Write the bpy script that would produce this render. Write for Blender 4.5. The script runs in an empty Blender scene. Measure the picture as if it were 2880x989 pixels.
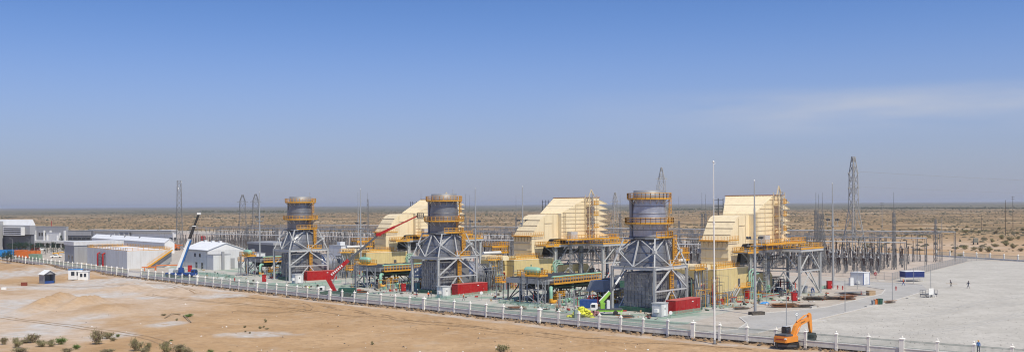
import bpy, math, random
from mathutils import Vector, Matrix
R = math.radians
rnd = random.Random(7)
sc = bpy.context.scene
COL = sc.collection

# ---------------------------------------------------------------- camera
FPX, CAMH, PX0, PY0 = 3000.0, 24.0, 1440.0, 573.5      # focal length and principal point in pixels of the 2880 px photograph
ROLL = math.atan(19 / 2880)
cam = bpy.data.cameras.new("camera")
cam.sensor_width = 36.0
cam.lens = FPX / 2880 * 36.0
cam.shift_y = (PY0 - 494.5) / 2880
cam.clip_start = 0.5
cam.clip_end = 90000.0
camo = bpy.data.objects.new("camera", cam)
COL.objects.link(camo)
camo.matrix_world = Matrix.Translation((0, 0, CAMH)) @ Matrix.Rotation(ROLL, 4, 'Y') @ Matrix.Rotation(R(90), 4, 'X')
sc.camera = camo

# ---------------------------------------------------------------- sky and sun
SUN_EL = R(55)
SUN_AZ = R(-59)                         # direction to the sun in plan, from +X
sunv = Vector((math.cos(SUN_EL) * math.cos(SUN_AZ), math.cos(SUN_EL) * math.sin(SUN_AZ), math.sin(SUN_EL)))
W = bpy.data.worlds.new("World")
sc.world = W
W.use_nodes = True
nt = W.node_tree
nt.nodes.clear()
wo = nt.nodes.new("ShaderNodeOutputWorld")
bg = nt.nodes.new("ShaderNodeBackground")
sky = nt.nodes.new("ShaderNodeTexSky")
sky.sky_type = 'NISHITA'
sky.sun_disc = False
sky.sun_elevation = SUN_EL
sky.sun_rotation = R(90) - SUN_AZ
sky.altitude = 200
sky.air_density = 1.0
sky.dust_density = 1.2
sky.ozone_density = 2.0
tc = nt.nodes.new("ShaderNodeTexCoord")
mp = nt.nodes.new("ShaderNodeMapping")
mp.inputs['Scale'].default_value = (1, 1, 1.9)
nt.links.new(tc.outputs['Generated'], mp.inputs['Vector'])
nt.links.new(mp.outputs[0], sky.inputs[0])
# thin high cirrus drawn in the sky dome
sx = nt.nodes.new("ShaderNodeSeparateXYZ")
nt.links.new(tc.outputs['Generated'], sx.inputs[0])
cm = nt.nodes.new("ShaderNodeMapping")
cm.inputs['Scale'].default_value = (2.2, 2.2, 15.0)
cm.inputs['Rotation'].default_value = (0, R(3), 0)
nt.links.new(tc.outputs['Generated'], cm.inputs['Vector'])
nz = nt.nodes.new("ShaderNodeTexNoise")
nz.inputs['Scale'].default_value = 2.2
nz.inputs['Detail'].default_value = 7
nz.inputs['Roughness'].default_value = 0.55
nt.links.new(cm.outputs[0], nz.inputs['Vector'])
rp = nt.nodes.new("ShaderNodeValToRGB")
rp.color_ramp.elements[0].position = 0.36
rp.color_ramp.elements[0].color = (0, 0, 0, 1)
rp.color_ramp.elements[1].position = 0.68
rp.color_ramp.elements[1].color = (0.75, 0.75, 0.75, 1)
nt.links.new(nz.outputs[0], rp.inputs[0])
el = nt.nodes.new("ShaderNodeMapRange")                 # cirrus only low above the horizon
el.interpolation_type = 'SMOOTHSTEP'
el.inputs[1].default_value = 0.108
el.inputs[2].default_value = 0.085
nt.links.new(sx.outputs['Z'], el.inputs[0])
ax = nt.nodes.new("ShaderNodeMapRange")                 # and only to the east of the plant
ax.interpolation_type = 'SMOOTHSTEP'
ax.inputs[1].default_value = 0.0
ax.inputs[2].default_value = 0.30
nt.links.new(sx.outputs['X'], ax.inputs[0])
el2 = nt.nodes.new("ShaderNodeMapRange"); el2.interpolation_type = 'SMOOTHSTEP'
el2.inputs[1].default_value = 0.05; el2.inputs[2].default_value = 0.085
nt.links.new(sx.outputs['Z'], el2.inputs[0])
m0 = nt.nodes.new("ShaderNodeMath"); m0.operation = 'MULTIPLY'
nt.links.new(el.outputs[0], m0.inputs[0]); nt.links.new(el2.outputs[0], m0.inputs[1])
m1 = nt.nodes.new("ShaderNodeMath"); m1.operation = 'MULTIPLY'
m2 = nt.nodes.new("ShaderNodeMath"); m2.operation = 'MULTIPLY'
nt.links.new(m0.outputs[0], m1.inputs[0]); nt.links.new(ax.outputs[0], m1.inputs[1])
nt.links.new(m1.outputs[0], m2.inputs[0]); nt.links.new(rp.outputs[0], m2.inputs[1])
hs = nt.nodes.new("ShaderNodeMix"); hs.data_type = 'RGBA'; hs.blend_type = 'MULTIPLY'
hs.inputs[0].default_value = 1.0
hs.inputs[7].default_value = (0.80, 1.02, 1.38, 1)      # tint of the dry desert air
nt.links.new(sky.outputs[0], hs.inputs[6])
mx = nt.nodes.new("ShaderNodeMix"); mx.data_type = 'RGBA'
mx.inputs[7].default_value = (4.6, 4.9, 5.7, 1)
nt.links.new(m2.outputs[0], mx.inputs[0])
hzm = nt.nodes.new("ShaderNodeMix"); hzm.data_type = 'RGBA'   # pale dusty band low over the horizon, all round
hzr = nt.nodes.new("ShaderNodeMapRange"); hzr.interpolation_type = 'SMOOTHSTEP'
hzr.inputs[1].default_value = 0.20; hzr.inputs[2].default_value = -0.02; hzr.inputs[4].default_value = 0.95
nt.links.new(sx.outputs['Z'], hzr.inputs[0])
nt.links.new(hzr.outputs[0], hzm.inputs[0])
nt.links.new(hs.outputs[2], hzm.inputs[6])
hzm.inputs[7].default_value = (3.12, 3.30, 4.15, 1)
nt.links.new(hzm.outputs[2], mx.inputs[6])
nt.links.new(mx.outputs[2], bg.inputs[0])
bg.inputs[1].default_value = 0.115
nt.links.new(bg.outputs[0], wo.inputs[0])

sl = bpy.data.lights.new("sun", 'SUN')
sl.energy = 4.5
sl.angle = R(0.53)
sl.color = (1.0, 0.925, 0.755)
so = bpy.data.objects.new("sun", sl)
COL.objects.link(so)
so.rotation_euler = sunv.to_track_quat('Z', 'Y').to_euler()

sc.view_settings.view_transform = 'Standard'
sc.view_settings.look = 'None'
sc.view_settings.gamma = 1.0
sc.view_settings.exposure = 0.0
sc.render.engine = 'CYCLES'
sc.cycles.max_bounces = 5
sc.cycles.diffuse_bounces = 3
sc.cycles.glossy_bounces = 2
sc.cycles.transparent_max_bounces = 8
sc.cycles.volume_bounces = 0
sc.cycles.use_denoising = True
sc.cycles.denoiser = 'OPENIMAGEDENOISE'
sc.cycles.denoising_input_passes = 'RGB_ALBEDO_NORMAL'
sc.cycles.denoising_prefilter = 'ACCURATE'
sc.cycles.filter_width = 1.1

# ---------------------------------------------------------------- where a photographed ground point stands in the world
cR, sR = math.cos(ROLL), math.sin(ROLL)
def ray(px, py):
    u, v = px - PX0, py - PY0
    return (u * cR - v * sR) / FPX, -(u * sR + v * cR) / FPX
def G(px, py, z=0.0):
    kx, kz = ray(px, py)
    Y = (z - CAMH) / kz
    return Vector((kx * Y, Y, z))
def top_z(p, px, py):
    kx, kz = ray(px, py)
    return CAMH + kz * p.y
def mpp(p):
    return p.y / FPX

# ---------------------------------------------------------------- materials
MATS = {}
def lin(c):
    return tuple((x / 12.92 if x <= 0.04045 else ((x + 0.055) / 1.055) ** 2.4) for x in c)
def mat(name, rgb, rough=0.6, metal=0.0, var=0.12, scale=0.6, bump=0.0, bscale=8.0, dust=0.0, streak=0.0, spec=0.4):
    """rgb is the linear base colour; var mottles it with world-space noise, dust lays sand colour over it."""
    if name in MATS:
        return MATS[name]
    m = bpy.data.materials.new(name)
    m.use_nodes = True
    t = m.node_tree
    b = t.nodes["Principled BSDF"]
    b.inputs['Roughness'].default_value = rough
    b.inputs['Metallic'].default_value = metal
    b.inputs['Specular IOR Level'].default_value = spec
    geo = t.nodes.new("ShaderNodeNewGeometry")
    n = t.nodes.new("ShaderNodeTexNoise")
    n.inputs['Scale'].default_value = scale
    n.inputs['Detail'].default_value = 5
    n.inputs['Roughness'].default_value = 0.65
    t.links.new(geo.outputs['Position'], n.inputs['Vector'])
    r = t.nodes.new("ShaderNodeValToRGB")
    r.color_ramp.elements[0].position = 0.28
    r.color_ramp.elements[1].position = 0.72
    lo, hi = 1 - var, 1 + var
    r.color_ramp.elements[0].color = (rgb[0] * lo, rgb[1] * lo, rgb[2] * lo, 1)
    r.color_ramp.elements[1].color = (min(1, rgb[0] * hi), min(1, rgb[1] * hi), min(1, rgb[2] * hi), 1)
    t.links.new(n.outputs[0], r.inputs[0])
    out = r.outputs[0]
    if dust > 0:
        n2 = t.nodes.new("ShaderNodeTexNoise")
        n2.inputs['Scale'].default_value = scale * 2.3
        n2.inputs['Detail'].default_value = 6
        t.links.new(geo.outputs['Position'], n2.inputs['Vector'])
        mr = t.nodes.new("ShaderNodeMapRange")
        mr.inputs[1].default_value = 0.42
        mr.inputs[2].default_value = 0.7
        mr.inputs[4].default_value = dust
        t.links.new(n2.outputs[0], mr.inputs[0])
        mi = t.nodes.new("ShaderNodeMix"); mi.data_type = 'RGBA'
        mi.inputs[7].default_value = (0.36, 0.27, 0.18, 1)
        t.links.new(mr.outputs[0], mi.inputs[0])
        t.links.new(out, mi.inputs[6])
        out = mi.outputs[2]
    if streak > 0:
        mpn = t.nodes.new("ShaderNodeMapping"); mpn.inputs['Scale'].default_value = (1.1, 1.1, 0.07)
        t.links.new(geo.outputs['Position'], mpn.inputs['Vector'])
        n4 = t.nodes.new("ShaderNodeTexNoise"); n4.inputs['Scale'].default_value = 1.0; n4.inputs['Detail'].default_value = 5; n4.inputs['Roughness'].default_value = 0.7
        t.links.new(mpn.outputs[0], n4.inputs['Vector'])
        r4 = t.nodes.new("ShaderNodeMapRange"); r4.inputs[1].default_value = 0.48; r4.inputs[2].default_value = 0.72; r4.inputs[4].default_value = streak
        t.links.new(n4.outputs[0], r4.inputs[0])
        m4 = t.nodes.new("ShaderNodeMix"); m4.data_type = 'RGBA'; m4.inputs[7].default_value = (rgb[0] * .45 + .05, rgb[1] * .42 + .035, rgb[2] * .40 + .02, 1)
        t.links.new(r4.outputs[0], m4.inputs[0]); t.links.new(out, m4.inputs[6]); out = m4.outputs[2]
    t.links.new(out, b.inputs['Base Color'])
    if bump > 0:
        n3 = t.nodes.new("ShaderNodeTexNoise")
        n3.inputs['Scale'].default_value = bscale
        n3.inputs['Detail'].default_value = 4
        t.links.new(geo.outputs['Position'], n3.inputs['Vector'])
        bp = t.nodes.new("ShaderNodeBump")
        bp.inputs['Strength'].default_value = bump
        bp.inputs['Distance'].default_value = 0.3
        t.links.new(n3.outputs[0], bp.inputs['Height'])
        t.links.new(bp.outputs[0], b.inputs['Normal'])
    MATS[name] = m
    return m
steel = mat("galvanised_steel", (0.33, 0.335, 0.34), 0.5, 0.25, 0.15, 0.8)
pale_steel = mat("pale_grey_paint", (0.46, 0.47, 0.475), 0.5, 0.0, 0.08, 0.5, dust=0.15)
grey_steel = mat("mid_grey_paint", (0.24, 0.26, 0.29), 0.5, 0.0, 0.10, 0.5, dust=0.12)
dark_steel = mat("dark_grey_paint", (0.085, 0.09, 0.10), 0.5, 0.0, 0.2, 0.7, dust=0.12)
black = mat("black_rubber", (0.02, 0.02, 0.022), 0.7, 0, 0.3, 2.0, dust=0.1)
yellow_rail = mat("safety_yellow", (0.66, 0.33, 0.035), 0.5, 0, 0.12, 0.8, dust=0.15)
cream = mat("cream_cladding", (0.80, 0.67, 0.44), 0.55, 0, 0.05, 0.25, dust=0.08, streak=0.35)
cream_rib = mat("cream_rib", (0.60, 0.50, 0.33), 0.6, 0, 0.06, 0.4)
tan_yellow = mat("tan_yellow_cladding", (0.62, 0.50, 0.24), 0.55, 0, 0.07, 0.3, dust=0.14, streak=0.45)
lagging = mat("aluminium_lagging", (0.40, 0.41, 0.45), 0.38, 0.55, 0.22, 0.45, streak=0.4)
lag_dark = mat("grey_lagging_panel", (0.25, 0.255, 0.27), 0.42, 0.4, 0.15, 0.5, dust=0.08, streak=0.3)
mint = mat("mint_green_paint", (0.25, 0.47, 0.36), 0.45, 0, 0.08, 0.7, dust=0.1)
dark_green = mat("dark_green_paint", (0.02, 0.085, 0.06), 0.5, 0, 0.2, 1.0, dust=0.12)
red = mat("red_paint", (0.36, 0.009, 0.011), 0.45, 0, 0.12, 0.7, dust=0.08)
red_top = mat("dusty_red_roof", (0.50, 0.10, 0.09), 0.6, 0, 0.1, 0.8, dust=0.3)
white = mat("white_paint", (0.76, 0.76, 0.74), 0.55, 0, 0.05, 0.6, dust=0.10)
wall_white = mat("white_wall", (0.70, 0.705, 0.71), 0.6, 0, 0.04, 0.2, dust=0.08, streak=0.25)
roof_white = mat("white_roof", (0.78, 0.79, 0.80), 0.5, 0, 0.05, 0.2, dust=0.1)
wall_grey = mat("light_grey_wall", (0.60, 0.605, 0.61), 0.6, 0, 0.05, 0.2, dust=0.08, streak=0.35)
wall_mid = mat("mid_grey_wall", (0.31, 0.315, 0.33), 0.6, 0, 0.06, 0.2, dust=0.08, streak=0.35)
wall_dark = mat("dark_grey_wall", (0.115, 0.12, 0.135), 0.6, 0, 0.08, 0.2, dust=0.06)
glass = mat("dark_glass", (0.015, 0.025, 0.04), 0.12, 0, 0.2, 0.5, spec=0.8)
blue = mat("blue_paint", (0.02, 0.07, 0.26), 0.45, 0, 0.1, 0.8, dust=0.1)
navy = mat("navy_sheet", (0.012, 0.03, 0.15), 0.5, 0, 0.1, 0.8, dust=0.08)
sky_blue = mat("bright_blue_paint", (0.02, 0.22, 0.55), 0.45, 0, 0.1, 0.8, dust=0.1)
orange = mat("orange_paint", (0.74, 0.27, 0.035), 0.5, 0, 0.10, 1.2, dust=0.25)
cont_orange = mat("faded_orange_paint", (0.62, 0.16, 0.03), 0.55, 0, 0.15, 0.8, dust=0.2)
lime = mat("lime_green_paint", (0.25, 0.52, 0.06), 0.5, 0, 0.12, 1.2, dust=0.25)
bag_yellow = mat("yellow_green_sack", (0.62, 0.62, 0.06), 0.7, 0, 0.15, 1.5)
switch_steel = mat("switchgear_steel", (0.17, 0.172, 0.175), 0.6, 0.1, 0.25, 0.3)
rim_grey = mat("stack_rim", (0.26, 0.265, 0.28), 0.5, 0.2, 0.15, 0.5)
insul = mat("brown_porcelain", (0.035, 0.022, 0.02), 0.35, 0, 0.2, 1.0)
timber = mat("weathered_timber", (0.40, 0.28, 0.17), 0.8, 0, 0.3, 1.5, dust=0.2)
timber_red = mat("reddish_timber", (0.36, 0.15, 0.07), 0.8, 0, 0.3, 1.5, dust=0.2)
rubbish = mat("dark_debris", (0.07, 0.065, 0.06), 0.8, 0, 0.5, 1.5, dust=0.3)
bitumen = mat("black_bitumen", (0.018, 0.014, 0.013), 0.8, 0, 0.4, 1.2, dust=0.25)
render_white = mat("white_render", (0.80, 0.78, 0.725), 0.7, 0, 0.05, 0.7, dust=0.12, streak=0.25)
render_grey = mat("grey_render", (0.74, 0.71, 0.63), 0.7, 0, 0.08, 0.7, dust=0.15, streak=0.35)
rail_green = mat("grey_green_rail", (0.20, 0.27, 0.24), 0.5, 0, 0.1, 1.0, dust=0.1)
kerbm = mat("kerb_concrete", (0.55, 0.53, 0.49), 0.8, 0, 0.1, 0.7, dust=0.2)
skin = mat("skin", (0.36, 0.19, 0.12), 0.6, 0, 0.05, 2)
cloth_navy = mat("navy_cloth", (0.02, 0.03, 0.07), 0.8, 0, 0.2, 3)
cloth_orange = mat("orange_vest", (0.75, 0.13, 0.03), 0.7, 0, 0.1, 3)
cloth_green = mat("yellow_green_vest", (0.30, 0.55, 0.10), 0.7, 0, 0.1, 3)
cloth_grey = mat("grey_cloth", (0.16, 0.17, 0.17), 0.8, 0, 0.2, 3)
cloth_blue = mat("blue_cloth", (0.03, 0.12, 0.32), 0.8, 0, 0.2, 3)
pipe_red = mat("red_pipe", (0.36, 0.03, 0.02), 0.5, 0, 0.15, 1, dust=0.15)
leafm = mat("shrub_leaf", (0.23, 0.22, 0.105), 0.8, 0, 0.45, 2.5)
twigm = mat("dry_twig", (0.27, 0.21, 0.14), 0.9, 0, 0.4, 2.5)
leaf2 = mat("fresh_leaf", (0.12, 0.20, 0.045), 0.7, 0, 0.4, 2.5)
conifer = mat("conifer_leaf", (0.022, 0.05, 0.03), 0.8, 0, 0.45, 1.2)
bark = mat("bark", (0.10, 0.075, 0.055), 0.9, 0, 0.3, 3)
scrub = mat("desert_scrub", (0.10, 0.085, 0.05), 0.95, 0, 0.4, 0.05)
scrub_green = mat("dark_saxaul_scrub", (0.06, 0.065, 0.04), 0.95, 0, 0.4, 0.02)
# ---------------------------------------------------------------- mesh building
class MB:
    def __init__(s):
        s.v, s.f, s.m, s.sm = [], [], [], []
    def add(s, vs, fs, mi=0, smooth=False):
        o = len(s.v)
        s.v.extend([tuple(p) for p in vs])
        for f in fs:
            s.f.append(tuple(i + o for i in f)); s.m.append(mi); s.sm.append(smooth)
        return s
    def box(s, x0, x1, y0, y1, z0, z1, mi=0, M=None):
        vs = [Vector((x, y, z)) for z in (z0, z1) for y in (y0, y1) for x in (x0, x1)]
        if M is not None:
            vs = [M @ p for p in vs]
        return s.add(vs, [(0, 2, 3, 1), (4, 5, 7, 6), (0, 1, 5, 4), (2, 6, 7, 3), (0, 4, 6, 2), (1, 3, 7, 5)], mi)
    def bar(s, p, q, w, h=None, mi=0):
        p, q = Vector(p), Vector(q)
        h = h or w
        d = (q - p)
        if d.length < 1e-6:
            return s
        d.normalize()
        up = Vector((0, 0, 1)) if abs(d.z) < 0.95 else Vector((0, 1, 0))
        a = d.cross(up).normalized()
        b = a.cross(d).normalized()
        vs = [c + a * (i * w / 2) + b * (j * h / 2) for c in (p, q) for i, j in ((-1, -1), (1, -1), (1, 1), (-1, 1))]
        return s.add(vs, [(3, 2, 1, 0), (4, 5, 6, 7), (0, 1, 5, 4), (1, 2, 6, 5), (2, 3, 7, 6), (3, 0, 4, 7)], mi)
    def tube(s, p, q, r0, r1=None, n=8, mi=0, caps=True):
        r1 = r0 if r1 is None else r1
        p, q = Vector(p), Vector(q)
        d = (q - p).normalized()
        up = Vector((0, 0, 1)) if abs(d.z) < 0.95 else Vector((1, 0, 0))
        a = d.cross(up).normalized(); b = a.cross(d).normalized()
        vs = []
        for c, r in ((p, r0), (q, r1)):
            for k in range(n):
                t = 2 * math.pi * k / n
                vs.append(c + a * (math.cos(t) * r) + b * (math.sin(t) * r))
        s.add(vs, [((k + 1) % n, k, n + k, n + (k + 1) % n)[::-1] for k in range(n)], mi, True)
        if caps:
            s.add(vs[:n], [tuple(range(n))], mi); s.add(vs[n:], [tuple(range(n - 1, -1, -1))], mi)
        return s
    def path(s, pts, r, n=8, mi=0):
        pts = [Vector(p) for p in pts]
        vs = []
        a = None
        for i, p in enumerate(pts):
            d0 = (pts[i] - pts[i - 1]).normalized() if i else (pts[1] - pts[0]).normalized()
            d1 = (pts[i + 1] - pts[i]).normalized() if i < len(pts) - 1 else d0
            d = (d0 + d1).normalized()
            if a is None:
                up = Vector((0, 0, 1)) if abs(d.z) < 0.9 else Vector((1, 0, 0))
                a = d.cross(up)
            a = (a - d * a.dot(d)).normalized()
            b = a.cross(d).normalized()
            k = 1 / max(0.5, d.dot(d0))
            for j in range(n):
                t = 2 * math.pi * j / n
                vs.append(p + (a * math.cos(t) + b * math.sin(t)) * r * (k if 0 < i < len(pts) - 1 else 1))
        fs = []
        for i in range(len(pts) - 1):
            for j in range(n):
                fs.append((i * n + j, (i + 1) * n + j, (i + 1) * n + (j + 1) % n, i * n + (j + 1) % n)[::-1])
        s.add(vs, fs, mi, True)
        s.add(vs[:n], [tuple(range(n))], mi); s.add(vs[-n:], [tuple(range(n - 1, -1, -1))], mi)
        return s
    def lathe(s, prof, n=16, c=(0, 0, 0), mi=0, M=None, caps=True, smooth=True):
        c = Vector(c)
        vs = []
        for r, z in prof:
            for k in range(n):
                t = 2 * math.pi * k / n
                p = Vector((r * math.cos(t), r * math.sin(t), z))
                vs.append(c + (M @ p if M is not None else p))
        fs = [(i * n + k, i * n + (k + 1) % n, (i + 1) * n + (k + 1) % n, (i + 1) * n + k) for i in range(len(prof) - 1) for k in range(n)]
        s.add(vs, fs, mi, smooth)
        if caps:
            s.add(vs[:n], [tuple(range(n - 1, -1, -1))], mi); s.add(vs[-n:], [tuple(range(n))], mi)
        return s
    def prism(s, poly, d0, d1, axis='y', mi=0, mcap=None):
        """poly: (u, z) points, extruded along y (u = x) or along x (u = y) or along z (points are x, y)."""
        n = len(poly)
        if axis == 'y':
            vs = [(u, d, z) for d in (d0, d1) for u, z in poly]
        elif axis == 'x':
            vs = [(d, u, z) for d in (d0, d1) for u, z in poly]
        else:
            vs = [(u, w, d) for d in (d0, d1) for u, w in poly]
        s.add(vs, [(k, (k + 1) % n, n + (k + 1) % n, n + k) for k in range(n)], mi)
        s.add(vs[:n], [tuple(range(n - 1, -1, -1))], mi if mcap is None else mcap)
        s.add(vs[n:], [tuple(range(n))], mi if mcap is None else mcap)
        return s
    def loft(s, a, b, mi=0, caps=True):
        n = len(a)
        s.add(list(a) + list(b), [(k, (k + 1) % n, n + (k + 1) % n, n + k) for k in range(n)], mi)
        if caps:
            s.add(a, [tuple(range(n - 1, -1, -1))], mi); s.add(b, [tuple(range(n))], mi)
        return s
    def build(s, name, mats, parent=None, loc=None, rz=None, fix=True):
        me = bpy.data.meshes.new(name)
        me.from_pydata(s.v, [], s.f)
        for m in (mats if isinstance(mats, (list, tuple)) else [mats]):
            me.materials.append(m)
        me.polygons.foreach_set("material_index", s.m)
        me.polygons.foreach_set("use_smooth", s.sm)
        if fix:
            import bmesh
            b = bmesh.new(); b.from_mesh(me)
            bmesh.ops.recalc_face_normals(b, faces=b.faces)
            b.to_mesh(me); b.free()
        me.update()
        o = bpy.data.objects.new(name, me)
        COL.objects.link(o)
        if parent is not None:
            o.parent = parent
        if loc is not None:
            o.location = loc
        if rz is not None:
            o.rotation_euler = (0, 0, rz)
        return o
def inst(me, name, parent, loc=(0, 0, 0), rot=(0, 0, 0), scl=(1, 1, 1)):
    o = bpy.data.objects.new(name, me)
    COL.objects.link(o)
    o.parent = parent
    o.location = loc; o.rotation_euler = rot; o.scale = scl
    return o
def thing(name, label, cat, loc=(0, 0, 0), rz=0, group=None):
    o = bpy.data.objects.new(name, None)
    o.empty_display_size = 0.5
    COL.objects.link(o)
    o.location = loc
    o.rotation_euler = (0, 0, rz)
    return tag(o, label, cat, group)
def tag(o, label, cat, group=None, kind=None):
    o['label'] = label; o['category'] = cat
    if group: o['group'] = group
    if kind: o['kind'] = kind
    return o
def setting(o, label=None):
    o['kind'] = 'structure'
    if label: o['label'] = label
    return o
KIDS = {}
def copy_tree(o, parent=None):
    c = o.copy()
    COL.objects.link(c)
    c.parent = parent
    for ch in list(o.children):
        copy_tree(ch, c)
    return c
def again(proto, loc, rz, label, group=None, scl=None):
    c = copy_tree(proto)
    c.location = loc
    c.rotation_euler = (0, 0, rz)
    c['label'] = label
    if group: c['group'] = group
    if scl: c.scale = scl
    return c
def rail_bits(mb, pts, h=1.1, step=1.5, w=0.07, mi=0, mid=True):
    """a handrail of posts, top rail, middle rail and toe board along a line of points"""
    pts = [Vector(p) for p in pts]
    for p, q in zip(pts, pts[1:]):
        n = max(1, int(round((q - p).length / step)))
        for k in range(n + 1):
            c = p.lerp(q, k / n)
            mb.bar(c, c + Vector((0, 0, h)), w, mi=mi)
        for zz, ww in ((h, w), (h * 0.55, w * 0.8)) if mid else ((h, w),):
            mb.bar(p + Vector((0, 0, zz)), q + Vector((0, 0, zz)), ww, mi=mi)
        mb.bar(p + Vector((0, 0, 0.1)), q + Vector((0, 0, 0.1)), w * 0.5, 0.2, mi=mi)
def ladder_bits(mb, x, y, z0, z1, w=0.5, cage=True, mi=0, nx=1.0, ny=0.0):
    """caged ladder standing off in direction nx, ny"""
    tx, ty = -ny, nx
    for sgn in (-1, 1):
        mb.bar((x + tx * w / 2 * sgn, y + ty * w / 2 * sgn, z0), (x + tx * w / 2 * sgn, y + ty * w / 2 * sgn, z1), 0.09, mi=mi)
    z = z0 + 0.3
    while z < z1:
        mb.bar((x + tx * w / 2, y + ty * w / 2, z), (x - tx * w / 2, y - ty * w / 2, z), 0.06, mi=mi)
        z += 0.45
    if cage:
        z = z0 + 2.2
        ring = [(w * 0.7 * math.cos(t), w * 0.75 * math.sin(t)) for t in [R(a) for a in (-90, -45, 0, 45, 90)]]
        zs = []
        while z < z1 + 0.9:
            zs.append(z)
            P = [(x + nx * (a + 0.15) + tx * b, y + ny * (a + 0.15) + ty * b, z) for a, b in ring]
            for p, q in zip(P, P[1:]):
                mb.bar(p, q, 0.09, 0.12, mi=mi)
            z += 0.9
        if len(zs) > 1:
            for a, b in ring:
                p = (x + nx * (a + 0.15) + tx * b, y + ny * (a + 0.15) + ty * b)
                mb.bar((*p, zs[0]), (*p, zs[-1]), 0.06, mi=mi)
def rbox(w, d, h, r, seg=2):
    """a box with bevelled upright and top edges, as a bmesh-made mesh builder"""
    import bmesh
    b = bmesh.new()
    bmesh.ops.create_cube(b, size=1.0)
    bmesh.ops.scale(b, vec=(w, d, h), verts=b.verts)
    bmesh.ops.translate(b, vec=(0, 0, h / 2), verts=b.verts)
    bmesh.ops.bevel(b, geom=[e for e in b.edges if not all(v.co.z < 1e-4 for v in e.verts)], offset=r, segments=seg, affect='EDGES')
    b.verts.index_update()
    vs = [v.co.copy() for v in b.verts]
    fs = [tuple(v.index for v in f.verts) for f in b.faces]
    b.free()
    return vs, fs
# ---------------------------------------------------------------- ground
import numpy as np
from mathutils import noise
FENCE_PX = [(38.5, 732.7), (150, 748), (359, 774.6), (398, 779), (468, 786.5), (515, 793), (691, 813), (908, 837.6), (1015, 849), (1176, 865),
            (1407, 889.8), (1569, 906.5), (1811, 931), (2017, 949), (2324, 975), (2495, 990), (2880, 1021)]
FP = [G(x, y) for x, y in FENCE_PX]
FP = [FP[0] + (FP[0] - FP[1]) * 0.12] + FP + [FP[-1] + (FP[-1] - FP[-2]) * 0.9]
def fence_dist(x, y):
    """distance outside (+, towards the desert in front) or inside (-) of the front fence, and distance along it"""
    best, bs, acc, at = 1e9, 1, 0, 0
    for p, q in zip(FP, FP[1:]):
        dx, dy = q.x - p.x, q.y - p.y
        L = math.hypot(dx, dy)
        t = max(0, min(1, ((x - p.x) * dx + (y - p.y) * dy) / (L * L)))
        ex, ey = x - p.x - dx * t, y - p.y - dy * t
        d = math.hypot(ex, ey)
        if d < best:
            best = d; bs = -1 if (dx * ey - dy * ex) > 0 else 1; at = acc + t * L
        acc += L
    return best * bs, at
def sstep(a, b, x):
    t = max(0, min(1, (x - a) / (b - a)))
    return t * t * (3 - 2 * t)
LOW = -0.47
HAZE = 5.5e-5
def blob(p, q):       # an elliptical patch in the world from its photographed centre and half extents in px
    c = G(*p); e = G(p[0] + q[0], p[1]); n = G(p[0], p[1] - q[1]); s = G(p[0], p[1] + q[1])
    return c.x, c.y, abs(e.x - c.x), (n.y - s.y) / 2
MOUNDS = [(blob((165, 850), (45, 14)), 2.6), (blob((235, 852), (35, 14)), 2.2), (blob((300, 866), (90, 18)), 1.3), (blob((120, 862), (50, 12)), 1.2),
          (blob((90, 752), (90, 8)), 1.5), (blob((370, 806), (75, 10)), 1.3), (blob((240, 768), (60, 5)), 1.0), (blob((480, 815), (70, 9)), .8),
          (blob((560, 905), (60, 10)), .5), (blob((1640, 972), (90, 10)), .7)]
GREYS = [blob((60, 765), (200, 14)), blob((250, 828), (150, 12)), blob((40, 845), (110, 16)), blob((265, 885), (75, 10)), blob((330, 935), (90, 11)), blob((150, 910), (150, 22)), blob((420, 832), (60, 5)),
         blob((200, 800), (220, 10)), blob((30, 870), (160, 30)), blob((720, 935), (110, 9)), blob((480, 905), (60, 10)), blob((90, 930), (120, 18)), blob((480, 800), (110, 6)), blob((640, 826), (110, 8)), blob((330, 785), (120, 8))]
PALE = [blob((150, 850), (430, 110)), blob((60, 930), (300, 40)), blob((560, 800), (200, 20))]
def terrain_z(x, y):
    r = math.hypot(x, y)
    d, _ = fence_dist(x, y) if (60 < y < 620 and abs(x) < 420) else (-99, 0)
    z = LOW
    if d > 0:
        n1 = noise.noise((x * 0.03, y * 0.03, 1.7)); n2 = noise.noise((x * 0.13, y * 0.13, 4.1)); n3 = noise.noise((x * 0.5, y * 0.5, 9.1))
        k = sstep(0.5, 10, d)
        z += k * (0.35 * n1 + 0.16 * n2) + 0.05 * n3
        z += sstep(0.7, 1.4, d) * (1 - sstep(2.2, 3.6, d)) * (0.22 + 0.3 * noise.noise((x * 0.6, y * 0.6, 2.2)))
        z += 0.16 * math.sin(d * 1.9 + 2.5 * n1) * sstep(6, 10, d) * (1 - sstep(14, 26, d))
        for (cx, cy, ax_, ay_), h in MOUNDS:
            q = ((x - cx) / ax_) ** 2 + ((y - cy) / ay_) ** 2
            if q < 4:
                z += h * math.exp(-q * 1.6) * (1 + 0.45 * n2 + 0.2 * n3)
    elif y > 380 and r > 420:
        k = sstep(560, 1300, r)
        z += k * 3.0 * (noise.noise((x * 0.004, y * 0.004, 3.3)) + 0.45 * noise.noise((x * 0.015, y * 0.012, 5.3))) - 2.0 * k
        z += (1 - k) * 0.25 * noise.noise((x * 0.05, y * 0.05, 5.3)) * sstep(420, 460, r)
        z += sstep(5000, 12000, r) * 4 * noise.noise((x * 0.0006, y * 0.0006, 8.8))
    return z
def GT(px, py):
    p = G(px, py, LOW)
    p.z = terrain_z(p.x, p.y) - .02
    return p
azs = [R(a) for a in np.arange(-34, 34.01, 0.2)]
azs += [R(a) for a in np.arange(38, 322.01, 6)]
rad = [2.0, 20, 60, 100]
while rad[-1] < 640:
    rad.append(rad[-1] * 1.0058)
while rad[-1] < 45000:
    rad.append(rad[-1] * 1.035)
verts, cols = [], []
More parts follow.
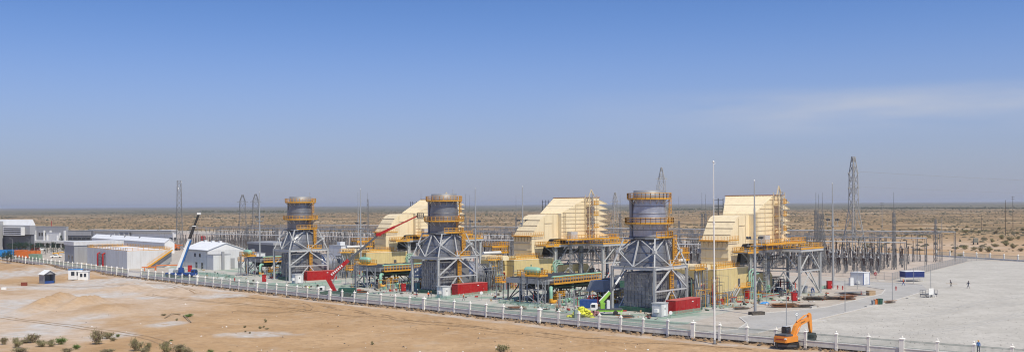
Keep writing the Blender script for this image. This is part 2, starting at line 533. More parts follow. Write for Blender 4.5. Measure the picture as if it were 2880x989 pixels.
for r_ in rad:
    for a in azs:
        x, y = r_ * math.sin(a), r_ * math.cos(a)
        inside = abs(math.degrees(a)) <= 34.1
        z = terrain_z(x, y) if inside else LOW
        g, tr, pa = 0.0, 0.0, 0.0
        if inside and 100 < r_ < 640:
            d, at = fence_dist(x, y)
            if d > 0:
                n = noise.noise((x * 0.09, y * 0.05, 7.7)) * 0.5 + noise.noise((x * 0.35, y * 0.2, 1.1)) * 0.35
                for cx, cy, ax_, ay_ in PALE:
                    q = math.sqrt(((x - cx) / ax_) ** 2 + ((y - cy) / ay_) ** 2)
                    pa = max(pa, .85 * (1 - sstep(0.6, 1.2, q + .6 * n)))
                for (cx, cy, ax_, ay_), h in MOUNDS[:4]:
                    pa *= 1 - .9 * math.exp(-1.2 * (((x - cx) / ax_) ** 2 + ((y - cy) / ay_) ** 2))
                for cx, cy, ax_, ay_ in GREYS:
                    q = math.sqrt(((x - cx) / ax_) ** 2 + ((y - cy) / ay_) ** 2)
                    g = max(g, 1 - sstep(0.45, 1.15, q + n))
                for (cx, cy, ax_, ay_), h in MOUNDS[:4]:
                    g *= 1 - math.exp(-1.2 * (((x - cx) / ax_) ** 2 + ((y - cy) / ay_) ** 2))
                strip = sstep(2.6, 3.4, d + n) * (1 - sstep(4.6, 6.2, d + 2.2 * n))
                g = max(g, strip * (0.55 + 0.6 * noise.noise((at * 0.05, 0, 0))))
                tr = (1 - sstep(1.5, 3.2, d + n))
                tr = max(tr, 0.8 * (1 - sstep(0.0, 0.35, abs(math.sin(d * 1.25 + 2 * noise.noise((at * 0.02, d * 0.03, 0)))) )) * sstep(6, 9, d) * (1 - sstep(16, 30, d)))
        if inside and 400 < r_ < 1500 and x > 20:
            n = noise.noise((x * 0.012, y * 0.007, 3.7)) + .5 * noise.noise((x * 0.05, y * 0.03, 3.1))
            pa = max(0, min(1, (.55 + .9 * n))) * (1 - sstep(620, 900, r_)) * sstep(40, 110, x)
        verts.append((x, y, z)); cols.append((min(1, g), tr, pa, 1))
NA = len(azs)
faces = [(i * NA + k, (i + 1) * NA + k, (i + 1) * NA + (k + 1) % NA, i * NA + (k + 1) % NA)[::-1] for i in range(len(rad) - 1) for k in range(NA)]
me = bpy.data.meshes.new("desert_ground")
me.from_pydata(verts, [], faces)
ca = me.color_attributes.new("soil", 'FLOAT_COLOR', 'POINT')
ca.data.foreach_set("color", np.array(cols, dtype=np.float32).ravel())
me.polygons.foreach_set("use_smooth", [True] * len(faces))
me.update()

dm = bpy.data.materials.new("desert_sand"); dm.use_nodes = True
t = dm.node_tree; b = t.nodes["Principled BSDF"]; b.inputs['Roughness'].default_value = 0.95; b.inputs['Specular IOR Level'].default_value = 0.1
geo = t.nodes.new("ShaderNodeNewGeometry")
def tnoise(scale, detail=5, rough=0.6, vec=None):
    n = t.nodes.new("ShaderNodeTexNoise"); n.inputs['Scale'].default_value = scale; n.inputs['Detail'].default_value = detail; n.inputs['Roughness'].default_value = rough
    t.links.new(vec if vec is not None else geo.outputs['Position'], n.inputs['Vector']); return n.outputs[0]
def tmr(src, a, b_, c=0.0, d=1.0):
    n = t.nodes.new("ShaderNodeMapRange"); n.inputs[1].default_value = a; n.inputs[2].default_value = b_; n.inputs[3].default_value = c; n.inputs[4].default_value = d
    n.interpolation_type = 'SMOOTHSTEP'
    t.links.new(src, n.inputs[0]); return n.outputs[0]
def tmix(f, A, B, blend='MIX'):
    n = t.nodes.new("ShaderNodeMix"); n.data_type = 'RGBA'; n.blend_type = blend
    if isinstance(f, float): n.inputs[0].default_value = f
    else: t.links.new(f, n.inputs[0])
    for i, c in ((6, A), (7, B)):
        if isinstance(c, tuple): n.inputs[i].default_value = (*c, 1)
        else: t.links.new(c, n.inputs[i])
    return n.outputs[2]
def tmath(op, A, B):
    n = t.nodes.new("ShaderNodeMath"); n.operation = op
    for i, c in ((0, A), (1, B)):
        if isinstance(c, float): n.inputs[i].default_value = c
        else: t.links.new(c, n.inputs[i])
    return n.outputs[0]
at_ = t.nodes.new("ShaderNodeVertexColor"); at_.layer_name = "soil"
sp = t.nodes.new("ShaderNodeSeparateColor"); t.links.new(at_.outputs[0], sp.inputs[0])
c = tmix(tmr(tnoise(0.05, 6, 0.65), 0.3, 0.7), (0.39, 0.245, 0.125), (0.50, 0.335, 0.19))
c = tmix(tmr(tnoise(0.55, 8, 0.75), 0.42, 0.72, 0.0, 0.7), c, (0.29, 0.185, 0.10))
c = tmix(tmr(tnoise(0.22, 8, 0.8), 0.55, 0.72, 0.0, 0.6), c, (0.56, 0.41, 0.26))
c = tmix(tmr(tnoise(0.16, 7, 0.7), 0.52, 0.7, 0.0, 0.45), c, (0.47, 0.37, 0.27))
c = tmix(tmath('MULTIPLY', sp.outputs[2], tmr(tnoise(0.11, 8, 0.75), 0.25, 0.5, 0.35, 1.0)), c, tmix(tmr(tnoise(0.4, 7, 0.8), 0.35, 0.65), (0.47, 0.355, 0.255), (0.57, 0.465, 0.365)))
g_ = tmath('MULTIPLY', sp.outputs[0], tmath('MULTIPLY', tmr(tnoise(0.3, 8, 0.8), 0.30, 0.58), tmr(tnoise(0.07, 7, 0.7), 0.22, 0.42)))
c = tmix(g_, c, tmix(tmr(tnoise(0.5, 5), 0.3, 0.7), (0.44, 0.40, 0.355), (0.56, 0.535, 0.505)))
tr_ = tmath('MULTIPLY', sp.outputs[1], tmr(tnoise(0.8, 6, 0.7), 0.3, 0.62))
c = tmix(tmath('MULTIPLY', tr_, 0.75), c, (0.17, 0.105, 0.06))
# far desert: sand blowouts and scrub too small to pick apart
ln = t.nodes.new("ShaderNodeVectorMath"); ln.operation = 'LENGTH'; t.links.new(geo.outputs['Position'], ln.inputs[0])
far = tmr(ln.outputs['Value'], 560.0, 900.0)
fc = tmix(tmr(tnoise(0.012, 8, 0.7), 0.38, 0.62), (0.26, 0.172, 0.092), (0.45, 0.305, 0.165))
fc = tmix(tmr(tnoise(0.05, 8, 0.75), 0.46, 0.58, 0.0, 0.85), fc, (0.125, 0.10, 0.06))
fc = tmix(tmr(tnoise(0.0022, 5, 0.6), 0.5, 0.68, 0.0, 0.6), fc, (0.14, 0.115, 0.068))
fc = tmix(tmr(tnoise(0.006, 7, 0.7), 0.54, 0.66, 0.0, 0.75), fc, (0.50, 0.40, 0.28))
vfar = tmr(ln.outputs['Value'], 2700.0, 4600.0)
fc = tmix(tmath('MULTIPLY', vfar, 0.92), fc, tmix(tmr(tnoise(0.0011, 6, 0.6), 0.45, 0.62), (0.115, 0.112, 0.075), (0.19, 0.165, 0.11)))
c = tmix(tmath('MULTIPLY', far, tmath('SUBTRACT', 1.0, sp.outputs[2])), c, fc)
t.links.new(c, b.inputs['Base Color'])
bp = t.nodes.new("ShaderNodeBump"); bp.inputs['Strength'].default_value = 0.6; bp.inputs['Distance'].default_value = 0.25
t.links.new(tnoise(1.6, 6, 0.7), bp.inputs['Height']); t.links.new(bp.outputs[0], b.inputs['Normal'])
me.materials.append(dm)
setting_ground = bpy.data.objects.new("ground", me); COL.objects.link(setting_ground); setting(setting_ground)

# sheets laid over the sand: the plant's pad, the gravel yard, the roads
def gravel_mat(name, A, B, C, s1=0.25, s2=3.0, green=0.0):
    global t, geo
    m = bpy.data.materials.new(name); m.use_nodes = True
    t = m.node_tree; b = t.nodes["Principled BSDF"]; b.inputs['Roughness'].default_value = 0.9; b.inputs['Specular IOR Level'].default_value = 0.15
    geo = t.nodes.new("ShaderNodeNewGeometry")
    c = tmix(tmr(tnoise(s1, 6, 0.65), 0.3, 0.7), A, B)
    c = tmix(tmr(tnoise(s2, 6, 0.8), 0.5, 0.75, 0.0, 0.5), c, C)
    c = tmix(tmr(tnoise(0.45, 9, 0.85), 0.46, 0.66, 0.0, 0.55), c, C)
    c = tmix(tmr(tnoise(0.22, 8, 0.8), 0.54, 0.68, 0.0, 0.45), c, tuple(min(1, v * 1.2) for v in B))
    if green:
        c = tmix(tmr(tnoise(0.09, 6, 0.6), 0.46, 0.6, 0.0, green), c, (0.20, 0.30, 0.235))
    t.links.new(c, b.inputs['Base Color'])
    bp = t.nodes.new("ShaderNodeBump"); bp.inputs['Strength'].default_value = 0.4; bp.inputs['Distance'].default_value = 0.1
    t.links.new(tnoise(6.0, 4, 0.8), bp.inputs['Height']); t.links.new(bp.outputs[0], b.inputs['Normal'])
    return m
pad_m = gravel_mat("plant_gravel", (0.40, 0.35, 0.29), (0.50, 0.45, 0.39), (0.28, 0.25, 0.21))
apron_m = gravel_mat("green_netted_apron", (0.42, 0.41, 0.36), (0.50, 0.47, 0.42), (0.30, 0.28, 0.25), 0.15, 1.2, green=0.8)
road_m = gravel_mat("concrete_road", (0.37, 0.355, 0.33), (0.43, 0.415, 0.39), (0.34, 0.315, 0.28), 0.12, 0.9)
yard_m = gravel_mat("pale_gravel", (0.43, 0.402, 0.353), (0.52, 0.49, 0.436), (0.30, 0.278, 0.24), 0.09, 0.9)
sub_m = gravel_mat("tan_gravel", (0.44, 0.36, 0.29), (0.52, 0.44, 0.37), (0.33, 0.27, 0.21), 0.1, 2.0)
def sheet(name, pts, z, m, skirt=0.0):
    mb = MB()
    vs = [(p[0], p[1], z) for p in pts]
    n = len(vs)
    mb.add(vs, [tuple(range(n))])
    if skirt:
        lo = [(p[0], p[1], z - skirt) for p in pts]
        mb.add(vs + lo, [(k, (k + 1) % n, n + (k + 1) % n, n + k) for k in range(n)])
    o = mb.build(name, m)
    return setting(o)
inset = []
for i, p in enumerate(FP):
    d = (FP[min(i + 1, len(FP) - 1)] - FP[max(i - 1, 0)]).normalized()
    inset.append(Vector((-d.y, d.x, 0)))
def fline(off):
    return [p + n * off for p, n in zip(FP, inset)]
pad = [(p.x, p.y) for p in fline(0.1)]
for q in ((3250, 1000), (3250, 760), (2880, 734), (2640, 718), (1800, 668), (900, 652), (250, 646), (-250, 660), (-200, 700)):
    p = G(*q); pad.append((p.x, p.y))
sheet("plant_pad", pad, 0.0, pad_m, skirt=0.8)
apron = [(p.x, p.y) for p in fline(11.5)[5:14]]
for q in ((2075, 868), (2330, 826), (2100, 800), (1500, 770), (1000, 740), (650, 728), (470, 752)):
    p = G(*q); apron.append((p.x, p.y))
sheet("apron", apron, 0.004, apron_m)
rin, rout = fline(9.6), fline(3.4)
sheet("perimeter_road", [(p.x, p.y) for p in rout[3:15]] + [(p.x, p.y) for p in rin[3:14]][::-1], 0.008, gravel_mat("greenish_concrete", (0.29, 0.30, 0.265), (0.36, 0.365, 0.33), (0.25, 0.24, 0.21), 0.12, 0.9, green=0.4))
sub_poly = [G(*q) for q in ((2505, 786), (2720, 733), (2650, 722), (1800, 674), (900, 658), (500, 655), (470, 705), (1000, 715), (1700, 760), (2300, 776))]
sheet("substation_ground", [(p.x, p.y) for p in sub_poly], 0.004, sub_m)
yard = [(p.x, p.y) for p in fline(3.0)[15:]]
for q in ((3200, 800), (2880, 737), (2740, 731), (2520, 786), (2590, 800), (2612, 815), (2560, 832), (2470, 858), (2330, 893), (2200, 922)):
    p = G(*q); yard.append((p.x, p.y))
sheet("gravel_yard", yard, 0.006, yard_m)
RF = [G(*q) for q in ((2130, 936), (2240, 911), (2330, 890), (2470, 857), (2560, 831), (2610, 815), (2595, 801), (2520, 795), (2300, 788))]
RB = [G(*q) for q in ((2300, 800), (2440, 806), (2490, 814), (2480, 826), (2420, 840), (2330, 862), (2230, 873), (2140, 880), (2080, 892), (2100, 908), (2075, 925), (1990, 932))]
sheet("side_road", [(p.x, p.y) for p in RF + RB], 0.012, road_m)
def kerb(name, pts, w=0.3, h=0.12):
    mb = MB()
    for p, q in zip(pts, pts[1:]):
        mb.bar((p.x, p.y, h / 2 - 0.02), (q.x, q.y, h / 2 - 0.02), w, h + 0.04)
    return setting(mb.build(name, kerbm))
kerb("kerb", RF[:6]); kerb("kerb", RB); kerb("kerb", rin[3:14]); kerb("kerb", rout[3:15]); kerb("kerb", RF[6:])
# ---------------------------------------------------------------- perimeter fence: rendered pillars, plinth and thin railings
seg = [0.0]
for p, q in zip(FP, FP[1:]):
    seg.append(seg[-1] + (q - p).length)
def at_s(s):
    for i in range(len(seg) - 1):
        if s <= seg[i + 1] or i == len(seg) - 2:
            return FP[i].lerp(FP[i + 1], (s - seg[i]) / (seg[i + 1] - seg[i]))
def s_of(px):
    lo, hi = 0, seg[-1]
    for _ in range(50):
        mid = (lo + hi) / 2
        p = at_s(mid)
        if PX0 + FPX * p.x / p.y < px: lo = mid
        else: hi = mid
    return lo
s_a, s_b = s_of(1514.7), s_of(1946)
BAY = (s_b - s_a) / 7
def pillar_mesh(w, h):
    mb = MB()
    mb.box(-w / 2, w / 2, -w / 2, w / 2, -0.55, h)
    mb.box(-w / 2 - .04, w / 2 + .04, -w / 2 - .04, w / 2 + .04, -0.55, 0.16)
    o = mb.build("pillar", render_white); me = o.data; bpy.data.objects.remove(o)
    mb = MB()
    k = w / 2 + 0.07
    mb.box(-k, k, -k, k, h, h + 0.09)
    mb.add([(-k, -k, h + .09), (k, -k, h + .09), (k, k, h + .09), (-k, k, h + .09), (0, 0, h + .34)], [(0, 1, 4), (1, 2, 4), (2, 3, 4), (3, 0, 4)])
    mb.lathe([(0.05, h + .26), (0.12, h + .32), (0.15, h + .42), (0.11, h + .52), (0.02, h + .56)], 8)
    o = mb.build("cap", render_white); mc = o.data; bpy.data.objects.remove(o)
    return me, mc
P_S, P_L = pillar_mesh(0.42, 2.25), pillar_mesh(0.72, 2.3)
mb = MB()
mb.box(0, 1, -0.13, 0.13, -0.06, 0.78, 0); mb.box(0, 1, -0.19, 0.19, 0.78, 0.88, 1); mb.box(0, 1, -0.17, 0.17, -0.7, -0.06, 2)
o = mb.build("plinth", [render_grey, render_white, bitumen]); PL = o.data; bpy.data.objects.remove(o)
mb = MB()
for zz in (1.0, 1.95, 2.1):
    mb.box(0, 1, -0.022, 0.022, zz - 0.025, zz + 0.025)
NB = 34
for k in range(NB):
    x = (k + 0.5) / NB
    mb.box(x - .0022, x + .0022, -.012, .012, 0.92, 2.12)
o = mb.build("railing_panel", rail_green); RP = o.data; bpy.data.objects.remove(o)
o = None
def make_fence(s0, s1, label, phase):
    root = thing("perimeter_fence", label, "fence", at_s(s0), 0)
    n = max(1, round((s1 - s0) / BAY)); st = (s1 - s0) / n
    base = at_s(s0)
    for k in range(n + 1):
        p = at_s(s0 + k * st); d = (at_s(min(s1, s0 + k * st + .5)) - at_s(s0 + k * st - .5)); a = math.atan2(d.y, d.x)
        big = (k - phase) % 7 == 0
        me, mc = P_L if big else P_S
        pl_ = inst(me, "pillar", root, p - base, (R(rnd.gauss(0, .5)), R(rnd.gauss(0, .5)), a + R(rnd.gauss(0, 1.0))))
        inst(mc, "cap", pl_)
        if k < n:
            q = at_s(s0 + (k + 1) * st); v = q - p; a2 = math.atan2(v.y, v.x)
            inst(PL, "plinth", root, p - base, (0, 0, a2), (v.length, 1, 1))
            inst(RP, "railing_panel", root, p - base, (0, 0, a2), (v.length, 1, 1))
    return root
sg1, sg2 = s_of(359), s_of(397)
make_fence(0.3, sg1, "white pillared fence left of the gate, in front of the grey tank building", 5)
nr = round((seg[-1] - .5 - sg2) / BAY)
make_fence(sg2, sg2 + nr * BAY, "long white pillared fence running past all three stacks to the excavator", round((s_a - sg2) / BAY) % 7)
# sliding gate between the two fences
p, q = at_s(sg1 + 0.6), at_s(sg2 - 0.6); v = q - p
gr = thing("gate", "low pale sliding gate in the gap of the white fence", "gate", p, math.atan2(v.y, v.x))
L = v.length
mb = MB(); mb.bar((0, 0, .15), (L, 0, .15), .1, .14); mb.bar((0, 0, 1.75), (L, 0, 1.75), .1, .12); mb.bar((0.05, 0, .1), (0.05, 0, 1.8), .1); mb.bar((L - .05, 0, .1), (L - .05, 0, 1.8), .1)
mb.build("gate_frame", white, gr)
mb = MB()
for k in range(int(L / .35)):
    mb.bar((.3 + k * .35, 0, .2), (.3 + k * .35, 0, 1.7), .05)
mb.build("bars", white, gr)['kind'] = 'stuff'
# rubble and clods thrown up along the foot of the fence
mb = MB()
r2 = random.Random(3)
for k in range(3200):
    s = r2.uniform(seg[1] * 0.5 + 60, seg[-1] - 5)
    p = at_s(s); dd = (at_s(s + .5) - p).normalized(); off = r2.uniform(0.7, 2.9)
    x, y = p.x + dd.y * off, p.y - dd.x * off
    c = Vector((x, y, terrain_z(x, y) + 0.02)); sz = 0.08 + 0.5 * r2.random() ** 3
    vs = [c + Vector((r2.uniform(.6, 1.2) * sz * ux, r2.uniform(.6, 1.2) * sz * uy, r2.uniform(.5, 1.0) * sz * uz)) for ux, uy, uz in ((1, 0, 0), (-1, 0, 0), (0, 1, 0), (0, -1, 0), (0, 0, 1), (0, 0, -.5))]
    mb.add(vs, [(0, 2, 4), (2, 1, 4), (1, 3, 4), (3, 0, 4), (2, 0, 5), (1, 2, 5), (3, 1, 5), (0, 3, 5)], r2.choice((0, 0, 1)))
o = mb.build("rubble", [mat("clod", (0.22, 0.15, 0.09), 0.95, 0, .3, 1.0), mat("broken_concrete", (0.10, 0.085, 0.075), .9, 0, .4, 1.0)])
tag(o, "broken clods and rubble strewn along the outer foot of the fence", "rubble", kind='stuff')
# stone walls of the far corner of the yard
def far_fence(pts, label):
    root = thing("boundary_fence", label, "fence", G(*pts[0]))
    base = G(*pts[0])
    P = [G(*q) for q in pts]
    for i, p in enumerate(P):
        v = (P[i + 1] - p) if i < len(P) - 1 else (p - P[i - 1]); a = math.atan2(v.y, v.x)
        pl_ = inst(P_S[0], "pillar", root, p - base, (0, 0, a)); inst(P_S[1], "cap", pl_)
        if i < len(P) - 1:
            inst(PL, "plinth", root, p - base, (0, 0, a), (v.length, 1, .75)); inst(RP, "railing_panel", root, p - base, (0, 0, a), (v.length, 1, 1))
far_fence([(2634, 719.5), (2672, 722), (2710, 724.3), (2747, 726.6), (2785, 729), (2824, 731.5), (2863.5, 734), (2905, 736.5), (2950, 739)], "white pillared fence at the far right edge of the gravel yard")
def mesh_fence(pts, label, n, h=2.3):
    base = G(*pts[0]); root = thing("mesh_fence", label, "fence", base)
    P = [G(*q) for q in pts]
    mr = MB(); count = 0
    mbp = MB(); mbp.bar((0, 0, 0), (0, 0, h), .09); o = mbp.build("post", steel); pm = o.data; bpy.data.objects.remove(o)
    for i in range(len(P) - 1):
        v = P[i + 1] - P[i]; m = max(1, round(v.length / n))
        for k in range(m):
            p = P[i] + v * (k / m) - base; q = P[i] + v * ((k + 1) / m) - base
            inst(pm, "post", root, p)
            for zz in (.12, h * .5, h - .06):
                mr.bar((p.x, p.y, zz), (q.x, q.y, zz), .05)
            w = 12
            for j in range(1, w):
                c = p.lerp(q, j / w); mr.bar((c.x, c.y, .1), (c.x, c.y, h - .1), .02)
    inst(pm, "post", root, P[-1] - base)
    mr.build("wire_mesh", steel, root)['kind'] = 'stuff'
mesh_fence([(2300, 773), (2420, 780), (2510, 787), (2600, 765), (2720, 734.5), (2785, 730)], "wire mesh fence around the right end of the switchyard", 3.2)
mesh_fence([(500, 704), (700, 712), (900, 722)], "wire mesh fence in front of the switchyard behind the white workshop", 3.5)
# ---------------------------------------------------------------- the three gas turbine units
UNITS = [((-69.0, 348.0), R(38.0)), ((-18.7, 293.4), R(43.5)), ((31.1, 242.0), R(50.3))]
WHICH = ["the left unit, behind the red lift truck", "the middle unit, beside the raised red lift", "the right unit, nearest the excavator"]
SHORT = ["of the left unit", "of the middle unit", "of the right unit"]
def ULOC(k, a=0, r=0, z=0):
    (ox, oy), al = UNITS[k]
    c, s = math.cos(al), math.sin(al)
    return Vector((ox + a * c + r * s, oy + a * s - r * c, z))
def spread(proto, a, r, labels, group):
    """the same thing of the other two units; the first is moved into unit 0"""
    proto.location = ULOC(0, a, r); proto.rotation_euler = (0, 0, UNITS[0][1]); proto['label'] = labels[0]; proto['group'] = group
    for k in (1, 2):
        again(proto, ULOC(k, a, r), UNITS[k][1], labels[k], group)
def bars(root, name, m, segs, w, h=None):
    for p, q in segs:
        MB().bar(p, q, w, h).build(name, m, root)

# --- exhaust stack with its steel tower (x = a, y = -r)
st = thing("exhaust_stack", "", "stack")
mb = MB()
mb.lathe([(3.55, 25.3), (3.5, 26.9), (3.25, 26.9), (3.25, 25.6)], 40, caps=False)
mb.build("rim", rim_grey, st)
mb = MB()
mb.lathe([(3.9, 16.4), (3.9, 19.4), (3.92, 21.7), (3.5, 25.0), (3.5, 25.4)], 40, caps=False)
sh = mb.build("shell", lagging, st)
for z, r_ in ((16.5, 3.94), (18.0, 3.93), (20.6, 3.94), (21.7, 3.95), (23.3, 3.74), (24.9, 3.54)):
    MB().lathe([(r_, z - .09), (r_ + .06, z - .05), (r_ + .06, z + .05), (r_, z + .09)], 40, caps=False).build("band", lag_dark, sh)
def sq(hw, hd, z, n=24, rnd_=0.0):
    pts = []
    for k in range(n):
        t = 2 * math.pi * k / n
        c, s = math.cos(t), math.sin(t)
        e = max(abs(c), abs(s))
        x1, y1 = c / e, s / e
        pts.append(Vector(((x1 * (1 - rnd_) + c * rnd_) * hw, (y1 * (1 - rnd_) + s * rnd_) * hd, z)))
    return pts
mb = MB()
prof = [(10.0, 5.4, 4.6, 0.0), (12.0, 4.95, 4.5, 0.2), (14.0, 4.4, 4.2, 0.6), (16.4, 3.8, 3.8, 1.0)]
for (z0, a0, b0, r0), (z1, a1, b1, r1) in zip(prof, prof[1:]):
    mb.loft(sq(a0, b0, z0, 32, r0), sq(a1, b1, z1, 32, r1), caps=False)
tr = mb.build("transition_cone", lagging, st)
for z0, a0, b0, r0 in ((11.0, 5.22, 4.6, .1), (13.0, 4.72, 4.38, .4), (14.8, 4.25, 4.1, .7)):
    ring = sq(a0, b0, z0, 32, r0)
    mb = MB()
    for p, q in zip(ring, ring[1:] + ring[:1]):
        mb.bar(p, q, .12, .14)
    mb.build("band", lag_dark, tr)
mb = MB(); mb.box(-3.1, -2.5, 2.7, 3.3, 16.2, 24.8); mb.bar((-2.8, 3.0, 24.5), (-2.2, 2.5, 25.4), .4); mb.build("cable_duct", grey_steel, st)
MB().lathe([(4.0, 15.9), (4.7, 15.9), (4.7, 16.35), (4.0, 16.35)], 24, caps=False).build("ring_beam", dark_steel, st)
def ring_platform(z, r0, r1, a0, a1, name="ring_platform"):
    n = max(6, int((a1 - a0) / 12))
    A = [R(a0 + (a1 - a0) * k / n) for k in range(n + 1)]
    mb = MB()
    for p, q in zip(A, A[1:]):
        vs = [(r_ * math.cos(t_), r_ * math.sin(t_), zz) for zz in (z - .16, z) for t_, r_ in ((p, r0), (p, r1), (q, r1), (q, r0))]
        mb.add(vs, [(3, 2, 1, 0), (4, 5, 6, 7), (0, 1, 5, 4), (1, 2, 6, 5), (2, 3, 7, 6), (3, 0, 4, 7)])
    pf = mb.build(name, yellow_rail, st)
    mb = MB()
    rail_bits(mb, [(r1 * math.cos(t_), r1 * math.sin(t_), z) for t_ in A], 1.25, 1.1, .1)
    mb.build("railing", yellow_rail, pf)
    mb = MB()
    for t_ in A[::2]:
        mb.bar((r1 * .97 * math.cos(t_), r1 * .97 * math.sin(t_), z - .15), (r0 * math.cos(t_), r0 * math.sin(t_), z - 1.3), .12)
    mb.build("bracket", pale_steel, pf)
ring_platform(25.0, 3.5, 4.95, 0, 360)
ring_platform(19.5, 3.9, 5.45, 0, 360)
ring_platform(16.4, 3.95, 5.3, -130, 40)
mb = MB(); ladder_bits(mb, 1.1, -4.2, 16.5, 20.2, .6, True, 0, 0.25, -.97); mb.build("ladder", yellow_rail, st)
mb = MB(); ladder_bits(mb, 2.3, -3.8, 19.6, 25.8, .6, True, 0, .5, -.86); mb.build("ladder", yellow_rail, st)
mb = MB(); ladder_bits(mb, 2.6, -4.9, 10.1, 16.6, .75, True, 0, 0, -1); mb.bar((2.6, -4.7, 10), (2.6, -4.7, 16), .5, .3); mb.build("ladder", yellow_rail, st)
mb = MB(); ladder_bits(mb, 1.0, -5.0, 0.3, 10.0, .75, True, 0, 0, -1); mb.bar((1.0, -4.75, .5), (1.0, -4.75, 9.8), .5, .3); mb.build("ladder", yellow_rail, st)
mb = MB(); mb.box(-.5, 4.6, -5.5, -4.7, 9.9, 10.05); rail_bits(mb, [(-.5, -5.45, 10.05), (4.6, -5.45, 10.05), (4.6, -4.7, 10.05)], 1.2, .9, .1); mb.build("landing", yellow_rail, st)
TA, TR, ZB = 6.8, 5.6, 9.7
C4 = [(-TA, -TR), (TA, -TR), (TA, TR), (-TA, TR)]
T4 = [(x * .62, y * .74) for x, y in C4]
ZT = 16.1
for x, y in C4:
    mb = MB()
    mb.box(x - .28, x + .28, y - .05, y + .05, 0, ZB + .3); mb.box(x - .28, x - .2, y - .26, y + .26, 0, ZB + .3); mb.box(x + .2, x + .28, y - .26, y + .26, 0, ZB + .3); mb.box(x - .5, x + .5, y - .5, y + .5, 0, .12)
    mb.build("leg", pale_steel, st)
for i in range(4):
    (x0, y0), (x1, y1) = C4[i], C4[(i + 1) % 4]
    mb = MB(); mb.bar((x0, y0, ZB - .08), (x1, y1, ZB - .08), .12, .62); mb.bar((x0, y0, ZB + .26), (x1, y1, ZB + .26), .42, .06); mb.bar((x0, y0, ZB - .4), (x1, y1, ZB - .4), .42, .06)
    mb.build("beam", pale_steel, st)
    N0 = Vector((x0, y0, ZB)).lerp(Vector((*T4[i], ZT)), .55)
    N1 = Vector((x1, y1, ZB)).lerp(Vector((*T4[(i + 1) % 4], ZT)), .55)
    Mid = Vector(((x0 + x1) / 2, (y0 + y1) / 2, ZB + .2)); Tm = (Vector((*T4[i], ZT)) + Vector((*T4[(i + 1) % 4], ZT))) / 2
    bars(st, "brace", pale_steel, [((x0, y0, ZB), (*T4[i], ZT))], .3, .3)
    bars(st, "brace", pale_steel, [(N0, Mid), (N1, Mid), (N0, Tm), (N1, Tm)], .21, .21)
    bars(st, "brace", pale_steel, [(Mid, Tm)], .28, .28)
    bars(st, "ring_beam", grey_steel, [((*T4[i], ZT), (*T4[(i + 1) % 4], ZT))], .3, .35)
    for q in (N0,):
        MB().box(q.x - .4, q.x + .4, q.y - .4, q.y + .4, q.z - .35, q.z + .35).build("gusset", pale_steel, st)
for y, zl in ((-TR, 4.6), (TR, 4.6)):
    bars(st, "brace", pale_steel, [((-TA, y, zl), (TA, y, zl)), ((-TA, y, zl + .3), (-.4, y, ZB - .6)), ((TA, y, zl + .3), (.4, y, ZB - .6)), ((-TA * .62, y, .1), (-.4, y, zl - .3)), ((TA * .62, y, .1), (.4, y, zl - .3))], .3, .3)
MB().box(-.06, .06, -.06, .06, 26.8, 28.2).build("beacon", pale_steel, st).location = (3.3, 0, 0)
spread(st, 0, 0, ["round grey exhaust stack with yellow ring platforms, leftmost of three", "round grey exhaust stack behind the tip of the raised red boom", "tallest looking exhaust stack, right of the lime green lift truck"], "exhaust stacks on braced steel towers")
for o in list(sc.objects):           # the two older units are duller with dust
    if o.name.split('.')[0] in ("shell", "transition_cone") and o.parent and o.parent.get('category') == 'stack':
        if o.parent.location.x < 0 or o.name.startswith("transition_cone"):
            o.data = o.data.copy(); o.data.materials[0] = mat("dull_lagging", (0.225, 0.23, 0.245), 0.42, 0.5, 0.25, 0.45, dust=0.06)

# --- lagged exhaust duct under the stack: ribbed box and round casing
du = thing("exhaust_duct", "", "duct")
MB().box(-5.0, 5.4, -4.0, 3.6, 0.9, 8.6).build("duct_core", lag_dark, du)
MB().box(-6.1, 6.0, -4.7, 4.4, 0.12, 0.9).build("skid", dark_green, du)
mb = MB()
mb.box(-.46, .46, 0, .10, -.52, .52); mb.box(-.45, -.38, -.02, .3, -.5, .5); mb.box(-.44, .44, .09, .28, .42, .5)
o = mb.build("panel", lag_dark); PM = o.data; bpy.data.objects.remove(o)
mb = MB()
mb.box(-.46, .46, 0, .12, -.52, .52); mb.box(-.45, -.40, -.02, .26, -.5, .5); mb.box(-.44, .44, .11, .34, .42, .5)
o = mb.build("panel", mat("light_lagging_panel", (0.285, 0.29, 0.305), 0.42, 0.4, 0.2, 0.5, dust=0.05)); PM2 = o.data; bpy.data.objects.remove(o)
r2 = random.Random(11)
for iz in range(8):
    for k in range(8):
        inst(PM2 if r2.random() < .3 else PM, "panel", du, (-5.0 - r2.uniform(.0, .12), -3.55 + k * .95, 1.45 + iz * .92), (0, 0, R(90)), (1.06, 1, .9))
    for k in range(5):
        inst(PM2 if r2.random() < .3 else PM, "panel", du, (-4.5 + k * .98, -4.0, 1.45 + iz * .92), (0, 0, R(180)), (1.08, 1, .9))
MX = Matrix.Rotation(R(90), 4, 'Y')
mb = MB(); mb.lathe([(2.6, 0), (3.5, 2.6), (3.5, 6.4), (3.2, 7.0)], 28, (4.8, 0, 4.4), 0, MX); cs = mb.build("casing", lagging, du)
for xx in (7.5, 8.6, 9.7, 10.8):
    MB().lathe([(3.52, 0), (3.66, .05), (3.66, .2), (3.52, .25)], 28, (xx, 0, 4.4), 0, MX, caps=False).build("band", lag_dark, cs)
mb = MB(); mb.lathe([(2.7, 0), (2.7, 2.6), (2.3, 3.6)], 24, (11.8, 0, 4.2), 0, MX); mb.build("bellows", grey_steel, du)
for xx in (12.1, 13.0, 14.0, 15.0):
    MB().lathe([(2.72, 0), (3.0, .03), (3.0, .2), (2.72, .25)], 24, (xx, 0, 4.2), 0, MX, caps=False).build("flange", dark_steel, du)
